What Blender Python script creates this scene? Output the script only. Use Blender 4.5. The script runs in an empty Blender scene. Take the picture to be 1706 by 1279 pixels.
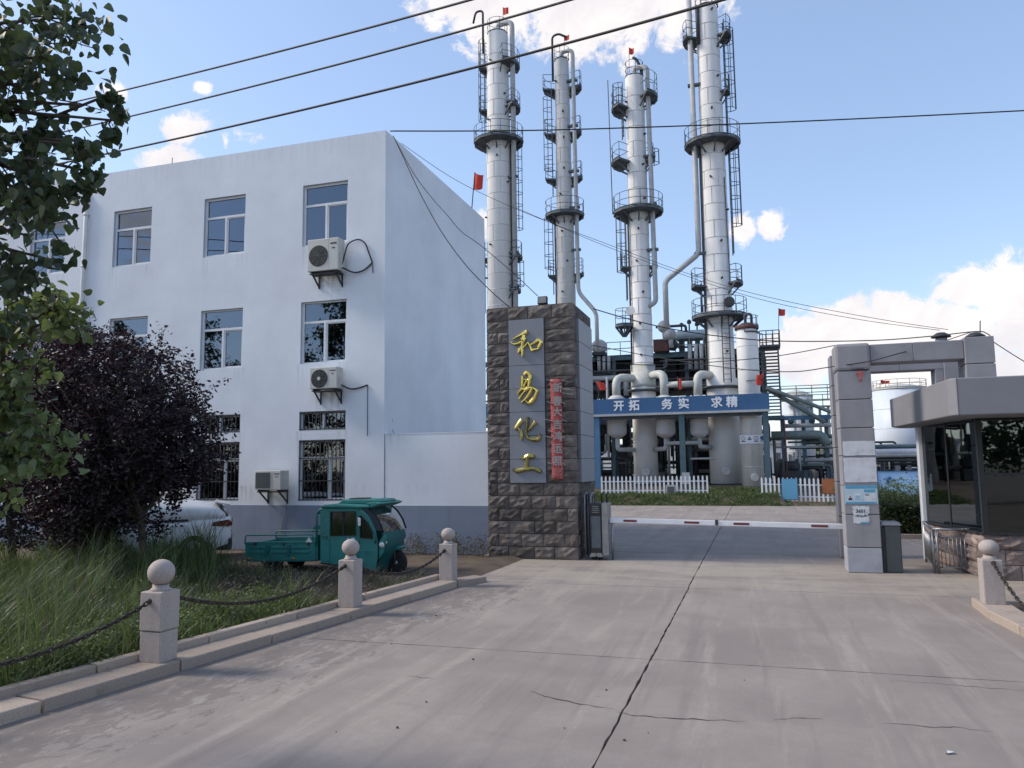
import bpy, math, random
import numpy as np
from mathutils import Vector, Matrix
rad = math.radians
S = bpy.context.scene
COL = S.collection
random.seed(7)
rng = np.random.default_rng(7)

# ------------------------------------------------------------------ camera
F_PX, CX, CY, EYE = 1287.0, 853.0, 639.5, 2.2          # focal length in photo pixels, image centre, eye height
PITCH, ROLL, YAW = math.atan(137.5 / 1287), 0.0124, rad(17.3)
_fh = Vector((-math.sin(YAW), math.cos(YAW), 0)); _r0 = Vector((math.cos(YAW), math.sin(YAW), 0)); _up = Vector((0, 0, 1))
FW = _fh * math.cos(PITCH) + _up * math.sin(PITCH)
_u0 = _up * math.cos(PITCH) - _fh * math.sin(PITCH)
RT = _r0 * math.cos(ROLL) - _u0 * math.sin(ROLL)
UPV = RT.cross(FW)
cam_d = bpy.data.cameras.new('camera'); cam = bpy.data.objects.new('camera', cam_d); COL.objects.link(cam)
cam_d.sensor_width = 36; cam_d.lens = F_PX / 1706 * 36; cam_d.clip_start = 0.05; cam_d.clip_end = 6000
cam.matrix_world = Matrix(((RT.x, UPV.x, -FW.x, 0), (RT.y, UPV.y, -FW.y, 0), (RT.z, UPV.z, -FW.z, EYE), (0, 0, 0, 1)))
S.camera = cam
EYEV = Vector((0, 0, EYE))
def ray(x, y): return FW + RT * ((x - CX) / F_PX) - UPV * ((y - CY) / F_PX)
def at(x, y, Y):                                        # the point seen at photo pixel x, y on the upright plane at depth Y
    d = ray(x, y); return EYEV + d * (Y / d.y)
def gnd(x, y, z=0.0):
    d = ray(x, y); return EYEV + d * ((z - EYE) / d.z)
def zy(x, y, Y): return at(x, y, Y).z
def xy(x, y, Y): return at(x, y, Y).x

# ------------------------------------------------------------------ world: sky with clouds, sun
SUN_DIR = Vector((-0.74, -0.13, 0.64)).normalized()
sun_el = math.asin(SUN_DIR.z); sun_az = math.atan2(SUN_DIR.x, SUN_DIR.y)
W = bpy.data.worlds.new('World'); S.world = W; W.use_nodes = True
nt = W.node_tree; nt.nodes.clear()
def N(t, **k):
    n = nt.nodes.new(t)
    for a, b in k.items(): setattr(n, a, b)
    return n
def lk(a, b): nt.links.new(a, b)
def wmath(op, a, b=None, clamp=False):
    n = N('ShaderNodeMath', operation=op, use_clamp=clamp)
    for i, v in enumerate((a, b)):
        if v is None: continue
        if isinstance(v, (int, float)): n.inputs[i].default_value = v
        else: lk(v, n.inputs[i])
    return n.outputs[0]
def wdot(v, c):
    n = N('ShaderNodeVectorMath', operation='DOT_PRODUCT'); lk(v, n.inputs[0]); n.inputs[1].default_value = c; return n.outputs['Value']
tc = N('ShaderNodeTexCoord'); dirv = tc.outputs['Generated']
sky = N('ShaderNodeTexSky', sky_type='NISHITA'); sky.sun_disc = False
sky.sun_elevation = sun_el; sky.sun_rotation = sun_az
sky.air_density = 1.0; sky.dust_density = 0.7; sky.ozone_density = 1.6; sky.altitude = 50
def noise_w(scale, detail, rough, dist=0.0):
    n = N('ShaderNodeTexNoise'); n.inputs['Scale'].default_value = scale; n.inputs['Detail'].default_value = detail
    n.inputs['Roughness'].default_value = rough; n.inputs['Distortion'].default_value = dist; lk(dirv, n.inputs['Vector']); return n.outputs['Fac']
n_edge = noise_w(9, 8, 0.62, 0.6); n_big = noise_w(2.2, 6, 0.55, 0.3); n_sh = noise_w(11, 7, 0.62, 0.5); n_fine = noise_w(38, 6, 0.65, 0.5)
# clouds in view: photo pixel centre, half width, half height, strength
CLOUDS = [(900, -45, 170, 100, 1.25), (1000, -20, 165, 100, 1.3), (830, -35, 130, 75, 1.15), (985, 48, 60, 40, 1.0), (1120, -40, 120, 62, .9),
          (1672, 488, 112, 50, 1.15), (1590, 548, 215, 55, 1.2), (1370, 596, 150, 48, 1.1), (1690, 640, 200, 80, 1.2), (1275, 602, 95, 38, 1.0),
          (306, 213, 46, 24, .86), (286, 264, 52, 20, .98), (420, 233, 30, 22, .72), (376, 240, 10, 26, .7), (195, 152, 40, 20, .8),
          (1237, 384, 22, 26, .95), (1286, 374, 22, 26, .95), (808, 372, 20, 30, .9), (335, 146, 14, 8, .6)]
M = None
for (cx, cy, hw, hh, st) in CLOUDS:
    c = ray(cx, cy).normalized()
    a = (RT - c * RT.dot(c)).normalized(); b = c.cross(a)
    k = F_PX / ray(cx, cy).length
    u = wmath('DIVIDE', wdot(dirv, a), hw / F_PX * 1.0 * (1 / (ray(cx, cy).length)))
    v = wmath('DIVIDE', wdot(dirv, b), hh / F_PX * 1.0 * (1 / (ray(cx, cy).length)))
    d = wmath('SQRT', wmath('ADD', wmath('MULTIPLY', u, u), wmath('MULTIPLY', v, v)))
    m = wmath('MULTIPLY', wmath('SUBTRACT', 1.35, d), st)
    m = wmath('MULTIPLY', m, wmath('GREATER_THAN', wdot(dirv, c), 0.0))
    M = m if M is None else wmath('MAXIMUM', M, m)
# scattered clouds over the rest of the sky
away = wmath('LESS_THAN', wdot(dirv, FW), 0.70)
gen = wmath('MULTIPLY', wmath('MULTIPLY', wmath('SUBTRACT', n_big, 0.50), 6.0, True), away)
M = wmath('MAXIMUM', M, wmath('SUBTRACT', wmath('MULTIPLY', gen, 2.0), 1.1))
dens = wmath('ADD', M, wmath('ADD', wmath('MULTIPLY', wmath('SUBTRACT', n_edge, 0.5), 2.7), wmath('MULTIPLY', wmath('SUBTRACT', n_fine, 0.5), 2.0)))
mr = N('ShaderNodeMapRange', interpolation_type='SMOOTHSTEP'); lk(dens, mr.inputs[0]); mr.inputs[1].default_value = 0.22; mr.inputs[2].default_value = 0.72
cfac = wmath('MULTIPLY', mr.outputs[0], 0.96)
mrs = N('ShaderNodeMapRange'); lk(n_sh, mrs.inputs[0]); mrs.inputs[1].default_value = 0.3; mrs.inputs[2].default_value = 0.62
ccol = N('ShaderNodeMix', data_type='RGBA'); lk(mrs.outputs[0], ccol.inputs['Factor'])
ccol.inputs['A'].default_value = (5.7, 5.55, 5.95, 1); ccol.inputs['B'].default_value = (7.7, 7.2, 6.95, 1)
hz = N('ShaderNodeMix', data_type='RGBA', blend_type='MULTIPLY'); hz.inputs['Factor'].default_value = 1.0
lk(sky.outputs[0], hz.inputs['A']); hz.inputs['B'].default_value = (1.24, 1.17, 1.13, 1)
hadd = N('ShaderNodeMix', data_type='RGBA', blend_type='ADD'); hadd.inputs['Factor'].default_value = 1.0
lk(hz.outputs['Result'], hadd.inputs['A']); hadd.inputs['B'].default_value = (0.95, 1.3, 1.98, 1)      # thin high veil
mixc = N('ShaderNodeMix', data_type='RGBA'); lk(cfac, mixc.inputs['Factor']); lk(hadd.outputs['Result'], mixc.inputs['A']); lk(ccol.outputs['Result'], mixc.inputs['B'])
bg = N('ShaderNodeBackground'); bg.inputs['Strength'].default_value = 0.108; lk(mixc.outputs['Result'], bg.inputs['Color'])
wo = N('ShaderNodeOutputWorld'); lk(bg.outputs[0], wo.inputs[0])
sd = bpy.data.lights.new('sun', 'SUN'); sd.energy = 2.3; sd.angle = rad(14.0); sd.color = (1.0, 0.91, 0.77)
so = bpy.data.objects.new('sun', sd); COL.objects.link(so)
so.rotation_euler = SUN_DIR.to_track_quat('Z', 'Y').to_euler(); so.location = (-60, 20, 60)
S.view_settings.view_transform = 'Standard'; S.view_settings.look = 'None'; S.view_settings.exposure = 0.45; S.view_settings.gamma = 1.0
S.view_settings.use_curve_mapping = False
S.cycles.max_bounces = 6; S.cycles.diffuse_bounces = 3; S.cycles.glossy_bounces = 3; S.cycles.transparent_max_bounces = 8
S.cycles.use_denoising = True

# ------------------------------------------------------------------ materials
def material(name, col, rough=0.8, metal=0.0, var=0.12, scale=2.0, bump=0.0, bscale=30.0, col2=None, dirt=0.0, dcol=(0.05, 0.045, 0.04), dscale=1.2, streak=0.0, ior=1.45, trans=0.0, stretch=None, objvar=0.0):
    m = bpy.data.materials.new(name); m.use_nodes = True
    t = m.node_tree; b = t.nodes['Principled BSDF']; L = t.links.new
    b.inputs['Roughness'].default_value = rough; b.inputs['Metallic'].default_value = metal; b.inputs['IOR'].default_value = ior
    tcn = t.nodes.new('ShaderNodeTexCoord'); vec = tcn.outputs['Object']
    if stretch:
        mp = t.nodes.new('ShaderNodeMapping'); mp.inputs['Scale'].default_value = stretch; L(vec, mp.inputs['Vector']); vec = mp.outputs[0]
    def noise(sc, det=5, ro=0.6, v=None):
        n = t.nodes.new('ShaderNodeTexNoise'); n.inputs['Scale'].default_value = sc; n.inputs['Detail'].default_value = det; n.inputs['Roughness'].default_value = ro
        L(v or vec, n.inputs['Vector']); return n.outputs['Fac']
    def ramp(f, a, c):
        r = t.nodes.new('ShaderNodeMapRange'); r.inputs[1].default_value = a; r.inputs[2].default_value = c; L(f, r.inputs[0]); return r.outputs[0]
    c1 = tuple(col) + (1,)
    c2 = tuple(col2) + (1,) if col2 else tuple(max(0, x * (1 - var)) for x in col) + (1,)
    c0 = tuple(min(1, x * (1 + var * 0.6)) for x in col) + (1,) if not col2 else c1
    mx = t.nodes.new('ShaderNodeMix'); mx.data_type = 'RGBA'; L(ramp(noise(scale), 0.32, 0.68), mx.inputs['Factor']); mx.inputs['A'].default_value = c0; mx.inputs['B'].default_value = c2
    out = mx.outputs['Result']
    if dirt > 0:
        m2 = t.nodes.new('ShaderNodeMix'); m2.data_type = 'RGBA'
        f = ramp(noise(dscale, 8, 0.68), 0.56, 0.74); mu = t.nodes.new('ShaderNodeMath'); mu.operation = 'MULTIPLY'; mu.inputs[1].default_value = dirt; L(f, mu.inputs[0])
        L(mu.outputs[0], m2.inputs['Factor']); L(out, m2.inputs['A']); m2.inputs['B'].default_value = tuple(dcol) + (1,); out = m2.outputs['Result']
    if streak > 0:
        mp2 = t.nodes.new('ShaderNodeMapping'); mp2.inputs['Scale'].default_value = (5, 5, 0.22); L(tcn.outputs['Object'], mp2.inputs['Vector'])
        m3 = t.nodes.new('ShaderNodeMix'); m3.data_type = 'RGBA'; f = ramp(noise(1.0, 6, 0.6, mp2.outputs[0]), 0.52, 0.78)
        mu = t.nodes.new('ShaderNodeMath'); mu.operation = 'MULTIPLY'; mu.inputs[1].default_value = streak; L(f, mu.inputs[0])
        L(mu.outputs[0], m3.inputs['Factor']); L(out, m3.inputs['A']); m3.inputs['B'].default_value = tuple(dcol) + (1,); out = m3.outputs['Result']
    if objvar > 0:
        oi = t.nodes.new('ShaderNodeObjectInfo'); r = t.nodes.new('ShaderNodeMapRange'); r.inputs[3].default_value = 1 - objvar; r.inputs[4].default_value = 1 + objvar; L(oi.outputs['Random'], r.inputs[0])
        vm = t.nodes.new('ShaderNodeVectorMath'); vm.operation = 'SCALE'; L(out, vm.inputs[0]); L(r.outputs[0], vm.inputs['Scale']); out = vm.outputs[0]
    L(out, b.inputs['Base Color'])
    if bump > 0:
        bn = t.nodes.new('ShaderNodeBump'); bn.inputs['Strength'].default_value = bump; bn.inputs['Distance'].default_value = 0.02
        L(noise(bscale, 6, 0.65), bn.inputs['Height']); L(bn.outputs[0], b.inputs['Normal'])
    m['out'] = 1
    return m
MAT = {}
def mk(k, *a, **kw): MAT[k] = material(k, *a, **kw); return MAT[k]
mk('wall_paint', (0.735, 0.765, 0.815), 0.85, var=0.09, scale=0.5, bump=0.2, bscale=9, dirt=0.22, dcol=(0.55, 0.57, 0.62), dscale=0.7, streak=0.12)
mk('plinth_paint', (0.215, 0.255, 0.335), 0.8, var=0.14, scale=0.9, bump=0.15, bscale=14, dirt=0.35, dcol=(0.13, 0.14, 0.17), dscale=1.0, streak=0.25)
mk('upvc', (0.74, 0.75, 0.77), 0.45, var=0.06, scale=6)
mk('reveal', (0.50, 0.53, 0.60), 0.85, var=0.12, scale=3)
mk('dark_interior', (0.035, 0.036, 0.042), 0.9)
mk('blind', (0.55, 0.66, 0.72), 0.7, var=0.1, scale=8)
mk('curtain', (0.16, 0.16, 0.17), 0.9, var=0.25, scale=5)
mk('iron', (0.035, 0.035, 0.038), 0.6, var=0.3, scale=9)
mk('rust_iron', (0.045, 0.036, 0.031), 0.75, var=0.4, scale=25, bump=0.3, bscale=60)
mk('granite', (0.42, 0.36, 0.335), 0.75, var=0.22, scale=70, bump=0.2, bscale=90, dirt=0.5, dcol=(0.24, 0.20, 0.175), dscale=3.0, streak=0.4)
mk('kerb_granite', (0.37, 0.30, 0.25), 0.8, var=0.2, scale=60, bump=0.2, bscale=80, dirt=0.8, dcol=(0.17, 0.14, 0.11), dscale=2.2, objvar=.14)
mk('dark_stone', (0.135, 0.114, 0.103), 0.88, objvar=.35, var=0.45, scale=5, bump=0.8, bscale=16, dirt=0.3, dcol=(0.03, 0.026, 0.026), dscale=5)
mk('mortar', (0.045, 0.04, 0.038), 0.9)
mk('panel_granite', (0.225, 0.235, 0.265), 0.5, var=0.12, scale=90, dirt=0.15, dcol=(0.15, 0.15, 0.17), dscale=1.2, streak=0.25)
mk('gold', (0.92, 0.72, 0.24), 0.24, metal=1.0, col2=(0.50, 0.38, 0.10), scale=5)
mk('gold_dull', (0.62, 0.52, 0.20), 0.3, metal=1.0, col2=(0.10, 0.09, 0.05), scale=4)
mk('red_faded', (0.42, 0.13, 0.12), 0.7, var=0.35, scale=14)
mk('bronze_dark', (0.055, 0.055, 0.035), 0.4, metal=0.6)
mk('red_paper', (0.40, 0.075, 0.07), 0.6, var=0.35, scale=18)
mk('silver_ink', (0.33, 0.29, 0.28), 0.5, var=0.35, scale=40)
mk('tape', (0.55, 0.55, 0.56), 0.3, var=0.2, scale=30)
mk('gate_concrete', (0.285, 0.275, 0.29), 0.72, var=0.14, scale=1.6, bump=0.1, bscale=25, dirt=0.4, dcol=(0.15, 0.145, 0.16), dscale=1.7, streak=0.28)
mk('gate_worn', (0.36, 0.36, 0.40), 0.7, var=0.16, scale=2.5, bump=0.1, bscale=25, dirt=0.4, dcol=(0.22, 0.21, 0.22), dscale=3)
mk('roof_fascia', (0.235, 0.232, 0.25), 0.6, var=0.08, scale=1.2, dirt=0.15, dcol=(0.19, 0.185, 0.20), dscale=1.5)
mk('guard_stone', (0.225, 0.175, 0.160), 0.9, objvar=.4, var=0.4, scale=5, bump=0.9, bscale=14, dirt=0.3, dcol=(0.09, 0.08, 0.075), dscale=5)
mk('white_paint', (0.76, 0.77, 0.80), 0.55, var=0.07, scale=3, dirt=0.12, dcol=(0.4, 0.38, 0.35), dscale=4)
mk('paper_white', (0.62, 0.63, 0.66), 0.7, var=0.12, scale=6, dirt=0.4, dcol=(0.36, 0.36, 0.39), dscale=6)
mk('paper_blue', (0.10, 0.33, 0.50), 0.5, var=0.15, scale=4)
mk('paper_pale', (0.45, 0.58, 0.66), 0.5, var=0.12, scale=5)
mk('ink', (0.03, 0.035, 0.05), 0.6)
mk('skin_print', (0.4, 0.25, 0.2), 0.6)
mk('column_white', (0.72, 0.705, 0.69), 0.85, var=0.06, scale=0.9, dirt=0.16, dcol=(0.50, 0.45, 0.40), dscale=0.8, streak=0.2)
mk('column_grey', (0.54, 0.535, 0.53), 0.8, var=0.1, scale=0.9, dirt=0.25, dcol=(0.28, 0.28, 0.28), dscale=1.0, streak=0.3)
mk('column_cream', (0.78, 0.77, 0.75), 0.5, var=0.08, scale=1.2, dirt=0.4, dcol=(0.33, 0.25, 0.18), dscale=1.0, streak=0.35)
mk('seam', (0.53, 0.515, 0.50), 0.6, var=0.3, scale=3)
mk('pipe_grey', (0.42, 0.43, 0.44), 0.5, var=0.14, scale=2.5, dirt=0.3, dcol=(0.22, 0.2, 0.19), dscale=2)
mk('pipe_lag', (0.52, 0.52, 0.48), 0.5, var=0.15, scale=2.5, dirt=0.4, dcol=(0.34, 0.32, 0.2), dscale=1.2)
mk('pipe_green', (0.20, 0.25, 0.24), 0.55, var=0.2, scale=2)
mk('steel_dark', (0.09, 0.108, 0.124), 0.6, var=0.25, scale=3)
mk('steel_teal', (0.075, 0.125, 0.15), 0.6, var=0.2, scale=3)
mk('steel_blue', (0.075, 0.18, 0.31), 0.55, var=0.18, scale=1.8, dirt=0.3, dcol=(0.08, 0.12, 0.16), dscale=2)
mk('sign_blue', (0.04, 0.115, 0.245), 0.5, var=0.1, scale=1.0)
mk('rail_yellow', (0.30, 0.30, 0.27), 0.6)
mk('machine_dark', (0.05, 0.053, 0.058), 0.7, var=0.4, scale=2)
mk('backing_black', (0.022, 0.024, 0.03), 0.8, var=0.4, scale=2)
mk('machine_rust', (0.11, 0.05, 0.045), 0.7, var=0.3, scale=3)
mk('condenser', (0.36, 0.43, 0.48), 0.45, var=0.1, scale=2)
mk('tank_white', (0.63, 0.68, 0.75), 0.5, var=0.08, scale=0.5, streak=0.25, dcol=(0.42, 0.45, 0.5))
mk('flag_red', (0.62, 0.055, 0.035), 0.7, var=0.2, scale=4)
mk('teal_paint', (0.020, 0.175, 0.163), 0.45, var=0.22, scale=3, dirt=0.5, dcol=(0.075, 0.115, 0.10), dscale=3, streak=0.35)
mk('teal_dark', (0.012, 0.10, 0.10), 0.5, var=0.2, scale=3)
mk('rubber', (0.018, 0.018, 0.019), 0.85)
mk('chrome', (0.6, 0.6, 0.6), 0.25, metal=1.0)
mk('lamp_clear', (0.6, 0.62, 0.62), 0.15)
mk('lamp_amber', (0.55, 0.20, 0.02), 0.3)
mk('lamp_red', (0.12, 0.012, 0.015), 0.2)
mk('car_white', (0.72, 0.73, 0.75), 0.25, var=0.04, scale=2)
mk('ac_white', (0.56, 0.55, 0.51), 0.5, var=0.08, scale=4, dirt=0.25, dcol=(0.38, 0.36, 0.32), dscale=3)
mk('ac_dark', (0.05, 0.055, 0.05), 0.6)
mk('ac_mid', (0.20, 0.22, 0.21), 0.6)
mk('bark', (0.075, 0.06, 0.045), 0.9, var=0.35, scale=12, bump=0.6, bscale=30)
mk('orange_board', (0.40, 0.14, 0.055), 0.6, var=0.15, scale=3)
mk('board_blue', (0.15, 0.40, 0.58), 0.5, var=0.08, scale=2)
mk('billboard', (0.28, 0.46, 0.70), 0.4, var=0.2, scale=1.2)
mk('soil', (0.115, 0.085, 0.062), 0.95, var=0.4, scale=1.3, bump=0.6, bscale=12, dirt=0.5, dcol=(0.065, 0.055, 0.035), dscale=0.9)
mk('yard', (0.27, 0.255, 0.24), 0.9, var=0.2, scale=0.7, bump=0.2, bscale=10)
mk('joint_fill', (0.04, 0.036, 0.034), 0.95, var=0.3, scale=9)
mk('steel_stainless', (0.33, 0.33, 0.34), 0.35, metal=0.8, var=0.2, scale=6)
mk('pvc_pipe', (0.66, 0.66, 0.66), 0.5, var=0.08, scale=3)
mk('barrier_red', (0.17, 0.03, 0.035), 0.5)
mk('cabinet_grey', (0.10, 0.105, 0.105), 0.5, var=0.15, scale=3)
mk('frame_dark', (0.025, 0.026, 0.03), 0.4)

def wall_stains(m, spots, col):
    # run-off stains below the air conditioners, window corners and roof edge (own shapes, painted wear)
    t = m.node_tree; L = t.links.new; b = t.nodes['Principled BSDF']; src = b.inputs['Base Color'].links[0].from_socket
    tcn = t.nodes.new('ShaderNodeTexCoord'); sp = t.nodes.new('ShaderNodeSeparateXYZ'); L(tcn.outputs['Object'], sp.inputs[0])
    mp = t.nodes.new('ShaderNodeMapping'); mp.inputs['Scale'].default_value = (9, 9, .6); L(tcn.outputs['Object'], mp.inputs['Vector'])
    n = t.nodes.new('ShaderNodeTexNoise'); n.inputs['Scale'].default_value = 1.0; n.inputs['Detail'].default_value = 5; L(mp.outputs[0], n.inputs['Vector'])
    def mr(f, a, c, lo=0.0, hi=1.0):
        r = t.nodes.new('ShaderNodeMapRange'); r.interpolation_type = 'SMOOTHSTEP'; r.inputs[1].default_value = a; r.inputs[2].default_value = c; r.inputs[3].default_value = lo; r.inputs[4].default_value = hi; L(f, r.inputs[0]); return r.outputs[0]
    def op(o, a, c):
        x = t.nodes.new('ShaderNodeMath'); x.operation = o
        for i, q in enumerate((a, c)):
            if isinstance(q, float): x.inputs[i].default_value = q
            else: L(q, x.inputs[i])
        return x.outputs[0]
    tot = None; nn = mr(n.outputs['Fac'], 0.40, 0.66)
    for (xa, xb, zt, ln, st) in spots:
        k = op('MULTIPLY', mr(sp.outputs['X'], xa - .06, xa + .06), mr(sp.outputs['X'], xb + .06, xb - .06))
        k = op('MULTIPLY', k, op('MULTIPLY', mr(sp.outputs['Z'], zt + .02, zt - .02), mr(sp.outputs['Z'], zt - ln, zt - ln * .1)))
        k = op('MULTIPLY', op('MULTIPLY', k, nn), st); tot = k if tot is None else op('MAXIMUM', tot, k)
    mx = t.nodes.new('ShaderNodeMix'); mx.data_type = 'RGBA'; L(tot, mx.inputs['Factor']); L(src, mx.inputs['A']); mx.inputs['B'].default_value = col + (1,); L(mx.outputs['Result'], b.inputs['Base Color'])
_sp = [(-2.1, -1.25, 4.55, 1.0, .85), (-2.2, -1.2, 8.05, 1.2, .55), (-5.0, -4.1, 1.75, .55, .5), (-26, 0, 11.73, .9, .10), (-26, 0, 1.75, .5, .10)]
for k in range(4):
    for z in (8.6, 5.17, 3.27): _sp += [(-2.75 - 3.43 * k, -2.45 - 3.43 * k, z, .9, .26), (-1.45 - 3.43 * k, -1.05 - 3.43 * k, z, .7, .22)]
wall_stains(MAT['wall_paint'], _sp, (0.27, 0.28, 0.30))
def leaf_material(name, col, tr, var=0.4, tw=0.35):
    m = bpy.data.materials.new(name); m.use_nodes = True; t = m.node_tree; L = t.links.new
    b = t.nodes['Principled BSDF']; b.inputs['Roughness'].default_value = 0.5
    a = t.nodes.new('ShaderNodeAttribute'); a.attribute_name = 'tint'
    mx = t.nodes.new('ShaderNodeMix'); mx.data_type = 'RGBA'; L(a.outputs['Fac'], mx.inputs['Factor'])
    mx.inputs['A'].default_value = tuple(x * (1 - var) for x in col) + (1,); mx.inputs['B'].default_value = tuple(x * (1 + var) for x in col) + (1,)
    L(mx.outputs['Result'], b.inputs['Base Color'])
    tl = t.nodes.new('ShaderNodeBsdfTranslucent'); tl.inputs['Color'].default_value = tuple(tr) + (1,)
    ms = t.nodes.new('ShaderNodeMixShader'); ms.inputs[0].default_value = tw; L(b.outputs[0], ms.inputs[1]); L(tl.outputs[0], ms.inputs[2])
    L(ms.outputs[0], t.nodes['Material Output'].inputs['Surface']); MAT[name] = m
leaf_material('leaf_poplar', (0.040, 0.062, 0.032), (0.10, 0.145, 0.04), 0.5, 0.25)
leaf_material('leaf_light', (0.085, 0.12, 0.05), (0.20, 0.26, 0.065), 0.55, 0.33)
leaf_material('leaf_purple', (0.021, 0.0115, 0.0165), (0.04, 0.012, 0.02), 0.6, 0.2)
leaf_material('grass_blade', (0.076, 0.112, 0.042), (0.14, 0.185, 0.045), 0.75, 0.3)
leaf_material('dry_weed', (0.095, 0.075, 0.05), (0.12, 0.10, 0.05), 0.4, 0.2)
leaf_material('hedge_leaf', (0.045, 0.065, 0.022), (0.10, 0.14, 0.03), 0.5, 0.3)

def glass_material(name, tint, refl=0.55, base=0.14, trans=(0.35, 0.4, 0.45)):
    m = bpy.data.materials.new(name); m.use_nodes = True; t = m.node_tree; t.nodes.clear(); L = t.links.new
    tr = t.nodes.new('ShaderNodeBsdfTransparent'); tr.inputs[0].default_value = tuple(trans) + (1,)
    gl = t.nodes.new('ShaderNodeBsdfGlossy'); gl.inputs['Color'].default_value = tuple(tint) + (1,); gl.inputs['Roughness'].default_value = 0.015
    lw = t.nodes.new('ShaderNodeLayerWeight'); lw.inputs[0].default_value = 0.35
    mu = t.nodes.new('ShaderNodeMath'); mu.operation = 'MULTIPLY_ADD'; mu.inputs[1].default_value = refl; mu.inputs[2].default_value = base; mu.use_clamp = True
    L(lw.outputs['Fresnel'], mu.inputs[0]); ms = t.nodes.new('ShaderNodeMixShader'); L(mu.outputs[0], ms.inputs[0]); L(tr.outputs[0], ms.inputs[1]); L(gl.outputs[0], ms.inputs[2])
    n = t.nodes.new('ShaderNodeTexNoise'); n.inputs['Scale'].default_value = 0.9; tcn = t.nodes.new('ShaderNodeTexCoord'); L(tcn.outputs['Object'], n.inputs['Vector'])
    bn = t.nodes.new('ShaderNodeBump'); bn.inputs['Strength'].default_value = 0.05; bn.inputs['Distance'].default_value = 0.05; L(n.outputs['Fac'], bn.inputs['Height']); L(bn.outputs[0], gl.inputs['Normal'])
    o = t.nodes.new('ShaderNodeOutputMaterial'); L(ms.outputs[0], o.inputs[0]); MAT[name] = m
glass_material('window_glass', (0.66, 0.76, 0.90), 0.40, 0.15, (0.30, 0.34, 0.38))
glass_material('tinted_glass', (0.66, 0.74, 0.78), 0.45, 0.20, (0.04, 0.055, 0.05))
glass_material('cab_glass', (0.9, 0.95, 1.0), 0.4, 0.10, (0.45, 0.48, 0.5))

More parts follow.
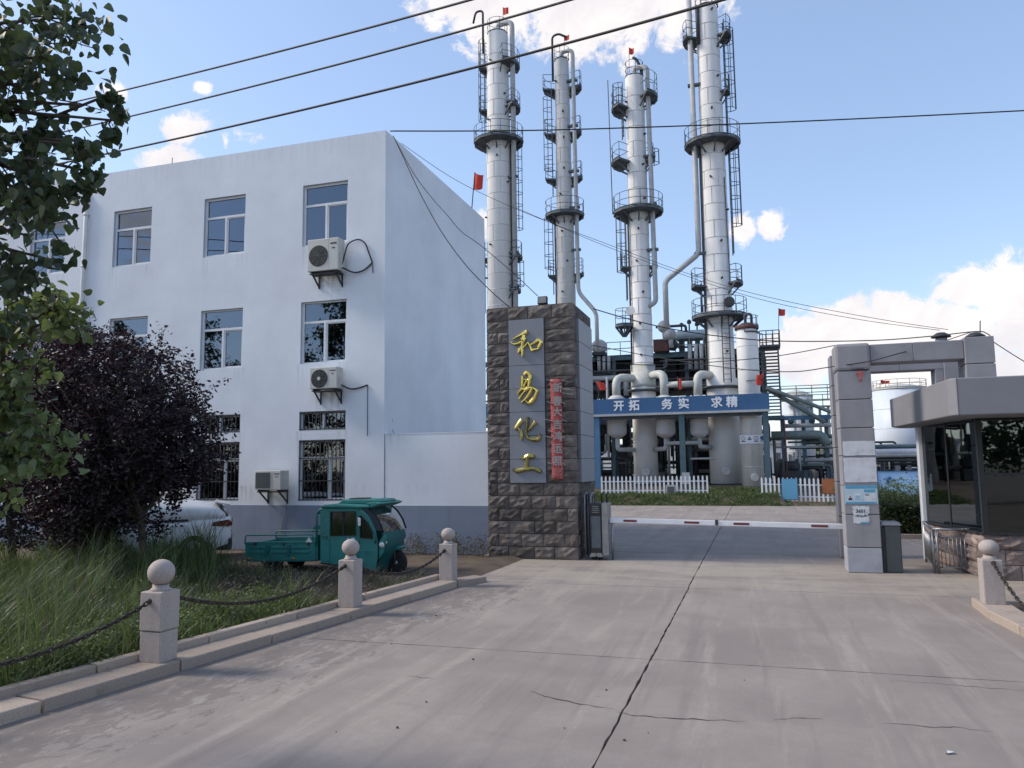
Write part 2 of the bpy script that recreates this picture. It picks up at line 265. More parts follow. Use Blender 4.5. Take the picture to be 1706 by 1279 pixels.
def concrete_material():
    m = bpy.data.materials.new('concrete_road'); m.use_nodes = True; t = m.node_tree; b = t.nodes['Principled BSDF']; L = t.links.new
    b.inputs['Roughness'].default_value = 0.86
    tcn = t.nodes.new('ShaderNodeTexCoord'); v0 = tcn.outputs['Object']
    def mapv(s, r=0):
        mp = t.nodes.new('ShaderNodeMapping'); mp.inputs['Scale'].default_value = s; mp.inputs['Rotation'].default_value = (0, 0, r); L(v0, mp.inputs['Vector']); return mp.outputs[0]
    def noise(v, sc, det=6, ro=0.6, di=0.0):
        n = t.nodes.new('ShaderNodeTexNoise'); n.inputs['Scale'].default_value = sc; n.inputs['Detail'].default_value = det; n.inputs['Roughness'].default_value = ro; n.inputs['Distortion'].default_value = di; L(v, n.inputs['Vector']); return n.outputs['Fac']
    def mr(f, a, c, lo=0.0, hi=1.0):
        r = t.nodes.new('ShaderNodeMapRange'); r.interpolation_type = 'SMOOTHSTEP'; r.inputs[1].default_value = a; r.inputs[2].default_value = c; r.inputs[3].default_value = lo; r.inputs[4].default_value = hi; L(f, r.inputs[0]); return r.outputs[0]
    def mix(f, a, c):
        x = t.nodes.new('ShaderNodeMix'); x.data_type = 'RGBA'
        L(f, x.inputs['Factor'])
        for s, q in (('A', a), ('B', c)):
            if isinstance(q, tuple): x.inputs[s].default_value = q + (1,)
            else: L(q, x.inputs[s])
        return x.outputs['Result']
    def mul(a, c):
        x = t.nodes.new('ShaderNodeMath'); x.operation = 'MULTIPLY'
        for i, q in enumerate((a, c)):
            if isinstance(q, float): x.inputs[i].default_value = q
            else: L(q, x.inputs[i])
        return x.outputs[0]
    base = mix(mr(noise(v0, 0.55, 8, 0.62, 0.4), 0.3, 0.7), (0.235, 0.197, 0.174), (0.335, 0.288, 0.250))
    streaks = mr(noise(mapv((2.6, 0.26, 1), 0.38), 1.0, 9, 0.68, 0.5), 0.50, 0.68)
    base = mix(mul(streaks, 0.6), base, (0.43, 0.365, 0.31))
    tracks = mr(noise(mapv((3.0, 0.14, 1), -0.10), 1.0, 8, 0.66, 0.3), 0.50, 0.68)
    base = mix(mul(tracks, 0.55), base, (0.175, 0.145, 0.132))
    swirl = mr(noise(mapv((0.5, 1.7, 1), 0.1), 1.0, 7, 0.65, 1.2), 0.55, 0.75)
    base = mix(mul(swirl, 0.45), base, (0.205, 0.172, 0.158))
    # paler, warmer patches over the slabs just outside the gate
    sp = t.nodes.new('ShaderNodeSeparateXYZ'); L(v0, sp.inputs[0])
    band = mul(mr(sp.outputs['Y'], 13.2, 15.4), mr(sp.outputs['Y'], 19.0, 17.2))
    pale_patch = mul(band, mr(noise(mapv((0.55, 1.6, 1)), 1.2, 6, 0.6, 0.5), 0.36, 0.6))
    base = mix(mul(pale_patch, 0.55), base, (0.44, 0.39, 0.31))
    # peeled, damp crust along the left kerb
    kd = t.nodes.new('ShaderNodeMath'); kd.operation = 'MULTIPLY_ADD'; L(sp.outputs['Y'], kd.inputs[0]); kd.inputs[1].default_value = -0.128; L(sp.outputs['X'], kd.inputs[2])
    near = mr(kd.outputs[0], -5.2, -6.9, 0.0, 0.16)
    crn = t.nodes.new('ShaderNodeMath'); crn.operation = 'ADD'; L(noise(mapv((2.0, 0.8, 1), 0.12), 2.6, 12, 0.78, 0.6), crn.inputs[0]); L(near, crn.inputs[1])
    edge = mul(mr(kd.outputs[0], -4.9, -5.6), mul(mr(crn.outputs[0], 0.565, 0.60), mr(sp.outputs['Y'], 14.6, 13.6)))
    base = mix(mul(edge, 0.68), base, (0.135, 0.110, 0.095))
    pale = mul(mr(kd.outputs[0], -4.6, -5.6), mr(noise(mapv((2.0, 0.8, 1), 0.1), 2.6, 10, 0.7, 0.4), 0.56, 0.62))
    base = mix(mul(pale, 0.4), base, (0.40, 0.375, 0.345))
    # office shadow across the yard, painted patchily into the slab colour
    yard_shade = mul(mul(mr(sp.outputs['Y'], 17.5, 20.0), mr(sp.outputs['Y'], 33.0, 27.0)), mr(noise(mapv((0.5, 1.1, 1)), 0.9, 8, 0.62, 0.6), 0.25, 0.62))
    base = mix(mul(yard_shade, 0.5), base, (0.185, 0.155, 0.130))
    spots = mr(noise(v0, 5.5, 3, 0.5), 0.735, 0.765)
    base = mix(mul(spots, 0.6), base, (0.11, 0.1, 0.095))
    pits = mr(noise(v0, 26, 6, 0.75), 0.60, 0.70)
    base = mix(mul(pits, 0.45), base, (0.13, 0.108, 0.095))
    fine = mr(noise(v0, 55, 4, 0.7), 0.25, 0.75)
    base = mix(mul(fine, 0.36), base, (0.215, 0.19, 0.178))
    mott = mr(noise(v0, 9, 8, 0.72, 0.3), 0.42, 0.66)
    base = mix(mul(mott, 0.34), base, (0.24, 0.205, 0.19))
    L(base, b.inputs['Base Color'])
    bn = t.nodes.new('ShaderNodeBump'); bn.inputs['Strength'].default_value = 0.6; bn.inputs['Distance'].default_value = 0.008; L(noise(v0, 45, 8, 0.75), bn.inputs['Height'])
    bn2 = t.nodes.new('ShaderNodeBump'); bn2.inputs['Strength'].default_value = 0.25; bn2.inputs['Distance'].default_value = 0.05; L(noise(v0, 1.6, 5, 0.5), bn2.inputs['Height']); L(bn.outputs[0], bn2.inputs['Normal'])
    L(bn2.outputs[0], b.inputs['Normal']); MAT['concrete'] = m
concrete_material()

# ------------------------------------------------------------------ mesh helpers
def frame_of(d):
    d = Vector(d).normalized(); a = Vector((0, 0, 1)) if abs(d.z) < 0.95 else Vector((1, 0, 0))
    u = d.cross(a).normalized(); return u, d.cross(u).normalized()
class MB:
    def __init__(s): s.v = []; s.f = []; s.sm = []
    def add(s, vs, fs, smooth=False):
        o = len(s.v); s.v += [tuple(v) for v in vs]; s.f += [tuple(i + o for i in f) for f in fs]; s.sm += [smooth] * len(fs); return s
    def box(s, x0, x1, y0, y1, z0, z1):
        return s.add([(x, y, z) for z in (z0, z1) for y in (y0, y1) for x in (x0, x1)], [(0, 2, 3, 1), (4, 5, 7, 6), (0, 1, 5, 4), (2, 6, 7, 3), (0, 4, 6, 2), (1, 3, 7, 5)])
    def beam(s, a, b, w, h=None):
        h = h or w; a = Vector(a); b = Vector(b); u, v = frame_of(b - a); u = u * w / 2; v = v * h / 2
        return s.add([p + u * i + v * j for p in (a, b) for i, j in ((-1, -1), (1, -1), (1, 1), (-1, 1))], [(3, 2, 1, 0), (4, 5, 6, 7), (0, 1, 5, 4), (1, 2, 6, 5), (2, 3, 7, 6), (3, 0, 4, 7)])
    def tube(s, pts, r, n=8, closed=False, caps=True):
        pts = [Vector(p) for p in pts]; m = len(pts); rs = r if isinstance(r, (list, tuple)) else [r] * m
        t0 = (pts[1] - pts[0]).normalized(); u, v = frame_of(t0); vs = []
        for i, p in enumerate(pts):
            if closed: t = pts[(i + 1) % m] - pts[i - 1]
            else: t = pts[min(i + 1, m - 1)] - pts[max(i - 1, 0)]
            t = t.normalized(); u = (u - t * u.dot(t)); u = u.normalized() if u.length > 1e-6 else frame_of(t)[0]; v = t.cross(u)
            for k in range(n):
                a = 2 * math.pi * k / n; vs.append(p + (u * math.cos(a) + v * math.sin(a)) * rs[i])
        fs = []
        for i in range(m if closed else m - 1):
            j = (i + 1) % m
            for k in range(n): fs.append((i * n + k, i * n + (k + 1) % n, j * n + (k + 1) % n, j * n + k))
        s.add(vs, fs, True)
        if caps and not closed:
            o = len(s.v) - len(vs); s.f += [tuple(o + k for k in reversed(range(n))), tuple(o + (m - 1) * n + k for k in range(n))]; s.sm += [False, False]
        return s
    def lathe(s, prof, c, n=24, axis='z', smooth=True):
        c = Vector(c); vs = []
        for (r, h) in prof:
            for k in range(n):
                a = 2 * math.pi * k / n; x, y = r * math.cos(a), r * math.sin(a)
                p = (x, y, h) if axis == 'z' else ((h, x, y) if axis == 'x' else (x, h, y))
                vs.append(c + Vector(p))
        fs = []
        for i in range(len(prof) - 1):
            for k in range(n):
                q = (i * n + k, i * n + (k + 1) % n, (i + 1) * n + (k + 1) % n, (i + 1) * n + k)
                fs.append(q if axis != 'y' else q[::-1])
        s.add(vs, fs, smooth); o = len(s.v) - len(vs); L = (len(prof) - 1) * n
        a = tuple(o + k for k in range(n)); b = tuple(o + L + k for k in range(n))
        s.f += [a[::-1] if axis != 'y' else a, b if axis != 'y' else b[::-1]]; s.sm += [False, False]
        return s
    def prism(s, poly, fn, d0, d1):            # poly in (u, w); fn(u, w, d) -> point
        n = len(poly); vs = [fn(u, w, d0) for u, w in poly] + [fn(u, w, d1) for u, w in poly]
        return s.add(vs, [tuple(range(n)), tuple(range(2 * n - 1, n - 1, -1))] + [(i, i + n, (i + 1) % n + n, (i + 1) % n) for i in range(n)])
    def sphere(s, c, r, n=16, m=10, sz=1.0):
        return s.lathe([(max(1e-4, r * math.sin(math.pi * i / m)), -r * sz * math.cos(math.pi * i / m)) for i in range(m + 1)], c, n)
ORG = {}
def link(o, parent=None):
    COL.objects.link(o)
    if parent is not None: o.parent = parent
    return o
def build(name, mb, mat, parent=None, bevel=0.0, seg=1, label=None, fix=True):
    me = bpy.data.meshes.new(name); org = ORG.get(parent.name, Vector()) if parent is not None else Vector()
    me.from_pydata([(v[0] - org.x, v[1] - org.y, v[2] - org.z) for v in mb.v], [], mb.f)
    me.polygons.foreach_set('use_smooth', mb.sm)
    if fix:
        import bmesh
        bm = bmesh.new(); bm.from_mesh(me); bmesh.ops.recalc_face_normals(bm, faces=bm.faces); bm.to_mesh(me); bm.free()
    me.materials.append(MAT[mat]); me.update()
    o = link(bpy.data.objects.new(name, me), parent); ORG[o.name] = org
    if bevel:
        b = o.modifiers.new('bevel', 'BEVEL'); b.width = bevel; b.segments = seg; b.limit_method = 'ANGLE'; b.angle_limit = rad(40)
    if label: o['label'] = label
    return o
def tag(o, label, cat, group=None, kind=None):
    if label: o['label'] = label
    if cat: o['category'] = cat
    if group: o['group'] = group
    if kind: o['kind'] = kind
    return o
def thing(name, label, cat, loc=(0, 0, 0), group=None):
    o = bpy.data.objects.new(name, None); o.empty_display_size = 0.2; COL.objects.link(o); o.location = loc; ORG[o.name] = Vector(loc)
    return tag(o, label, cat, group)
def copy_tree(o, parent=None):
    c = o.copy(); COL.objects.link(c)
    if parent is not None: c.parent = parent
    for ch in list(o.children): copy_tree(ch, c)
    return c
def arr_mesh(name, V, Fq, mat, parent=None, tint=None, smooth=False):
    V = np.asarray(V, dtype=np.float32); Fq = np.asarray(Fq, dtype=np.int32); k = Fq.shape[1]
    if parent is not None: V = V - np.array(ORG[parent.name], dtype=np.float32)
    me = bpy.data.meshes.new(name); me.vertices.add(len(V)); me.vertices.foreach_set('co', V.ravel())
    me.loops.add(Fq.size); me.loops.foreach_set('vertex_index', Fq.ravel()); me.polygons.add(len(Fq))
    me.polygons.foreach_set('loop_start', np.arange(len(Fq), dtype=np.int32) * k)
    me.polygons.foreach_set('use_smooth', np.full(len(Fq), smooth))
    me.update(calc_edges=True)
    if tint is not None:
        at_ = me.attributes.new('tint', 'FLOAT', 'FACE'); at_.data.foreach_set('value', np.asarray(tint, dtype=np.float32))
    me.materials.append(MAT[mat]); o = link(bpy.data.objects.new(name, me), parent); ORG[o.name] = ORG[parent.name] if parent is not None else Vector()
    return o
def text_mb(s, size, pos, ux, uz, extr=0.01, bold=0.0):
    cu = bpy.data.curves.new('t', 'FONT'); cu.body = s; cu.align_x = 'CENTER'; cu.align_y = 'CENTER'; cu.size = size; cu.extrude = extr; cu.resolution_u = 3
    o = bpy.data.objects.new('t', cu); COL.objects.link(o); dg = bpy.context.evaluated_depsgraph_get()
    me = bpy.data.meshes.new_from_object(o.evaluated_get(dg)); ux = Vector(ux); uz = Vector(uz); un = ux.cross(uz); p = Vector(pos)
    mb = MB()
    for k, (i, j) in enumerate(((0, 0), (1, 0), (-1, 0), (0, 1), (0, -1)) if bold else ((0, 0),)):
        mb.add([p + ux * (v.co.x + i * bold) + uz * (v.co.y + j * bold) + un * (v.co.z - k * .0006) for v in me.vertices], [tuple(q.vertices) for q in me.polygons])
    bpy.data.objects.remove(o); bpy.data.curves.remove(cu); bpy.data.meshes.remove(me); return mb
def text(parent, name, s, mat, size, pos, ux=(1, 0, 0), uz=(0, 0, 1), extr=0.01, bold=0.0, label=None):
    return build(name, text_mb(s, size, pos, ux, uz, extr, bold), mat, parent, label=label, fix=False)
def arc(c, r, a0, a1, n, z=None):
    return [Vector((c[0] + r * math.cos(rad(a0 + (a1 - a0) * i / n)), c[1] + r * math.sin(rad(a0 + (a1 - a0) * i / n)), c[2] if z is None else z)) for i in range(n + 1)]
def bend(pts, r=0.5, n=5):                     # round the corners of a pipe run
    pts = [Vector(p) for p in pts]; out = [pts[0]]
    for i in range(1, len(pts) - 1):
        a, b, c = pts[i - 1], pts[i], pts[i + 1]; d1 = (a - b); d2 = (c - b); k = min(r, d1.length * 0.48, d2.length * 0.48)
        p, q = b + d1.normalized() * k, b + d2.normalized() * k
        for j in range(n + 1):
            t = j / n; out.append(p * (1 - t) ** 2 + b * 2 * t * (1 - t) + q * t * t)
    out.append(pts[-1]); return out
#SECTION
# ------------------------------------------------------------------ ground, driveway, kerbs
def kx(y): return -6.16 + 0.128 * (y - 7.25) if y < 14 else -5.30
def smooth(t): t = min(1, max(0, t)); return t * t * (3 - 2 * t)
def ground_z(x, y):
    z = -0.05
    if y < 18 and x < kx(y) - 0.25: z = 0.05 + 0.02 * math.sin(x * 1.3) * math.cos(y * 0.9)
    if y < 13.6 and x > 3.3: z = 0.05
    if y > 43.2:
        if x < 1.2: z = -0.05 + 0.50 * smooth((y - 43.2) / 2.2) + 0.42 * smooth((y - 46.3) / 4.5)
        else: z = -0.05 + 0.04 * smooth((y - 44.5) / 1.0) + 0.7 * smooth((y - 47.5) / 5)
    return z
gx = np.unique(np.concatenate([np.linspace(-1500, -60, 10), np.linspace(-60, -20, 21), np.arange(-20, 12, 0.4), np.linspace(12, 60, 20), np.linspace(60, 1500, 10)]))
gy = np.unique(np.concatenate([np.linspace(-600, -20, 8), np.linspace(-20, 2, 8), np.arange(2, 56, 0.4), np.linspace(56, 120, 12), np.linspace(120, 2500, 10)]))
Vg = [(x, y, ground_z(x, y)) for y in gy for x in gx]; nx = len(gx)
Fg = [(j * nx + i, j * nx + i + 1, (j + 1) * nx + i + 1, (j + 1) * nx + i) for j in range(len(gy) - 1) for i in range(nx - 1)]
o = arr_mesh('ground', Vg, Fg, 'soil', smooth=True); o['kind'] = 'structure'

drive = thing('driveway', 'pale concrete driveway of large slabs running through the gate into the plant yard', 'driveway'); drive['kind'] = 'structure'; del drive['category']
o = build('slab_bed', MB().box(-40, 30, -12, 43.2, -0.045, -0.03), 'joint_fill', drive)
def slab(x0, x1, y0, y1, z, jl=0.006, jr=0.006):
    pts = []
    def edge(ax, ay, bx, by, j, n):
        for i in range(n):
            t = i / n; k = (random.random() - 0.5) * 2 * j; dx, dy = bx - ax, by - ay; L = math.hypot(dx, dy)
            pts.append((ax + dx * t + dy / L * k, ay + dy * t - dx / L * k))
    edge(x0, y0, x1, y0, 0.006, 24); edge(x1, y0, x1, y1, jr, 34); edge(x1, y1, x0, y1, 0.006, 24); edge(x0, y1, x0, y0, jl, 34)
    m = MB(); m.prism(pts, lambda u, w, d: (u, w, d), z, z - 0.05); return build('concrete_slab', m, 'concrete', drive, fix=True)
XE = [-6.9, -1.22, 3.9, 9.2]
for (y0, y1) in [(-12, -1.7), (-1.7, 3.7), (3.7, 9.12), (9.12, 14.42)]:
    g = 0.019 if y1 < 9 else 0.011
    slab(-7.5 if y1 < 9 else -6.9, -1.23 - g, y0 + 0.008, y1 - 0.012, 0.0, jr=g * 0.75)
    slab(-1.23 + g, 4.1, y0 + 0.008, y1 - 0.012, 0.001, jl=g * 0.75)
    if y1 < 4:
        for k in range(3):
            slab(4.12 + k * 5, 9.1 + k * 5, y0 + 0.008, y1 - 0.008, 0.0); slab(-12.5 - k * 5, -7.52 - k * 5, y0 + 0.008, y1 - 0.008, 0.0)
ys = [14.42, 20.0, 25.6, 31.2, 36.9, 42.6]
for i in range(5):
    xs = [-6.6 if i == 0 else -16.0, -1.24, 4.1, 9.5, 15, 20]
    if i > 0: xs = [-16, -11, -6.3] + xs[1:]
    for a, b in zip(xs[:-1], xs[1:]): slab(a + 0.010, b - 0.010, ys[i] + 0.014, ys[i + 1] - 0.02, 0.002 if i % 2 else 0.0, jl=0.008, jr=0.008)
def crack(pts, w):
    m = MB(); P = [gnd(*p) for p in pts]; Q = []
    for a, b in zip(P[:-1], P[1:]):
        for k in range(5):
            t = k / 5; q = a.lerp(b, t); Q.append((q.x + random.uniform(-.012, .012), q.y + random.uniform(-.02, .02)))
    Q.append((P[-1].x, P[-1].y)); n = len(Q)
    vs = []
    for i, (x, y) in enumerate(Q):
        ww = w * (0.3 + 0.7 * math.sin(math.pi * i / (n - 1))) * random.uniform(.5, 1.2); vs += [(x, y - ww, 0.005), (x, y + ww, 0.005)]
    m.add(vs, [(2 * i, 2 * i + 2, 2 * i + 3, 2 * i + 1) for i in range(n - 1)])
    build('crack', m, 'joint_fill', drive, fix=False)['kind'] = 'stuff'
crack([(883, 1152), (915, 1162), (968, 1174), (1022, 1181)], 0.007)
crack([(1030, 1187), (1060, 1193), (1120, 1197), (1180, 1200), (1246, 1202)], 0.008)
crack([(1288, 1199), (1330, 1197), (1372, 1199)], 0.006); crack([(1470, 1205), (1535, 1210), (1590, 1212), (1655, 1219)], 0.006)
crack([(1488, 1134), (1560, 1139), (1640, 1146), (1706, 1151)], 0.005); crack([(676, 1126), (720, 1131)], 0.005)
peb = MB()
for (x, y) in [(652, 1073), (727, 1026), (875, 982), (726, 1026), (686, 1031), (788, 1099), (842, 950), (1040, 1234), (1080, 1222), (1578, 1257), (1582, 1257), (940, 1214), (710, 1170), (1240, 1134), (662, 1213), (560, 1220), (1010, 1150)]:
    p = gnd(x, y); peb.sphere((p.x, p.y, 0.008), random.uniform(.006, .016), 6, 4, .6)
o = build('gravel', peb, 'soil'); tag(o, 'scattered dark pebbles lying on the pale concrete driveway', None, None, 'stuff')

sc = gnd(1578, 1257); ps_ = thing('paper_scrap', 'tiny white paper scrap lying on the driveway at lower right', 'litter', (sc.x, sc.y, .004))
m = MB(); m.add([(sc.x, sc.y, .006), (sc.x + .05, sc.y + .01, .022), (sc.x + .055, sc.y + .05, .010), (sc.x + .01, sc.y + .045, .018)], [(0, 1, 2), (0, 2, 3)]); build('sheet', m, 'paper_white', ps_, fix=False)
kerb = thing('kerb', 'two stepped pinkish stone kerb running beside the tall grass under the chained posts', 'kerb', (kx(9), 9, 0))
def stone_along(a, b, w0, w1, z0, z1, parent, mat='kerb_granite', name='kerb_stone'):
    a = Vector((a[0], a[1], 0)); b = Vector((b[0], b[1], 0)); d = (b - a).normalized(); n = Vector((-d.y, d.x, 0)); g = random.uniform(.006, .012)
    a = a + d * g; b = b - d * g; dz = random.uniform(-.006, .006); m = MB()
    m.add([p + n * w + Vector((0, 0, z + (dz if z > 0 else 0))) for z in (z0, z1) for p in (a, b) for w in (w0, w1)], [(0, 2, 3, 1), (4, 5, 7, 6), (0, 4, 6, 2), (1, 3, 7, 5), (0, 1, 5, 4), (2, 6, 7, 3)])
    return build(name, m, mat, parent, bevel=0.014, seg=2)
yk = [-3.0, -1.2, .5, 2.2, 3.9, 5.75, 7.32, 8.75, 10.4, 12.0, 13.62]
for a, b in zip(yk[:-1], yk[1:]):
    stone_along((kx(a), a), (kx(b), b), 0.0, 0.40, -0.05, 0.115, kerb); 
yk2 = [-3.0, -1.0, 1, 3.1, 4.9, 6.6, 8.1, 9.7, 11.3, 12.9, 13.75]
for a, b in zip(yk2[:-1], yk2[1:]): stone_along((kx(a), a), (kx(b), b), 0.402, 0.54, -0.05, 0.20, kerb)
stone_along((kx(13.62), 13.63), (-5.02, 14.35), 0.0, 0.34, -0.05, 0.10, kerb)
kerb2 = thing('kerb', 'short cream stone kerb with a rounded end in front of the guard house', 'kerb', (3.1, 12, 0))
pk = [(3.62, 13.72), (3.06, 13.62), (3.02, 12.55), (3.10, 11.5), (3.17, 10.2), (3.25, 8.6), (3.33, 7.0), (3.4, 5.4)]
stone_along(pk[0], pk[1], 0.0, 0.28, -0.05, 0.12, kerb2)
for a, b in zip(pk[1:-1], pk[2:]): stone_along(a, b, 0.0, 0.42, -0.05, 0.12, kerb2)

# ------------------------------------------------------------------ office building
YF, BX = 19.0, -9.57
bld = thing('office_building', 'white painted three storey office block with slate blue base and flat roof', 'building', (BX, YF, 0))
cols = [(-12.22 - 3.43 * k, -10.75 - 3.43 * k) for k in range(7)]
rows = [(1.31, 3.01), (3.27, 3.81), (5.17, 6.95), (8.59, 10.41)]
xs = sorted([-36.0, BX] + [c for p in cols for c in p]); zs = sorted([0.0, 11.72] + [c for p in rows for c in p])
m = MB()
for i in range(len(xs) - 1):
    for j in range(len(zs) - 1):
        xm, zm = (xs[i] + xs[i + 1]) / 2, (zs[j] + zs[j + 1]) / 2
        if any(a < xm < b for a, b in cols) and any(a < zm < b for a, b in rows): continue
        m.add([(xs[i], YF, zs[j]), (xs[i + 1], YF, zs[j]), (xs[i + 1], YF, zs[j + 1]), (xs[i], YF, zs[j + 1])], [(0, 1, 2, 3)])
# side, back and parapet tops
YB = 27.4
m.add([(BX, YF, 0), (BX, YB, 0), (BX, YB, 11.72), (BX, YF, 11.72)], [(0, 1, 2, 3)])
m.add([(-36, YB, 0), (BX, YB, 0), (BX, YB, 11.72), (-36, YB, 11.72)], [(3, 2, 1, 0)])
m.add([(-36, YF, 0), (-36, YB, 0), (-36, YB, 11.72), (-36, YF, 11.72)], [(3, 2, 1, 0)])
for (a, b, c, d) in ((-36, BX, YF, YF + .24), (-36, BX, YB - .24, YB), (BX - .24, BX, YF + .24, YB - .24), (-36, -35.76, YF + .24, YB - .24)):
    m.add([(a, c, 11.72), (b, c, 11.72), (b, d, 11.72), (a, d, 11.72)], [(0, 1, 2, 3)])
for q in ([(-35.76, YF + .24), (BX - .24, YF + .24)], [(BX - .24, YF + .24), (BX - .24, YB - .24)], [(BX - .24, YB - .24), (-35.76, YB - .24)]):
    (a, b), (c, d) = q; m.add([(a, b, 11.2), (c, d, 11.2), (c, d, 11.72), (a, b, 11.72)], [(3, 2, 1, 0)])
build('wall', m, 'wall_paint', bld, fix=False)
build('roof', MB().box(-35.9, BX - .1, YF + .1, YB - .1, 11.1, 11.2), 'yard', bld)
build('plinth', MB().box(-36, BX + .016, YF - .016, YF - .001, -.05, 1.2).box(BX + .001, BX + .016, YF, YB, -.05, 1.2), 'plinth_paint', bld)
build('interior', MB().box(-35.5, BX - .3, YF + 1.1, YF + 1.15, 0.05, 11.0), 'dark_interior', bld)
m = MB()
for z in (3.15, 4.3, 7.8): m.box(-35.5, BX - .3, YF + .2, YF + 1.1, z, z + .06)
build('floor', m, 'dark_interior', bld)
def make_window(a, b, c, d, transom, split=0.5, bars=False, sash=True):
    w = 0.065; y0, y1 = YF + .085, YF + .145; m = MB()
    m.box(a, a + w, y0, y1, c, d).box(b - w, b, y0, y1, c, d).box(a + w, b - w, y0, y1, c, c + w).box(a + w, b - w, y0, y1, d - w, d)
    zt = d - (d - c) * transom if transom else d
    mid = a + (b - a) * split
    if transom: m.box(a + w, b - w, y0 - .004, y1 - .004, zt - .035, zt + .035)
    top = zt - .035 if transom else d - w
    m.box(mid - .03, mid + .03, y0 - .008, y1 - .008, c + w, top)
    if sash: m.box(mid + .03, mid + .075, y0 + .02, y1 - .002, c + w, top).box(b - w - .03, b - w, y0 + .02, y1 - .002, c + w, top).box(mid + .075, b - w - .03, y0 + .02, y1 - .002, c + w, c + w + .03).box(mid + .075, b - w - .03, y0 + .02, y1 - .002, top - .03, top)
    f = build('window', m, 'upvc', bld)
    yg = YF + .12; y1 = YF + .17; m = MB()
    m.add([(a, YF, c), (a, y1, c), (a, y1, d), (a, YF, d)], [(0, 1, 2, 3)]); m.add([(b, YF, c), (b, y1, c), (b, y1, d), (b, YF, d)], [(3, 2, 1, 0)])
    m.add([(a, YF, d), (b, YF, d), (b, y1, d), (a, y1, d)], [(3, 2, 1, 0)]); m.add([(a, YF, c), (b, YF, c), (b, y1, c), (a, y1, c)], [(0, 1, 2, 3)]); build('reveal', m, 'reveal', f, fix=False)
    if transom: build('pane', MB().box(a + w - .003, b - w + .003, yg, yg + .006, zt + .033, d - w + .003), 'window_glass', f)
    build('pane', MB().box(a + w - .003, mid - .028, yg - .01, yg - .004, c + w - .003, top + .003), 'window_glass', f)
    build('pane', MB().box(mid + .028, b - w + .003, yg + .008, yg + .014, c + w - .003, top + .003), 'window_glass', f)
    if bars:
        m = MB(); n = 11
        for i in range(n + 1): x = a + .03 + (b - a - .06) * i / n; m.tube([(x, YF + .03, c + .02), (x, YF + .03, d - .02)], .010, 5)
        for z in ([c + .04, d - .04] if d - c < 1 else [c + .04, c + (d - c) * .33, zt, d - .04]): m.box(a + .01, b - .01, YF + .02, YF + .04, z - .014, z + .014)
        build('security_bars', m, 'iron', f)
    return f
protos = [make_window(*cols[0], *rows[3], .335), make_window(*cols[0], *rows[1], 0, .5, True, False), make_window(*cols[0], *rows[0], .30, .62, True)]
def put(p, k, dz): c = copy_tree(p, bld); c.location = (-3.43 * k, 0, dz); return c
for k in range(7):
    if k: put(protos[0], k, 0); put(protos[1], k, 0); put(protos[2], k, 0)
    put(protos[0], k, rows[2][0] - rows[3][0] - .02)
a, b = cols[1]; build('blind', MB().box(a + .05, b - .05, YF + .2, YF + .215, 6.33, 6.92), 'blind', bld, label='pale blue blind lowered behind the upper pane')
a, b = cols[0]; build('blind', MB().box(a + .05, b - .05, YF + .2, YF + .215, 6.72, 6.92), 'blind', bld, label='narrow pale blind rolled up behind the upper pane')
for k, f0, f1, r in ((3, .02, .42, 3), (0, .62, 1.0, 3), (1, .0, .22, 2), (0, .02, .3, 0), (2, .7, .98, 3)):
    a, b = cols[k]; m = MB(); n = 12; x0 = a + (b - a) * f0; x1 = a + (b - a) * f1
    vs = []
    for i in range(n * 2 + 1): x = x0 + (x1 - x0) * i / (2 * n); y = YF + .30 + .03 * (i % 2); vs += [(x, y, rows[r][0]), (x, y, rows[r][1])]
    m.add(vs, [(2 * i, 2 * i + 2, 2 * i + 3, 2 * i + 1) for i in range(2 * n)], True); build('curtain', m, 'curtain', bld, fix=False)
m = MB().tube([(-20.14, YF - .075, 0.1), (-20.14, YF - .075, 11.0), (-20.14, YF + .1, 11.2)], .065, 10)
dp = build('downpipe', m, 'pvc_pipe', bld); m = MB()
for z in (1.9, 3.6, 5.3, 7.0, 8.7, 10.4): m.lathe([(.067, -.03), (.084, -.03), (.084, .03), (.067, .03)], (-20.14, YF - .075, z), 10)
build('pipe_collar', m, 'pvc_pipe', dp)
wall = thing('boundary_wall', 'low white boundary wall with slate blue base between office and stone gate pillar', 'wall', (-8, YF, 0))
build('wall', MB().box(BX + .02, -6.27, YF + .012, YF + .26, 0, 3.10), 'wall_paint', wall)
build('plinth', MB().box(BX + .02, -6.27, YF - .006, YF + .010, -.05, 1.2), 'plinth_paint', wall)
build('coping', MB().box(BX + .02, -6.27, YF + .004, YF + .27, 3.10, 3.125), 'wall_paint', wall)

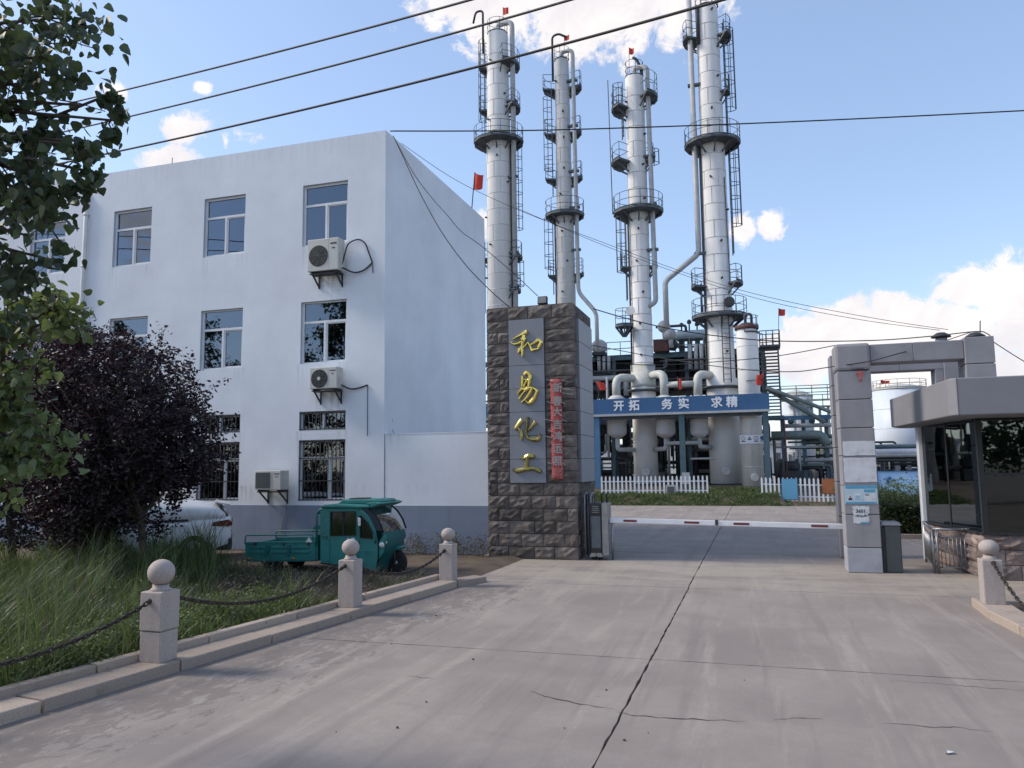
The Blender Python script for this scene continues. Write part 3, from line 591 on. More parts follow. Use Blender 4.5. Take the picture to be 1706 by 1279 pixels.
def air_con(label, x0, yt, x1, yb, depth=.42, sq=False, hose=None):
    y = YF - depth - .06; P0, P1 = at(x0, yt, y), at(x1, yb, y); a, b, d, c = P0.x, P1.x, P0.z, P1.z; w, h = b - a, d - c
    t = thing('air_conditioner', label, 'air conditioner', (a, YF, c), 'outdoor air conditioner units on the office wall')
    y1 = YF - .10
    build('casing', MB().box(a, b, y, y1, c, d), 'ac_white', t, bevel=.018, seg=2)
    fx, fz = a + w * .36, c + h * .47; R = min(w * .31, h * .43)
    if sq:
        g = MB().box(a + .02, a + w * .60, y - .012, y - .001, c + .05, d - .05); build('fan_grille', g, 'ac_mid', t)
        g = MB()
        for i in range(14): z = c + .07 + (h - .14) * i / 13; g.box(a + .03, a + w * .59, y - .02, y - .013, z - .004, z + .004)
        build('grille_wire', g, 'ac_dark', t)
    else:
        build('fan_grille', MB().lathe([(R * .98, 0), (R, .006), (R * .9, .012), (.001, .012)], (fx, y - .014, fz), 28, 'y'), 'ac_dark', t)
        g = MB()
        for k in range(1, 5): g.tube(arc((0, 0, 0), R * k / 4.3, 0, 360, 20)[:-1], .004, 4, closed=True)
        g.v = [(fx + p[0], y - .018, fz + p[1]) for p in g.v]
        for k in range(8): an = rad(45 * k); g.beam((fx, y - .018, fz), (fx + R * math.cos(an), y - .018, fz + R * math.sin(an)), .006)
        build('grille_wire', g, 'ac_mid', t); build('fan_hub', MB().lathe([(R * .2, 0), (R * .12, .012), (.001, .014)], (fx, y - .034, fz), 14, 'y'), 'ac_white', t) if hose == 'b' else None
    build('panel_seam', MB().box(a + w * .68, a + w * .685, y - .002, y + .002, c + .03, d - .03), 'ac_mid', t)
    build('badge', MB().box(a + w * .74, a + w * .95, y - .004, y - .001, d - h * .20, d - h * .15).box(a + w * .80, a + w * .89, y - .004, y - .001, d - h * .34, d - h * .30), 'ac_dark', t)
    for x in (a + w * .12, a + w * .88):
        k = MB().beam((x, YF, c - .02), (x, y + .02, c - .02), .04); k.beam((x, YF - .01, c - .36), (x, y + .06, c - .04), .035); k.beam((x, YF - .018, c - .4), (x, YF - .018, c), .035)
        build('bracket', k, 'iron', t)
    build('drip_tray', MB().box(a + .04, b - .03, y + .04, y1, c - .07, c - .045), 'iron', t)
    v = MB().box(b + .001, b + .05, y + .10, y + .22, c + .05, c + h * .55); build('valve_cover', v, 'ac_white', t)
    return t, a, b, c, d, y
t, a, b, c, d, y = air_con('topmost air conditioner under the right third floor window with a looped hose', 512.7, 400, 563, 448, .40, hose='a')
p = at(620, 437, YF - .03)
build('hose', MB().tube(bend([(b + .04, y + .15, c + .16), (b + .12, YF - .15, d - .1), (b + .42, YF - .06, d + .02), (b + .62, YF - .05, d - .12), (p.x, YF - .02, p.z)], .4), .020, 6).tube(bend([(b + .04, y + .15, c + .08), (b + .3, YF - .10, c - .06), (b + .6, YF - .06, c + .0), (p.x, YF - .02, p.z)], .4), .022, 6).tube([(p.x, YF - .03, p.z), (p.x + .03, YF - .03, p.z - .3)], .012, 5), 'iron', t)
t, a, b, c, d, y = air_con('air conditioner with white fan hub between second floor and ground floor windows', 516, 612.5, 561, 646, .38, hose='b')
p = at(612, 641, YF - .03)
build('hose', MB().tube(bend([(b + .04, y + .15, c + .1), (b + .2, YF - .06, c - .02), (b + .5, YF - .05, c + .02), (p.x, YF - .02, p.z)], .3), .022, 6).tube([(p.x, YF - .02, p.z), (p.x + .01, YF - .02, p.z - 1.4)], .009, 5), 'iron', t)
t, a, b, c, d, y = air_con('lowest air conditioner with a square dark grille just above the slate blue base', 425, 784, 467, 816, .45, sq=True)
build('hose', MB().tube(bend([(b - .1, YF - .05, c), (b - .1, YF - .04, c - .5), (b - .25, YF - .04, c - .95), (b - .3, YF - .04, 0.2)], .3), .014, 6), 'ac_mid', t)

# ------------------------------------------------------------------ stone gate pillar with gold characters
PX0, PX1, PY0, PY1, PZ = -6.27, -4.03, 18.0, 20.2, 6.13
pil = thing('gate_pillar', 'tall dark rough stone gate pillar with gold characters on grey panels', 'gate pillar', (PX0, PY0, 0))
build('core', MB().box(PX0 + .05, PX1 - .05, PY0 + .05, PY1 - .05, 0, PZ - .06), 'mortar', pil)
rough_cache = {}
def rough_block(u0, u1, z0, z1, face):          # rock-faced block laid on the front (-Y) or a side of the pillar
    g = .007; u0 += g; u1 -= g; z0 += g; z1 -= g; nu, nz = 5, 4; vs = []; th = .11
    ang = random.uniform(-.6, .6)
    for j in range(nz + 1):
        for i in range(nu + 1):
            e = min(i, nu - i, j, nz - j); d = 0.012 if e == 0 else (.034 + random.uniform(-.024, .028) + .012 * ((i - nu / 2) * ang))
            u = u0 + (u1 - u0) * i / nu; z = z0 + (z1 - z0) * j / nz
            if 0 < i < nu: z += random.uniform(-.012, .012) if 0 < j < nz else 0
            vs.append((u, z, d))
    fs = [(j * (nu + 1) + i, j * (nu + 1) + i + 1, (j + 1) * (nu + 1) + i + 1, (j + 1) * (nu + 1) + i) for j in range(nz) for i in range(nu)]
    ring = [i for i in range(nu + 1)] + [j * (nu + 1) + nu for j in range(1, nz + 1)] + [nz * (nu + 1) + i for i in range(nu - 1, -1, -1)] + [j * (nu + 1) for j in range(nz - 1, 0, -1)]
    o = len(vs); vs += [(vs[k][0], vs[k][1], -th) for k in ring]; n = len(ring)
    fs += [(ring[i], o + i, o + (i + 1) % n, ring[(i + 1) % n]) for i in range(n)]
    fn = {'f': lambda u, z, d: (u, PY0 - d + .04, z), 'r': lambda u, z, d: (PX1 + d - .04, u, z), 'l': lambda u, z, d: (PX0 - d + .04, u, z), 'b': lambda u, z, d: (u, PY1 + d - .04, z)}[face]
    m = MB(); m.add([fn(*v) for v in vs], fs); return build('stone_block', m, 'dark_stone', pil)
def course(u0, u1, z0, z1, face, n, off):
    w = (u1 - u0) / n; cuts = [u0]; x = u0 + (w * .5 if off else w)
    while x < u1 - w * .3: cuts.append(x + random.uniform(-.05, .05)); x += w
    cuts.append(u1)
    for a, b in zip(cuts[:-1], cuts[1:]): rough_block(a, b, z0, z1, face)
PA0, PA1, PB, PT = -5.68, -4.775, 1.80, 5.80
for i in range(6): z = i * .3; course(PX0 + .002, PX1 - .002, z, z + .3, 'f', 4, i % 2)
for i in range(14):
    z = PB + i * (PT - PB) / 14; h = (PT - PB) / 14
    course(PX0 + .002, PA0 - .004, z, z + h, 'f', 1 if i % 2 else 2, 0) if i % 3 != 1 else course(PX0 + .002, PA0 - .004, z, z + h, 'f', 1, 0)
    course(PA1 + .004, PX1 - .002, z, z + h, 'f', 1, 0)
course(PX0 + .002, PX1 - .002, PT, PZ, 'f', 4, 0)
for f in ('r', 'l'):
    for i in range(6): z = i * .3; course(PY0 + .075, PY1, z, z + .3, f, 4, i % 2)
    for i in range(14):
        z = PB + i * (PT - PB) / 14; h = (PT - PB) / 14
        if f == 'r': course(PY0 + .075, PY0 + .30, z, z + h, f, 1, 0); course(PY1 - .28, PY1, z, z + h, f, 1, 0)
        else: course(PY0 + .075, PY1, z, z + h, f, 4, i % 2)
    course(PY0 + .075, PY1, PT, PZ, f, 4, 0)
build('cap_slab', MB().box(PX0 + .03, PX1 - .03, PY0 + .03, PY1 - .03, PZ - .06, PZ + .01), 'dark_stone', pil)
for i in range(7):
    h = (PT - PB) / 7; z = PB + i * h
    build('panel', MB().box(PA0 + .004, PA1 - .004, PY0 - .012, PY0 + .05, z + .004, z + h - .004), 'panel_granite', pil, bevel=.004)
    build('panel', MB().box(PX1 - .05, PX1 + .055, PY0 + .31, PY1 - .29, z + .004, z + h - .004), 'panel_granite', pil, bevel=.004)
# gold brush characters, stroke by stroke: (photo pixel points with brush width in pixels)
def brush(strokes, lab, ox, oy, sc, mat='gold'):
    m = MB(); n = 8
    for st in strokes:
        pts = [(at(ox + x / sc, oy + y / sc, PY0 - .02), w * 1.15 / sc * .0148) for (x, y, w) in st]
        P = [p for p, _ in pts]; Wd = [w for _, w in pts]; Q = []; Ws = []
        for i in range(len(P) - 1):
            p0, p1, p2, p3 = P[max(i - 1, 0)], P[i], P[i + 1], P[min(i + 2, len(P) - 1)]
            for k in range(4):
                t = k / 4; q = .5 * ((2 * p1) + (p2 - p0) * t + (2 * p0 - 5 * p1 + 4 * p2 - p3) * t * t + (3 * p1 - p0 - 3 * p2 + p3) * t ** 3)
                Q.append(q); Ws.append(Wd[i] * (1 - t) + Wd[i + 1] * t)
        Q.append(P[-1]); Ws.append(Wd[-1]); vs = []
        for i, q in enumerate(Q):
            d = Q[min(i + 1, len(Q) - 1)] - Q[max(i - 1, 0)]; nrm = Vector((-d.z, 0, d.x)); nrm = nrm.normalized() if nrm.length > 1e-6 else Vector((1, 0, 0)); w = Ws[i] / 2
            for (u, dep) in ((-1, .02), (-1, -.035), (-.35, -.062), (.35, -.062), (1, -.035), (1, .02)): vs.append(q + nrm * u * w + Vector((0, dep, 0)))
        k = 6; fs = [(i * k + j, i * k + (j + 1) % k, (i + 1) * k + (j + 1) % k, (i + 1) * k + j) for i in range(len(Q) - 1) for j in range(k)]
        fs += [tuple(range(k)), tuple((len(Q) - 1) * k + j for j in reversed(range(k)))]; m.add(vs, fs)
    return build('gold_character', m, mat, pil, label=lab)
s1 = 1492 / 70; s2 = 1279 / 70; s3 = 1628 / 70; s4 = 1706 / 70
brush([[(720, 270, 130), (600, 330, 110), (420, 420, 60), (210, 550, 30)], [(150, 640, 60), (260, 710, 70), (460, 650, 110), (690, 500, 60)], [(580, 390, 120), (560, 600, 130), (530, 800, 110), (540, 1000, 80), (550, 1170, 40)],
       [(520, 800, 100), (450, 920, 120), (400, 1020, 60)], [(540, 860, 80), (660, 760, 60), (760, 640, 50)], [(760, 650, 60), (830, 800, 90), (890, 960, 80)], [(830, 740, 60), (980, 650, 80), (1130, 570, 130), (1200, 660, 140), (1110, 840, 110)], [(880, 920, 90), (1000, 890, 90), (1130, 880, 70)]], 'gold brushed character at the top of the panels', 845, 540, s1)
brush([[(470, 300, 60), (465, 480, 80), (460, 620, 60)], [(520, 260, 70), (620, 190, 100), (690, 280, 110), (680, 460, 100), (650, 650, 90)], [(510, 410, 40), (600, 420, 70), (560, 520, 60), (510, 620, 60)], [(440, 640, 60), (540, 710, 120), (660, 660, 110), (800, 650, 70)],
       [(480, 670, 70), (400, 740, 60), (330, 850, 50)], [(560, 750, 60), (460, 860, 60), (370, 1000, 60)], [(760, 660, 90), (700, 800, 100), (590, 960, 80), (440, 1110, 50)], [(800, 660, 70), (900, 740, 90), (870, 880, 100), (780, 1030, 110), (670, 1120, 100), (570, 1040, 30)]], 'second gold character below the top one', 845, 610, s2)
brush([[(590, 340, 160), (480, 480, 150), (370, 620, 120), (290, 690, 60)], [(440, 640, 80), (520, 760, 130), (560, 920, 120), (560, 1100, 90)], [(810, 220, 90), (790, 420, 110), (760, 660, 90), (750, 880, 80), (830, 1030, 110), (1030, 1080, 150), (1240, 1060, 150), (1250, 860, 40)], [(1110, 400, 150), (990, 560, 110), (830, 740, 100)]], 'third gold character with a curved hook', 845, 685, s3, 'gold_dull')
brush([[(540, 390, 50), (700, 440, 130), (880, 370, 190), (1050, 360, 160), (1120, 400, 60)], [(820, 450, 130), (800, 640, 150), (760, 880, 130)], [(250, 880, 70), (420, 950, 170), (760, 890, 130), (1100, 860, 130), (1330, 960, 150), (1400, 950, 60)]], 'lowest gold character with a long dark bottom stroke', 845, 745, s4, 'gold_dull')
# red couplet strip taped to the pillar
bn = thing('red_banner', 'faded red paper couplet strip with silver characters taped to the stone pillar', 'banner', (-4.5, PY0, 3))
yb = PY0 - .05; A, B = at(917, 632, yb), at(939, 798, yb); m = MB(); vs = []
for i in range(25):
    z = A.z + (B.z - A.z) * i / 24; dy = .012 * math.sin(i * 1.7) + .006 * random.random()
    for u in (0, .33, .66, 1): vs.append((A.x + (B.x - A.x) * u + random.uniform(-.004, .004), yb - .012 + dy * (1 if u in (0, 1) else -.6), z))
m.add(vs, [(i * 4 + j, i * 4 + j + 1, i * 4 + j + 5, i * 4 + j + 4) for i in range(24) for j in range(3)], True)
o = build('strip', m, 'red_paper', bn, fix=False); so2 = o.modifiers.new('s', 'SOLIDIFY'); so2.thickness = .003
for ch, py in zip('新春大吉鸿运照', (647, 669, 687, 708, 728, 748, 769)):
    p = at(928.5, py, yb - .035); text(bn, 'character', ch, 'silver_ink', .245, p, extr=.003, bold=.008)
m = MB()
for i in range(150):
    p = at(918 + 20 * random.random(), 780 + 17 * random.random() if i < 120 else 633 + 5 * random.random(), yb - .032); s_ = random.uniform(.004, .014); m.box(p.x, p.x + s_, p.y, p.y + .002, p.z, p.z + s_)
build('glitter', m, 'silver_ink', bn)['kind'] = 'stuff'
for py, l, r in ((634, 6, 8), (648, 0, 17), (655, 0, 17), (671, 5, 3), (700, 10, 6), (718, 4, 2), (728, 8, 2), (772, 4, 3)):
    m = MB()
    if l: a = at(917 - l, py - 2, yb); b = at(920, py + 1, yb); m.beam((a.x, yb - .03, a.z), (b.x, yb - .03, b.z), .03, .006)
    if r: a = at(937, py - 1, yb); b = at(939 + r, py + 2, yb); m.beam((a.x, yb - .03, a.z), (b.x, yb - .03, b.z), .03, .006)
    build('tape', m, 'tape', bn)
fl = thing('floodlight', 'small black floodlight standing on top of the stone gate pillar', 'floodlight', (-4.9, 18.3, PZ))
c = at(904, 500, 18.25); build('lamp_head', MB().beam((c.x, c.y - .05, c.z), (c.x, c.y + .06, c.z - .02), .24, .20), 'iron', fl, bevel=.01)
build('lens', MB().beam((c.x, c.y - .056, c.z + .001), (c.x, c.y - .050, c.z), .20, .16), 'ac_mid', fl); build('stand', MB().box(c.x - .03, c.x + .12, c.y, c.y + .06, PZ + .01, c.z - .06), 'iron', fl)
# ------------------------------------------------------------------ concrete gateway on the right
GXa, GXb, GY = 1.69, 2.335, 17.1
gw = thing('gateway', 'pale grey double gateway frame of jointed concrete blocks beside the guard house', 'gateway', (GXa, GY, 0))
def gblock(x0, x1, y0, y1, z0, z1, mat='gate_concrete', g=.006, name='concrete_block'):
    return build(name, MB().box(x0 + .001, x1 - .001, y0, y1, z0 + g, z1 - g), mat, gw, bevel=.013, seg=2)
build('core', MB().box(GXa + .03, GXb - .03, GY + .03, GY + .57, 0, 4.58).box(1.84, 2.30, 19.64, 20.11, 0, 4.66).box(4.08, 4.54, GY + .03, GY + .57, 3.5, 4.58).box(2.29, 4.1, GY + .06, GY + .55, 4.25, 4.54).box(2.29, 4.25, 19.67, 20.08, 4.34, 4.63), 'mortar', gw)
jz = [0.0] + [zy(1425, y, GY) for y in (912, 857, 809, 759, 712.5, 665, 617)] + [4.64]
for i in range(len(jz) - 1):
    e = .025 if i == len(jz) - 2 else 0
    gblock(GXa - e, GXb + e * .3, GY - e, GY + .61, jz[i], jz[i + 1], 'gate_worn' if i in (0,) else 'gate_concrete').modifiers[0].width = .013 if e == 0 else .06
jb = [0, .95, 1.75, 2.55, 3.3, 4.0, 4.73]
for i in range(6): gblock(1.80, 2.34, 19.6, 20.15, jb[i], jb[i + 1])
gblock(GXb + .012, 3.14, GY + .03, GY + .58, 4.21, 4.60); gblock(3.14, 4.045, GY + .03, GY + .58, 4.21, 4.60)
gblock(2.34, 3.3, 19.63, 20.12, 4.29, 4.68); gblock(3.3, 4.2, 19.63, 20.12, 4.29, 4.68)
gblock(4.05, 4.575, GY, GY + .61, 4.10, 4.64); gblock(4.05, 4.575, GY, GY + .61, 3.66, 4.10)
gblock(4.2, 4.7, 19.6, 20.15, 3.75, 4.73); gblock(4.02, 4.2, 19.64, 20.1, 3.75, 4.34)
yp = GY - .004
def sheet(name, label, cat, x0, y0, x1, y1, mat, torn=.0, t=.004, yy=yp):
    a, b = at(x0, y1, yy), at(x1, y0, yy); n = 9; P = []
    for (p, q) in (((a.x, a.z), (b.x, a.z)), ((b.x, a.z), (b.x, b.z)), ((b.x, b.z), (a.x, b.z)), ((a.x, b.z), (a.x, a.z))):
        for i in range(n): k = i / n; P.append((p[0] + (q[0] - p[0]) * k + random.uniform(-torn, torn), p[1] + (q[1] - p[1]) * k + random.uniform(-torn, torn)))
    th = thing(name, label, cat, (a.x, yy, a.z)) if label else None
    m = MB(); m.prism(P, lambda u, w, d: (u, d, w), yy - t, yy)
    return th, build('sheet', m, mat, th), a, b
sheet('notice', 'upper plain white paper sheet pasted on the front gateway leg', 'notice', 1405, 734, 1457, 759, 'paper_white', .004)
sheet('notice', 'lower plain white paper sheet pasted above the blue poster on the gateway leg', 'notice', 1407, 762, 1459, 803, 'paper_white', .006)
th, sh, a, b = sheet('poster', 'blue information poster with a small portrait on the gateway leg', 'poster', 1408, 808, 1461, 839, 'paper_pale')
def flat(name, x0, y0, x1, y1, mat, dep, parent, yy=yp):
    p, q = at(x0, y1, yy), at(x1, y0, yy); return build(name, MB().box(p.x, q.x, yy - dep - .0012, yy - dep, p.z, q.z), mat, parent)
flat('header_band', 1408.2, 808.2, 1460.8, 814, 'paper_blue', .0045, th); flat('footer_band', 1409, 836, 1461, 838.8, 'paper_blue', .0045, th); flat('side_band', 1439.5, 815, 1458, 820, 'paper_blue', .0045, th)
flat('portrait', 1413, 825, 1420, 833, 'paper_white', .0045, th); flat('portrait_head', 1415, 825.8, 1418, 829.5, 'skin_print', .006, th); flat('portrait_body', 1413.6, 829.5, 1419.6, 833, 'ink', .006, th)
flat('info_panel', 1423, 822, 1433.5, 832, 'paper_white', .0045, th)
for i in range(4): flat('text_line', 1424.5, 825.5 + i * 1.7, 1432, 826.3 + i * 1.7, 'paper_blue', .006, th)
flat('info_panel', 1440, 822, 1459, 834.5, 'paper_white', .0045, th)
for i in range(2): flat('text_line', 1441, 823 + i * 1.5, 1448, 823.8 + i * 1.5, 'ink', .006, th)
th, sh, a, b = sheet('notice', 'torn white paper scrap with dark print below the blue poster', 'notice', 1421, 843, 1447, 858, 'paper_white', .02)
p = at(1434, 851.5, yp); text(th, 'print', '3601', 'ink', .095, (p.x, yp - .006, p.z), extr=.001, bold=.003)
th, sh, a, b = sheet('notice', 'lower torn white paper scrap with a blue edge near the boom', 'notice', 1422.5, 861, 1448, 871, 'paper_white', .016); flat('blue_edge', 1434, 869.5, 1448, 872, 'paper_blue', .0045, th)
rc = thing('red_cloth', 'small torn red cloth scrap hanging high on the gateway leg', 'cloth', tuple(at(1433, 635, yp)))
m = MB(); p = at(1433, 618, yp); vs = []
for i in range(7): w = .05 + .03 * math.sin(i * 1.1) + .02 * random.random(); vs += [(p.x - w, yp - .03 - .01 * random.random(), p.z - i * .036), (p.x + w * .7, yp - .03 - .01 * random.random(), p.z - i * .036)]
m.add(vs, [(2 * i, 2 * i + 1, 2 * i + 3, 2 * i + 2) for i in range(6)], True); build('cloth', m, 'red_faded', rc, fix=False)
build('wire_tie', MB().tube([(p.x - .17, yp - .01, p.z + .05), (p.x + .05, yp - .03, p.z + .04), (p.x + .12, yp - .01, p.z)], .008, 5), 'iron', rc)

# ------------------------------------------------------------------ guard house
GX, GYc, GZ0, GZ1 = 4.0, 16.55, .86, 2.98
gh = thing('guard_house', 'low guard house with dark tinted glass walls under a thick grey slab roof', 'guard house', (GX, GYc, 0))
def rough2(u0, u1, z0, z1, fn, parent, mat, name='stone_block', th=.06, amp=1.0):
    g = .006; u0 += g; u1 -= g; z0 += g; z1 -= g; nu, nz = 5, 4; vs = []
    for j in range(nz + 1):
        for i in range(nu + 1):
            e = min(i, nu - i, j, nz - j); d = 0.006 if e == 0 else (.045 + random.uniform(-.035, .045)) * amp
            vs.append((u0 + (u1 - u0) * i / nu, z0 + (z1 - z0) * j / nz, d))
    fs = [(j * (nu + 1) + i, j * (nu + 1) + i + 1, (j + 1) * (nu + 1) + i + 1, (j + 1) * (nu + 1) + i) for j in range(nz) for i in range(nu)]
    ring = [i for i in range(nu + 1)] + [j * (nu + 1) + nu for j in range(1, nz + 1)] + [nz * (nu + 1) + i for i in range(nu - 1, -1, -1)] + [j * (nu + 1) for j in range(nz - 1, 0, -1)]
    o = len(vs); vs += [(vs[k][0], vs[k][1], -th) for k in ring]; n = len(ring)
    fs += [(ring[i], o + i, o + (i + 1) % n, ring[(i + 1) % n]) for i in range(n)]
    m = MB(); m.add([fn(*v) for v in vs], fs); return build(name, m, mat, parent)
YE = 19.75
lw = lambda y: GX - .125 * (y - GYc)
def lbox(m, o0, o1, y0, y1, z0, z1): return m.prism([(lw(y0) + o0, y0), (lw(y0) + o1, y0), (lw(y1) + o1, y1), (lw(y1) + o0, y1)], lambda u, w, d: (u, w, d), z0, z1)
build('base_core', lbox(MB(), .05, .5, GYc + .06, YE, 0, GZ0 - .03).box(GX + .5, 11.9, GYc + .05, YE, 0, GZ0 - .03), 'mortar', gh)
for j in range(3):
    z0, z1 = j * (GZ0 - .03) / 3, (j + 1) * (GZ0 - .03) / 3
    u = GYc + .06 - (.25 if j % 2 else 0)
    while u < YE - .05:
        v = min(u + random.uniform(.5, .8), YE); rough2(max(u, GYc + .06), v, z0, z1, lambda a, z, d: (lw(a) + .04 - d, a, z), gh, 'guard_stone'); u = v
    u = GX + .0 - (.2 if j % 2 else 0)
    while u < 9.5:
        v = u + random.uniform(.5, .8); rough2(max(u, GX + .015), v, z0, z1, lambda a, z, d: (a, GYc + .04 - d, z), gh, 'guard_stone'); u = v
build('sill', lbox(MB().box(GX - .03, 11.9, GYc - .03, GYc + .22, GZ0 - .03, GZ0), -.03, .22, GYc + .221, YE, GZ0 - .03, GZ0), 'frame_dark', gh)
for (a, b) in ((GYc + .10, 18.2), (18.26, YE - .08)): build('glass_pane', lbox(MB(), .05, .062, a, b, GZ0, GZ1), 'tinted_glass', gh)
for (a, b) in ((GX + .10, 5.75), (5.81, 7.6), (7.66, 9.4)): build('glass_pane', MB().box(a, b, GYc + .05, GYc + .062, GZ0, GZ1), 'tinted_glass', gh)
build('corner_mullion', MB().box(GX + .01, GX + .10, GYc + .01, GYc + .10, GZ0, GZ1), 'frame_dark', gh); build('mullion', lbox(MB(), .04, .09, 18.2, 18.26, GZ0, GZ1), 'frame_dark', gh)
for x in (5.75, 7.6): build('mullion', MB().box(x, x + .06, GYc + .04, GYc + .09, GZ0, GZ1), 'frame_dark', gh)
build('transom', MB().box(GX + .101, 9.4, GYc + .043, GYc + .047, 1.93, 1.97), 'frame_dark', gh)
build('corner_post', lbox(MB(), -.02, .16, YE - .07, YE + .10, 0, GZ1), 'white_paint', gh)
build('back_wall', MB().box(GX - .2, 11.9, YE - .05, YE, GZ0, GZ1).box(11.8, 11.9, GYc + .1, YE - .051, GZ0, GZ1), 'curtain', gh)
build('desk', MB().box(4.6, 6.6, 17.5, 18.2, .9, 1.02), 'curtain', gh); build('back_window', MB().box(6.0, 7.2, YE - .07, YE - .055, 1.7, 2.5), 'blind', gh)
RZ0, RZ1 = 3.0, 3.665
poly = [(3.46, 15.34), (12.5, 15.34), (12.5, 20.6), (3.4, 20.6), (3.10, 20.0), (3.36, 15.44)]
m = MB(); m.prism(poly, lambda u, w, d: (u, w, d), RZ0, RZ1); build('roof_slab', m, 'roof_fascia', gh, bevel=.02, seg=2)
m = MB(); m.prism([(3.9, 15.9), (12, 15.9), (12, 20.2), (3.7, 20.2)], lambda u, w, d: (u, w, d), RZ1, RZ1 + .02); build('roof_felt', m, 'yard', gh)
build('soffit_seam', MB().box(3.47, 3.475, 15.336, 15.339, RZ0, RZ1), 'joint_fill', gh)
for (px_, lab) in ((1568, 'left roof vent with a dark conical cap behind the gateway beam'), (1625, 'right roof vent with a dark conical cap behind the gateway beam')):
    p = at(px_, 566, 20.35); v = thing('roof_vent', lab, 'roof vent', (p.x, 20.35, 3.68), 'roof vents behind the gateway')
    build('flue', MB().lathe([(.13, RZ1 + .02), (.13, p.z + .02)], (p.x, 20.35, 0), 12), 'gate_worn', v)
    build('cap', MB().lathe([(.22, p.z + .06), (.21, p.z + .09), (.09, p.z + .17), (.005, p.z + .18)], (p.x, 20.35, 0), 14), 'iron', v)
    build('stay', MB().tube([(p.x - .1, 20.3, p.z), (p.x - .12, 20.3, p.z + .09)], .015, 4).tube([(p.x + .1, 20.3, p.z), (p.x + .12, 20.3, p.z + .09)], .015, 4), 'iron', v)

# ------------------------------------------------------------------ boom barrier, retractable gate, railing
bm_ = thing('boom_barrier', 'white boom barrier pole with dark red stripes lowered across the driveway', 'barrier', (2.5, 18.3, 0))
YBm = 18.3; xa, xb = xy(1016, 868, YBm), 2.42
za, zb = zy(1020, 866.5, YBm), zy(1410, 878, YBm)
bz = lambda x: za + (zb - za) * (x - xa) / (xb - xa)
xm = xy(1194, 870, YBm)
build('boom', MB().beam((xa, YBm, bz(xa)), (xm - .02, YBm, bz(xm)), .055, .115), 'white_paint', bm_, bevel=.01); build('boom', MB().beam((xm + .02, YBm, bz(xm)), (xb, YBm, bz(xb)), .055, .115), 'white_paint', bm_, bevel=.01)
for (l, r) in ((1039, 1061), (1140, 1165), (1222, 1248), (1351, 1379)):
    l, r = xy(l, 870, YBm), xy(r, 870, YBm); build('stripe', MB().beam((l, YBm - .002, bz(l)), (r, YBm - .002, bz(r)), .064, .048), 'barrier_red', bm_)
build('joint_sleeve', MB().box(xm - .03, xm + .03, YBm - .06, YBm + .06, bz(xm) - .045, bz(xm) + .075), 'iron', bm_)
cab = build('cabinet', MB().box(2.42, 2.72, 17.25, 17.62, 0, .93), 'cabinet_grey', bm_, bevel=.02); build('cabinet_lid', MB().prism([(2.36, .93), (2.74, .93), (2.70, 1.0), (2.38, 1.0)], lambda u, w, d: (u, d, w), 17.22, 17.65), 'gate_worn', bm_, bevel=.01)
build('hinge_plate', MB().box(2.34, 2.419, 17.25, 17.62, 0, .9), 'frame_dark', bm_); build('pivot', MB().beam((2.42, 17.5, .82), (2.42, 18.36, .82), .10), 'iron', bm_)
rest = MB().tube([(xa + .05, YBm, 0.0), (xa + .05, YBm, za - .06)], .025, 8).tube([(xa - .02, YBm, za - .02), (xa, YBm, za - .07), (xa + .1, YBm, za - .07), (xa + .12, YBm, za - .02)], .015, 5)
build('boom_rest', rest, 'steel_stainless', bm_)
rg = thing('retractable_gate', 'folded stainless retractable gate with a dark drive box beside the stone pillar', 'gate', (-3.7, 18.4, 0))
for i, px_ in enumerate((970, 975, 980, 985.5)):
    x = xy(px_, 925, 18.12); build('gate_post', MB().tube([(x, 18.14 + .05 * (i % 2), .05), (x, 18.14 + .05 * (i % 2), zy(px_, 823 + (i % 2) * 3, 18.12)), (x, 18.35, zy(px_, 823, 18.12) + .02), (x, 18.7, zy(px_, 823, 18.12)), (x, 18.72, .05)], .016, 6), 'frame_dark' if i % 2 == 0 else 'steel_stainless', rg)
x0, x1, x2 = xy(985, 925, 18.12), xy(1003, 925, 18.12), xy(1013, 920, 18.12)
zt = zy(990, 838, 18.12); build('drive_box', MB().box(x0, x1, 18.12, 18.62, .10, zt), 'frame_dark', rg, bevel=.015)
build('end_cover', MB().prism([(x1 + .003, .08), (x2 + .02, .12), (x2 + .01, zt), (x1 + .003, zt)], lambda u, w, d: (u, d, w), 18.14, 18.60), 'steel_stainless', rg, bevel=.01)
build('front_plate', MB().box(x0 + .02, x1 - .02, 18.105, 18.118, .28, zt - .30), 'steel_dark', rg); build('warning_plate', MB().box(x0 + .02, x1 - .02, 18.100, 18.118, zt - .25, zt - .03), 'iron', rg)
for i in range(4): build('plate_slot', MB().box(x0 + .05, x1 - .05, 18.094, 18.0995, zt - .22 + i * .045, zt - .205 + i * .045), 'ac_mid', rg)
for (xx, s) in ((x0 + .06, 0), (x1 - .06, 0)): build('wheel', MB().lathe([(.07, -.03), (.075, 0), (.07, .03)], (xx, 18.2, .075), 14, 'y'), 'rubber', rg); build('wheel_guard', MB().prism([(xx - .09, .08), (xx + .09, .08), (xx + .05, .17), (xx - .05, .17)], lambda u, w, d: (u, d, w), 18.085, 18.10), 'steel_stainless', rg)
for px_ in (1002.5, 1011): x = xy(px_, 830, 18.3); build('antenna_post', MB().tube([(x, 18.3, zt), (x, 18.3, zy(px_, 822, 18.3)), (x + .04, 18.3, zy(px_, 820, 18.3))], .018, 6), 'frame_dark', rg)
ra = thing('railing', 'short grey steel railing corner beside the guard house stone base', 'railing', (3.3, 17.35, 0))
P = [(3.50, 19.2), (3.30, 17.35), (4.0, 17.35)]
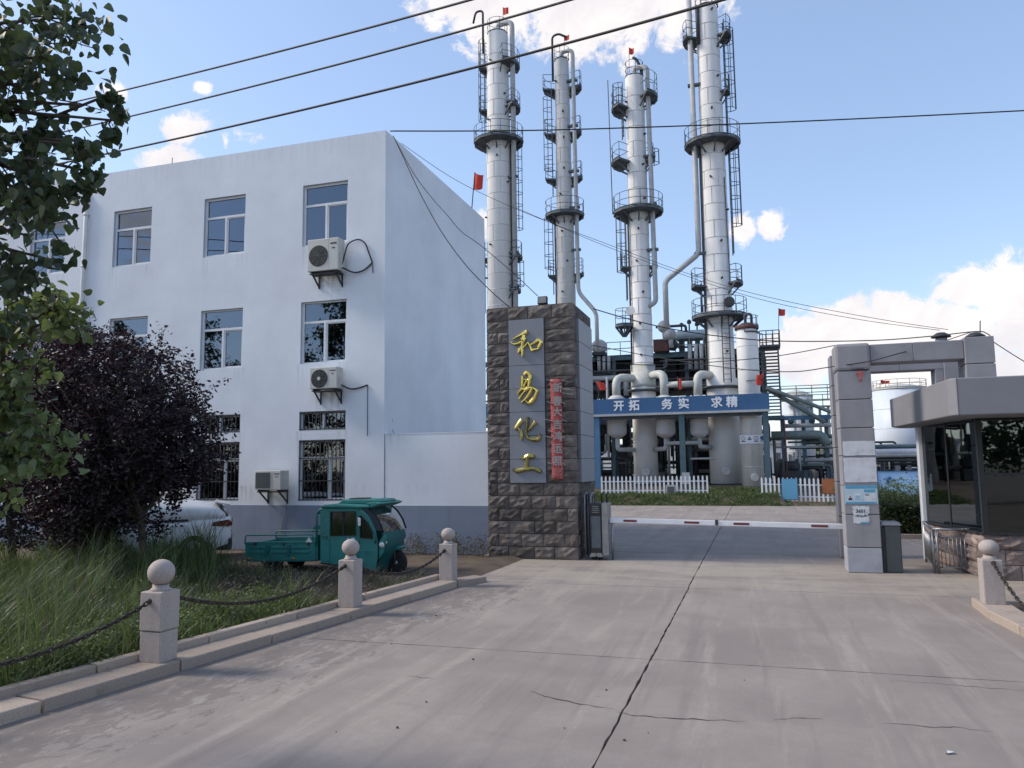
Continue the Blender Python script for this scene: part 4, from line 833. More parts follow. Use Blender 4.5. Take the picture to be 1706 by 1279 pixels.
m = MB().tube([(P[0][0], P[0][1], .86), (P[1][0], P[1][1], .86)], .028, 8); build('top_rail', m, 'steel_stainless', ra); build('top_rail', MB().tube([(P[1][0], P[1][1], .86), (P[2][0], P[2][1], .86)], .028, 8), 'steel_stainless', ra)
for z in (.12, .72): build('rail', MB().tube([(P[0][0], P[0][1], z), (P[1][0], P[1][1], z), (P[2][0], P[2][1], z)], .016, 6), 'steel_stainless', ra)
for (x, y) in ((3.50, 19.2), (3.30, 17.35), (3.37, 17.33), (4.0, 17.35)): build('post', MB().tube([(x, y, 0), (x, y, .86)], .026, 8), 'steel_stainless', ra)
for i in range(1, 9): x = 3.37 + .63 * i / 9; build('baluster', MB().tube([(x, 17.35, .12), (x, 17.35, .72)], .009, 5), 'steel_stainless', ra)
for i in range(1, 14): t = i / 14; x, y = P[0][0] + (P[1][0] - P[0][0]) * t, P[0][1] + (P[1][1] - P[0][1]) * t; build('baluster', MB().tube([(x, y, .12), (x, y, .72)], .009, 5), 'steel_stainless', ra)

# ------------------------------------------------------------------ bollards and chains
def bollard(loc, hgt, label, s=.29, joint=True):
    t = thing('bollard', label, 'bollard', (0, 0, 0), 'stone ball bollards along the kerbs'); h = s / 2; zb_ = .66
    if joint:
        build('lower_block', MB().box(-h * .95, h * .95, -h * .95, h * .95, 0, .335), 'granite', t, bevel=.012, seg=2)
        build('body', MB().box(-h, h, -h, h, .342, .77), 'granite', t, bevel=.014, seg=2)
    else: build('body', MB().add([(x * k, y * k, z) for z, k in ((0, h), (.77, h)) for y in (-1, 1) for x in (-1, 1)], [(0, 2, 3, 1), (4, 5, 7, 6), (0, 1, 5, 4), (2, 6, 7, 3), (0, 4, 6, 2), (1, 3, 7, 5)]), 'granite', t, bevel=.014, seg=2)
    build('neck', MB().lathe([(h * .72, .765), (h * .74, .79), (h * .60, .80), (h * .60, .835)], (0, 0, 0), 20), 'granite', t)
    r = s * .5; prof = [(max(.001, r * math.sin(math.pi * i / 12)), .97 - r * math.cos(math.pi * i / 12)) for i in range(13)]
    build('ball', MB().lathe(prof, (0, 0, 0), 24), 'granite', t)
    t.location = loc; t.scale = (1, 1, hgt / 1.115); return t
B0, B1, B2, B3, B4, B5 = Vector((-6.80, 3.80, .115)), Vector((-6.40, 7.25, .115)), Vector((-5.97, 10.75, .115)), Vector((-5.56, 13.70, .10)), Vector((3.235, 13.15, .12)), Vector((3.52, 9.4, .12))
bollard(B1, 1.10, 'nearest pale stone bollard with a ball top, split in two blocks by a dark joint'); bollard(B2, 1.02, 'middle stone ball bollard in front of the teal three wheeler', .27, False)
bollard(B3, .98, 'farthest left stone ball bollard at the kerb end near the stone pillar', .265, False); bollard(B4, .93, 'lone right stone ball bollard in front of the guard house', .27, False)
bollard(B0, 1.08, 'stone ball bollard at the left end of the chain beyond the frame'); bollard(B5, .93, 'stone ball bollard at the right end of the chain beyond the frame', .27, False)
lm = None
def chain(a, b, za, zb, sag, label):
    global lm
    A = Vector((a.x, a.y, a.z + za)); Bv = Vector((b.x, b.y, b.z + zb)); d = (Bv - A); d.z = 0; d.normalize(); A += d * .14; Bv -= d * .14
    t = thing('chain', label, 'chain', tuple(A), 'sagging iron chains between the bollards'); L = (Bv - A).length; n = 200
    pts = [A.lerp(Bv, i / n) - Vector((0, 0, sag * 4 * (i / n) * (1 - i / n))) for i in range(n + 1)]
    if lm is None:
        m = MB(); ring = []
        for k in range(12): an = 2 * math.pi * k / 12; ring.append((.019 * math.sin(an), 0, .021 * math.cos(an) + (.022 if math.cos(an) > 0 else -.022)))
        m.tube(ring, .0095, 5, closed=True); o = build('link', m, 'rust_iron', t, fix=False); lm = o.data; bpy.data.objects.remove(o)
        lm.vertices.foreach_get('co', buf := np.zeros(len(lm.vertices) * 3, dtype=np.float32)); buf = buf.reshape(-1, 3) + np.array(tuple(A), dtype=np.float32); lm.vertices.foreach_set('co', buf.ravel())
    acc = 0; nxt = 0; k = 0
    for i in range(n):
        seg = (pts[i + 1] - pts[i]); acc += seg.length
        if acc >= nxt:
            o = bpy.data.objects.new('link', lm); COL.objects.link(o); o.parent = t
            q = seg.to_track_quat('Z', 'Y'); q = q @ Vector((0, 0, 1)).rotation_difference(Vector((0, 0, 1))); o.rotation_mode = 'QUATERNION'
            from mathutils import Quaternion
            o.rotation_quaternion = q @ Quaternion((0, 0, 1), rad(45 + 90 * (k % 2))); o.location = pts[i] - A; nxt += .062; k += 1
    for p in (A, Bv): build('eye_bolt', MB().sphere(tuple(p), .034, 10, 6), 'rust_iron', t)
chain(B0, B1, .66, .66, .30, 'nearest sagging chain running out of the frame at lower left'); chain(B1, B2, .68, .62, .27, 'sagging chain between the nearest and the middle bollard in front of tall grass')
chain(B2, B3, .60, .56, .26, 'sagging chain beside the teal three wheeler front wheel'); chain(B4, B5, .60, .6, .55, 'sagging chain at the right edge in front of the guard house')
# ------------------------------------------------------------------ chemical plant: columns
def ring_railing(m, c, r, a0, a1, z, h=1.1, n=None, full=False):
    n = n or max(3, int(abs(a1 - a0) / 360 * 2 * math.pi * r / .75)); R_ = .022
    for zz in (z + h, z + h * .52): m.tube(arc((c[0], c[1], zz), r, a0, a1, max(6, n * 2)), R_, 4)
    m.tube(arc((c[0], c[1], z + .06), r, a0, a1, max(6, n * 2)), .05, 4)
    for p in arc((c[0], c[1], z), r, a0, a1, n): m.tube([p, p + Vector((0, 0, h))], R_, 4)
def platform(t, c, ri, ro, a0, a1, z, h=1.1, mat='steel_dark'):
    full = abs(a1 - a0) >= 359; n = 12 if full else max(4, int(abs(a1 - a0) / 28)); m = MB(); th = .13
    I = arc((c[0], c[1], z), ri, a0, a1, n); O = arc((c[0], c[1], z), ro, a0, a1, n)
    vs = []
    for p, q in zip(I, O): vs += [p, q, p - Vector((0, 0, th)), q - Vector((0, 0, th))]
    fs = []
    for i in range(n): a = 4 * i; b = a + 4; fs += [(a, a + 1, b + 1, b), (a + 2, b + 2, b + 3, a + 3), (a + 1, a + 3, b + 3, b + 1), (a, b, b + 2, a + 2)]
    if not full: fs += [(0, 2, 3, 1), (4 * n, 4 * n + 1, 4 * n + 3, 4 * n + 2)]
    m.add(vs, fs)
    for an in range(int(a0), int(a1) + 1, 40): e = Vector((math.cos(rad(an)), math.sin(rad(an)), 0)); m.beam(Vector((c[0], c[1], z - .75)) + e * (ri - .02), Vector((c[0], c[1], z - .14)) + e * (ro * .9), .09)
    o = build('platform', m, mat, t); r = MB(); ring_railing(r, c, ro - .04, a0, a1, z, h)
    if not full:
        for an in (a0, a1):
            e = Vector((math.cos(rad(an)), math.sin(rad(an)), 0)); 
            for zz in (h, h * .52): r.tube([Vector((c[0], c[1], z + zz)) + e * (ri + .1), Vector((c[0], c[1], z + zz)) + e * (ro - .04)], .026, 4)
    build('guard_rail', r, mat, t); return o
def ladder(t, c, r, ang, z0, z1, cage=True, mat='steel_dark'):
    e = Vector((math.cos(rad(ang)), math.sin(rad(ang)), 0)); s = Vector((-e.y, e.x, 0)); b = Vector((c[0], c[1], 0)) + e * (r + .22); m = MB(); U = Vector((0, 0, 1))
    for k in (-1, 1): m.tube([b + s * .24 * k + U * z0, b + s * .24 * k + U * z1], .035, 4)
    z = z0 + .2
    while z < z1: m.tube([b - s * .24 + U * z, b + s * .24 + U * z], .018, 4); z += .33
    build('ladder', m, mat, t)
    if cage and z1 - z0 > 3:
        g = MB(); z = z0 + 2.0; H = []
        while z < z1 + .3:
            pts = [b + s * .42 * math.cos(rad(q)) * 1.0 + e * .66 * math.sin(rad(q)) + U * z for q in range(0, 181, 30)]; g.tube(pts, .026, 4); z += .95
        zt = z - .95
        for q in (30, 70, 110, 150): p = b + s * .42 * math.cos(rad(q)) + e * .66 * math.sin(rad(q)); g.tube([p + U * (z0 + 2.0), p + U * zt], .024, 4)
        build('ladder_cage', g, mat, t)
def column(label, X, Y, prof, rings, zbase=.9, mat='column_white', dark_top=False):
    t = thing('distillation_column', label, 'column', (X, Y, zbase), 'tall white distillation columns')
    build('shell', MB().lathe([(r, z) for z, r in prof] , (X, Y, 0), 36), mat, t)
    m = MB()
    for z in rings:
        r = np.interp(z, [p[0] for p in prof], [p[1] for p in prof]); m.lathe([(r + .004, z - .03), (r + .012, z - .02), (r + .012, z + .02), (r + .004, z + .03)], (X, Y, 0), 36)
    for k in range(len(rings) - 1):
        z = rings[k]; r = np.interp(z, [p[0] for p in prof], [p[1] for p in prof])
        for an in ((-100, -35, 30, 200) if k % 2 else (-140, -70, 5, 170)):
            an = rad(an + random.uniform(-5, 5)); e = Vector((math.cos(an), math.sin(an), 0)); m.beam(Vector((X, Y, z)) + e * (r + .002), Vector((X, Y, rings[k + 1])) + e * (r + .002), .03, .012)
    build('weld_band', m, 'seam', t)['kind'] = 'stuff'
    for z in rings[::2]:
        r = np.interp(z, [p[0] for p in prof], [p[1] for p in prof]); an = rad(random.uniform(-160, -20)); p = Vector((X + (r) * math.cos(an), Y + r * math.sin(an), z + random.uniform(.3, 1)))
        build('nozzle', MB().tube([p - Vector((math.cos(an), math.sin(an), 0)) * .1, p + Vector((math.cos(an), math.sin(an), 0)) * .16], .07, 7), 'machine_dark', t)
    return t
def flag(label, base, top, size, dirx=1, mat='flag_red', pole='iron', r=.02):
    base = Vector(base); top = Vector(top); t = thing('red_flag', label, 'flag', tuple(base), 'small red flags flying around the plant')
    build('pole', MB().tube([base, top], r, 5), pole, t); d = (top - base).normalized(); n = 6; vs = []; w, h = size
    for i in range(n + 1):
        u = i / n; dy = .12 * w * math.sin(u * 5 + top.x); dz = -.18 * h * u - .1 * h * math.sin(u * 3)
        a = top + Vector((dirx * w * u, dy, dz)); b = top - d * h * (1 - .18 * u) + Vector((dirx * w * u, dy + .05 * w, dz)); vs += [a, b]
    m = MB(); m.add(vs, [(2 * i, 2 * i + 1, 2 * i + 3, 2 * i + 2) for i in range(n)], True); c = build('cloth', m, mat, t, fix=False); return t
def rings_between(z0, z1, step): return [z0 + step * i for i in range(int((z1 - z0) / step) + 1)]
def pipe(t, pts, r, mat='pipe_grey', rr=.45, n=10, name='pipe'): return build(name, MB().tube(bend(pts, rr), r, n), mat, t)

# column 1 (left, behind the office)
T1x, T1y = -17.98, 55.0; Z = lambda y, x=830, Y=55.0: zy(x, y, Y)
zm = Z(240); zt = Z(60)
c1 = column('leftmost tall white column rising behind the office building roof edge', T1x, T1y, [(.5, 1.02), (zm - .4, .94), (zm, .88), (zt, .84), (zt + .3, .7), (zt + .55, .3), (zt + .6, .05)], rings_between(3, zt - .6, 1.25))
platform(c1, (T1x, T1y), .95, 1.95, 0, 360, Z(238)); platform(c1, (T1x, T1y), .9, 1.75, -60, 45, Z(112)); platform(c1, (T1x, T1y), .9, 1.75, -35, 45, Z(182)); platform(c1, (T1x, T1y), .95, 1.75, -25, 50, Z(430)); platform(c1, (T1x, T1y), .95, 1.6, -30, 40, Z(485)); platform(c1, (T1x, T1y), .9, 1.5, 140, 200, Z(182)); platform(c1, (T1x, T1y), .9, 1.5, 140, 205, Z(112)); platform(c1, (T1x, T1y), .98, 1.6, 140, 205, Z(430))
r = MB(); ring_railing(r, (T1x, T1y), .8, 0, 360, zt + .1, 1.1); build('guard_rail', r, 'steel_dark', c1)
ladder(c1, (T1x, T1y), .9, 165, Z(235), Z(60)); ladder(c1, (T1x, T1y), .95, 15, Z(425), Z(240)); ladder(c1, (T1x, T1y), .98, 190, Z(520), Z(400)); ladder(c1, (T1x, T1y), .98, 15, Z(520), Z(430))
xp = xy(857, 200, 55); pipe(c1, [(T1x, T1y, zt + .4), (T1x, T1y, zt + .95), (xp, T1y - .3, zt + .8), (xp, T1y - .3, 3.0)], .20)
xv = xy(806, 60, 55); pipe(c1, [(xv + .25, T1y - .9, Z(95)), (xv + .25, T1y - .9, Z(24)), (xv - .35, T1y - .9, Z(24)), (xv - .55, T1y - .9, Z(42))], .085, 'machine_dark', .5)
for py in (175, 300, 425, 480): build('pipe_clamp', MB().box(T1x + .8, xp + .3, T1y - .45, T1y - .15, Z(py) - .08, Z(py) + .08), 'steel_dark', c1)
pipe(c1, [(T1x + 1.02, T1y - .1, Z(240)), (T1x + 1.02, T1y - .1, 4)], .06, 'machine_dark')
flag('red flag at the top of the leftmost column', (xy(838, 40, 55), T1y, Z(40)), (xy(838, 13, 55), T1y, Z(13)), (.45, .62), 1)
# column 2
T2x, T2y = -12.82, 55.0; Z2 = lambda y, x=938: zy(x, y, 55.0); zt = Z2(103)
c2 = column('slimmest white column second from the left with four stacked platforms', T2x, T2y, [(.5, .74), (Z2(360), .66), (Z2(355), .60), (zt, .53), (zt + .2, .42), (zt + .4, .05)], rings_between(3, zt - .6, 1.15), mat='column_grey')
for py, ro in ((147, 1.5), (222, 1.42), (297, 1.42), (458, 1.35)): platform(c2, (T2x, T2y), .6, ro, -12, 200, Z2(py))
platform(c2, (T2x, T2y), .6, 1.48, 0, 360, Z2(360))
r = MB(); ring_railing(r, (T2x, T2y), .55, 0, 360, zt + .1, 1.0); build('guard_rail', r, 'steel_dark', c2)
ladder(c2, (T2x, T2y), .62, 195, Z2(325), Z2(150)); ladder(c2, (T2x, T2y), .70, 195, Z2(490), Z2(365))
xp = xy(961, 300, 55); pipe(c2, [(T2x, T2y, zt + .3), (T2x, T2y, zt + .8), (xp - .05, T2y - .3, zt + .7), (xp, T2y - .3, Z2(490)), (xy(995, 522, 55), T2y - .3, Z2(522, 995)), (xy(995, 522, 55), T2y - .3, Z2(590))], .155)
xv = xy(924, 90, 55); pipe(c2, [(xv, T2y - .7, Z2(140)), (xv, T2y - .7, Z2(66)), (xv + .5, T2y - .7, Z2(63)), (xy(948, 70, 55), T2y - .7, Z2(72))], .085, 'machine_dark', .4)
for py in (140, 215, 290, 350, 420): build('pipe_clamp', MB().box(T2x + .45, xp + .25, T2y - .42, T2y - .18, Z2(py) - .08, Z2(py) + .08), 'steel_dark', c2)
pipe(c2, [(T2x - .72, T2y - .2, Z2(365)), (T2x - .72, T2y - .2, 4)], .06, 'machine_dark')
flag('red flag at the top of the slimmest column', (xy(940, 90, 55), T2y, Z2(90)), (xy(940, 58, 55), T2y, Z2(58)), (.4, .45), 1)
# column 3
T3x, T3y = -6.93, 52.0; Z3 = lambda y, x=1064: zy(x, y, 52.0); zt = Z3(130)
c3 = column('white column third from the left standing behind the blue slogan beam', T3x, T3y, [(.95, .80), (Z3(620), .80), (Z3(618), .70), (Z3(350), .68), (Z3(345), .67), (zt, .64), (zt + .2, .55), (zt + .4, .05)], rings_between(9, zt - .6, 1.1))
platform(c3, (T3x, T3y), .72, 1.72, 0, 360, Z3(354)); platform(c3, (T3x, T3y), .68, 1.65, 140, 235, Z3(180)); platform(c3, (T3x, T3y), .68, 1.6, -50, 40, Z3(164), 1.5); platform(c3, (T3x, T3y), .68, 1.75, 140, 235, Z3(270)); platform(c3, (T3x, T3y), .68, 1.2, -20, 40, Z3(268)); platform(c3, (T3x, T3y), .7, 1.35, 150, 215, Z3(445)); platform(c3, (T3x, T3y), .7, 1.2, -20, 40, Z3(445))
platform(c3, (xy(1040, 540, 51), 51.0), .12, .62, 0, 360, Z3(545)); p = (xy(1050, 523, 50.6), 50.6, Z3(523)); build('gauge_dial', MB().lathe([(.30, -.05), (.32, 0), (.28, .05)], p, 16, 'y'), 'column_cream', c3)
r = MB(); ring_railing(r, (T3x, T3y), .62, 0, 360, zt + .05, 1.1); build('guard_rail', r, 'steel_dark', c3)
ladder(c3, (T3x, T3y), .68, 200, Z3(230), Z3(140)); ladder(c3, (T3x, T3y), .7, 195, Z3(500), Z3(360)); ladder(c3, (T3x, T3y), .68, 10, Z3(320), Z3(240))
xp = xy(1087, 300, 52); pipe(c3, [(T3x, T3y, zt + .3), (T3x, T3y, zt + .75), (xp - .1, T3y - .3, zt + .65), (xp, T3y - .3, Z3(507)), (T3x + .5, T3y - .3, Z3(513))], .17)
pipe(c3, [(T3x - .05, T3y, Z3(94)), (T3x + .2, T3y, Z3(98)), (T3x + .5, T3y, Z3(114)), (T3x + .5, T3y, Z3(165))], .10, 'machine_dark', .3)
for py in (265, 345, 420): build('pipe_clamp', MB().box(T3x + .55, xp + .28, T3y - .45, T3y - .15, Z3(py) - .08, Z3(py) + .08), 'steel_dark', c3)
pipe(c3, [(T3x - 1.7, T3y - .4, Z3(355)), (T3x - 1.8, T3y - .4, Z3(130))], .03, 'iron'); pipe(c3, [(T3x - .66, T3y - .45, Z3(355)), (T3x - .66, T3y - .45, Z3(620))], .06, 'machine_dark')
flag('red flag at the top of the third column', (xy(1048, 118, 52), T3y, Z3(118)), (xy(1048, 76, 52), T3y, Z3(76)), (.34, .5), 1)
# column 4
T4x, T4y = -1.82, 52.0; Z4 = lambda y, x=1195: zy(x, y, 52.0); zt = Z4(14)
c4 = column('tallest and thickest white column with a cranked grey pipe on its left', T4x, T4y, [(.95, 1.0), (Z4(632), .98), (Z4(630), .86), (Z4(236), .80), (Z4(232), .78), (zt, .72), (zt + .25, .6), (zt + .45, .05)], rings_between(9, zt - .6, 1.15))
platform(c4, (T4x, T4y), .85, 1.85, 0, 360, Z4(240)); platform(c4, (T4x, T4y), .8, 1.7, 140, 215, Z4(62)); platform(c4, (T4x, T4y), .8, 1.55, -35, 40, Z4(62)); platform(c4, (T4x, T4y), .8, 1.3, -30, 20, Z4(155)); platform(c4, (T4x, T4y), .88, 1.75, 145, 215, Z4(476)); platform(c4, (T4x, T4y), .88, 1.6, -40, 35, Z4(474)); platform(c4, (T4x, T4y), .9, 1.78, 0, 360, Z4(528))
r = MB(); ring_railing(r, (T4x, T4y), .75, 0, 360, zt + .1, 1.1); build('guard_rail', r, 'steel_dark', c4)
ladder(c4, (T4x, T4y), .82, 10, Z4(230), Z4(34)); ladder(c4, (T4x, T4y), .86, 10, Z4(425), Z4(245)); ladder(c4, (T4x, T4y), .88, 190, Z4(520), Z4(470), False); ladder(c4, (T4x, T4y), .9, -70, Z4(640), Z4(530), False)
xp = xy(1160, 300, 52); xq = xy(1109, 470, 52)
pipe(c4, [(xp - .02, T4y - .35, Z4(-25)), (xp, T4y - .35, Z4(425, 1160)), (xq, T4y - .35, Z4(470, 1109)), (xq, T4y - .35, Z4(548, 1109))], .185, rr=.35)
for py in (140, 235, 422): build('pipe_clamp', MB().box(xp - .3, T4x - .6, T4y - .5, T4y - .2, Z4(py) - .08, Z4(py) + .08), 'steel_dark', c4)
pipe(c4, [(T4x - .82, T4y - .4, Z4(245)), (T4x - .88, T4y - .4, Z4(632))], .07, 'machine_dark'); pipe(c4, [(T4x + .70, T4y - .5, Z4(300)), (T4x + .78, T4y - .5, Z4(480))], .03, 'machine_rust')
pipe(c4, [(T4x - .62, T4y - .6, Z4(12)), (T4x - .62, T4y - .6, Z4(75))], .13, 'machine_dark')
p = (xy(1215, 509, 51), 51.05, Z4(509)); build('manhole', MB().lathe([(.30, -.12), (.36, 0), (.34, .08)], p, 18, 'y'), 'machine_dark', c4)
# sludge-stained short column on the right
SCx, SCy = -.14, 50.4; ZS = lambda y: zy(1247, y, 50.4)
sc_ = thing('receiver_column', 'short cream white vessel column with a rusty top at the right end of the blue beam', 'column', (SCx, SCy, .8))
build('shell', MB().lathe([(.66, .80), (.655, ZS(556)), (.62, ZS(551)), (.62, ZS(549))], (SCx, SCy, 0), 32), 'column_cream', sc_)
build('top_flange', MB().lathe([(.72, ZS(549)), (.74, ZS(547)), (.74, ZS(543)), (.5, ZS(541)), (.3, ZS(538))], (SCx, SCy, 0), 24), 'machine_rust', sc_)
pipe(sc_, [(SCx - .05, SCy, ZS(545)), (SCx - .05, SCy, ZS(523)), (SCx + .32, SCy, ZS(523)), (SCx + .32, SCy, ZS(548))], .09, 'machine_dark', .2)
for z in rings_between(2, ZS(570), 1.5): build('weld_band', MB().lathe([(.66, z - .02), (.668, z), (.66, z + .02)], (SCx, SCy, 0), 32), 'seam', sc_)
build('manhole', MB().lathe([(.22, -.14), (.24, -.02), (.20, .02), (.19, .0), (.001, .0)][::-1], (SCx + .1, SCy - .62, 1.35), 20, 'y'), 'seam', sc_); build('footing', MB().lathe([(.72, .5), (.72, .82)], (SCx, SCy, 0), 24), 'iron', sc_)
r = MB(); ring_railing(r, (SCx, SCy), .72, -100, 90, ZS(556), 1.1); build('guard_rail', r, 'steel_dark', sc_)
yb = SCy - .70
sg = thing('safety_sign', 'white safety sign strip with four round and triangular symbols on the short column', 'sign', tuple(at(1252, 732, yb)))
a, b = at(1233, 739, yb), at(1275, 724, yb); build('board', MB().box(a.x, b.x, yb - .012, yb, a.z, b.z), 'white_paint', sg)
def disc(cx, cz, r, mat, dep, n=20, ri=None, name='symbol'):
    m = MB(); 
    if ri: 
        vs = [(cx + q * math.cos(2 * math.pi * i / n), yb - dep, cz + q * math.sin(2 * math.pi * i / n)) for i in range(n) for q in (ri, r)]; m.add(vs, [(2 * i, 2 * i + 1, (2 * i + 3) % (2 * n), (2 * i + 2) % (2 * n)) for i in range(n)])
    else: m.add([(cx + r * math.cos(2 * math.pi * i / n), yb - dep, cz + r * math.sin(2 * math.pi * i / n)) for i in range(n)], [tuple(range(n))])
    return build(name, m, mat, sg, fix=False)
w = b.x - a.x; cz = a.z + (b.z - a.z) * .62
for k, kind in enumerate('pgpb'):
    cx = a.x + w * (.13 + .25 * k); R_ = w * .088
    if kind == 'p': disc(cx, cz, R_, 'barrier_red', .016, 20, R_ * .8); build('symbol_bar', MB().beam((cx - R_ * .6, yb - .018, cz + R_ * .6), (cx + R_ * .6, yb - .018, cz - R_ * .6), .03, .004), 'barrier_red', sg); build('symbol_mark', MB().beam((cx - R_ * .1, yb - .015, cz - R_ * .5), (cx + R_ * .1, yb - .015, cz + R_ * .4), .05, .003), 'ink', sg); build('caption', MB().box(cx - R_, cx + R_, yb - .016, yb - .0125, cz - R_ * 1.65, cz - R_ * 1.2), 'barrier_red', sg)
    if kind == 'g':
        m = MB(); m.add([(cx - R_ * 1.1, yb - .016, cz - R_ * .8), (cx + R_ * 1.1, yb - .016, cz - R_ * .8), (cx, yb - .016, cz + R_)], [(0, 1, 2)]); build('symbol', m, 'pipe_green', sg, fix=False); build('symbol_mark', MB().beam((cx, yb - .019, cz - R_ * .5), (cx, yb - .019, cz + R_ * .4), .05, .003), 'ink', sg)
    if kind == 'b': disc(cx, cz, R_, 'sign_blue', .016); build('symbol_mark', MB().beam((cx, yb - .019, cz - R_ * .6), (cx, yb - .019, cz + R_ * .5), .06, .003), 'white_paint', sg); build('caption', MB().box(cx - R_, cx + R_, yb - .016, yb - .0125, cz - R_ * 1.6, cz - R_ * 1.2), 'sign_blue', sg)
# column bases seen under the beam
for (x, y, r_, par) in ((T3x, T3y, .80, c3), (T4x, T4y, 1.0, c4)):
    build('footing', MB().lathe([(r_ + .1, .4), (r_ + .1, .96)], (x, y, 0), 28), 'iron', par); build('manhole', MB().lathe([(.27, -.1), (.29, .0), (.22, .02), (.001, .02)][::-1], (x + (.05 if par is c4 else .1), y - r_ - .02, 1.75), 20, 'y'), 'seam', par); build('manhole_rim', MB().tube([(x + (.05 if par is c4 else .1) + .27 * math.cos(q * .3927), y - r_ - .05, 1.75 + .27 * math.sin(q * .3927)) for q in range(16)], .022, 5, closed=True), 'machine_dark', par)
    build('skirt_ring', MB().lathe([(r_ + .005, 7.05), (r_ + .3, 7.1), (r_ + .3, 7.2), (r_ + .005, 7.25)], (x, y, 0), 28), 'steel_dark', par)

# ------------------------------------------------------------------ blue portal frame with the slogan
YP = 49.0
fr = thing('steel_frame', 'blue steel portal frame carrying a long blue slogan beam in front of the columns', 'steel frame', (-9.7, YP, .8))
zt0, zb0 = 6.42, 5.45
for x0, x1 in ((-18.2, -9.75), (-9.73, -4.31), (-4.29, .93)): build('slogan_board', MB().box(x0, x1, YP - .06, YP, zb0, zt0), 'sign_blue', fr)
build('ledge', MB().box(-18.2, 1.0, YP - .16, YP + .25, zb0 - .14, zb0 - .003), 'pipe_grey', fr)
for x in (-17.6, -9.6, -4.25, .72): build('post', MB().box(x - .17, x + .17, YP + .0, YP + .3, .3, zb0 - .142), 'steel_blue' if x < -5 else 'steel_teal', fr)
for x in (-17.6, -9.6, -4.25, .72): build('rear_post', MB().box(x - .12, x + .12, YP + 6.0, YP + 6.3, .3, 6.0), 'steel_teal', fr); build('cross_beam', MB().box(x - .1, x + .1, YP + .31, YP + 6.0, 5.55, 5.85), 'steel_dark', fr)
build('deck', MB().box(-18, .9, YP + .3, YP + 2.0, 5.86, 5.92).box(-18, .9, YP + 4.4, YP + 6, 5.86, 5.92), 'machine_dark', fr); build('edge_beam', MB().box(-18, .9, YP + .26, YP + .30, 5.1, 5.9), 'steel_dark', fr)
build('side_board', MB().box(.935, .985, YP - .06, YP + 1.2, zb0, zt0), 'sign_blue', fr)
for ch, px_ in zip('开拓务实求精', (1031, 1056.5, 1111, 1139, 1194, 1219.5)):
    p = at(px_, 677 - (px_ - 1031) * .036, YP - .07); text(fr, 'character', ch, 'white_paint', .70, (p.x, YP - .075, p.z), extr=.006, bold=.022)
def vessel(label, px_, r_):
    x = xy(px_, 660, 50.6); t = thing('heat_exchanger', label, 'vessel', (x, 50.6, 4.2), 'grey vertical heat exchangers hanging in the blue frame'); zt = zy(px_, 656, 50.6); z1 = zy(px_, 667, 50.6); zb_ = zy(px_, 729, 50.6)
    build('shell', MB().lathe([(.12, zb_ - .06), (r_ * .6, zb_ + .05), (r_ * .95, zb_ + .22), (r_, zb_ + .35), (r_, z1 - .1), (r_ * .95, z1 + .12), (r_ * .6, z1 + .3), (.15, z1 + .36)], (x, 50.6, 0), 28), 'column_grey', t)
    build('flange', MB().lathe([(r_, zb_ + 1.1), (r_ + .06, zb_ + 1.12), (r_ + .06, zb_ + 1.2), (r_, zb_ + 1.22)], (x, 50.6, 0), 28), 'seam', t); return t, x, z1 + .3, zb_
v1, x1, za1, zb1 = vessel('left grey heat exchanger with its bent pipe left of the third column', 1027, .60); v2, x2, za2, zb2 = vessel('middle grey heat exchanger beside the centre blue post', 1107, .62); v3, x3, za3, zb3 = vessel('right grey heat exchanger next to the thickest column', 1163, .56)
zh = zy(1040, 628, 50.6)
pipe(v1, [(x1, 50.6, za1 - .1), (x1, 50.6, zh), (T3x - .5, 51.6, zh)], .27, 'pipe_lag', .55, 14); pipe(v2, [(x2, 50.6, za2 - .1), (x2, 50.6, zy(1100, 622, 50.6)), (T3x + .5, 51.6, zy(1090, 622, 50.6))], .27, 'pipe_lag', .55, 14)
pipe(v3, [(x3, 50.6, za3 - .1), (x3, 50.6, zy(1160, 623, 50.6)), (T4x - .6, 51.6, zy(1180, 623, 50.6))], .28, 'pipe_lag', .55, 14); pipe(v3, [(x2, 50.6, zy(1130, 640, 50.6)), (x3 - .05, 50.6, zy(1130, 640, 50.6))], .2, 'pipe_lag')
for (t, x, zb_, xc, yp_) in ((v1, x1, zb1, T3x - .6, 748), (v2, x2, zb2, T3x + .6, 748), (v3, x3, zb3, T4x - .7, 746)):
    z = zy(1080, yp_, 50.6); pipe(t, [(x, 50.6, zb_), (x, 50.6, z), (xc, 51.6, z)], .15, 'pipe_grey', .2)
z = zy(1130, 738, 50.6); pipe(v2, [(x2, 50.5, z), (x3, 50.5, z)], .13, 'pipe_grey'); z = zy(1160, 764, 50.6); pipe(v3, [(x2 + 1.5, 50.5, z), (x3 + .9, 50.5, z)], .07, 'pipe_grey')
build('collar', MB().lathe([(.80, zy(1070, 612, 52)), (.82, zy(1070, 608, 52)), (.82, zy(1070, 640, 52)), (.86, zy(1070, 645, 52))][::-1], (T3x, T3y, 0), 28), 'pipe_lag', c3)

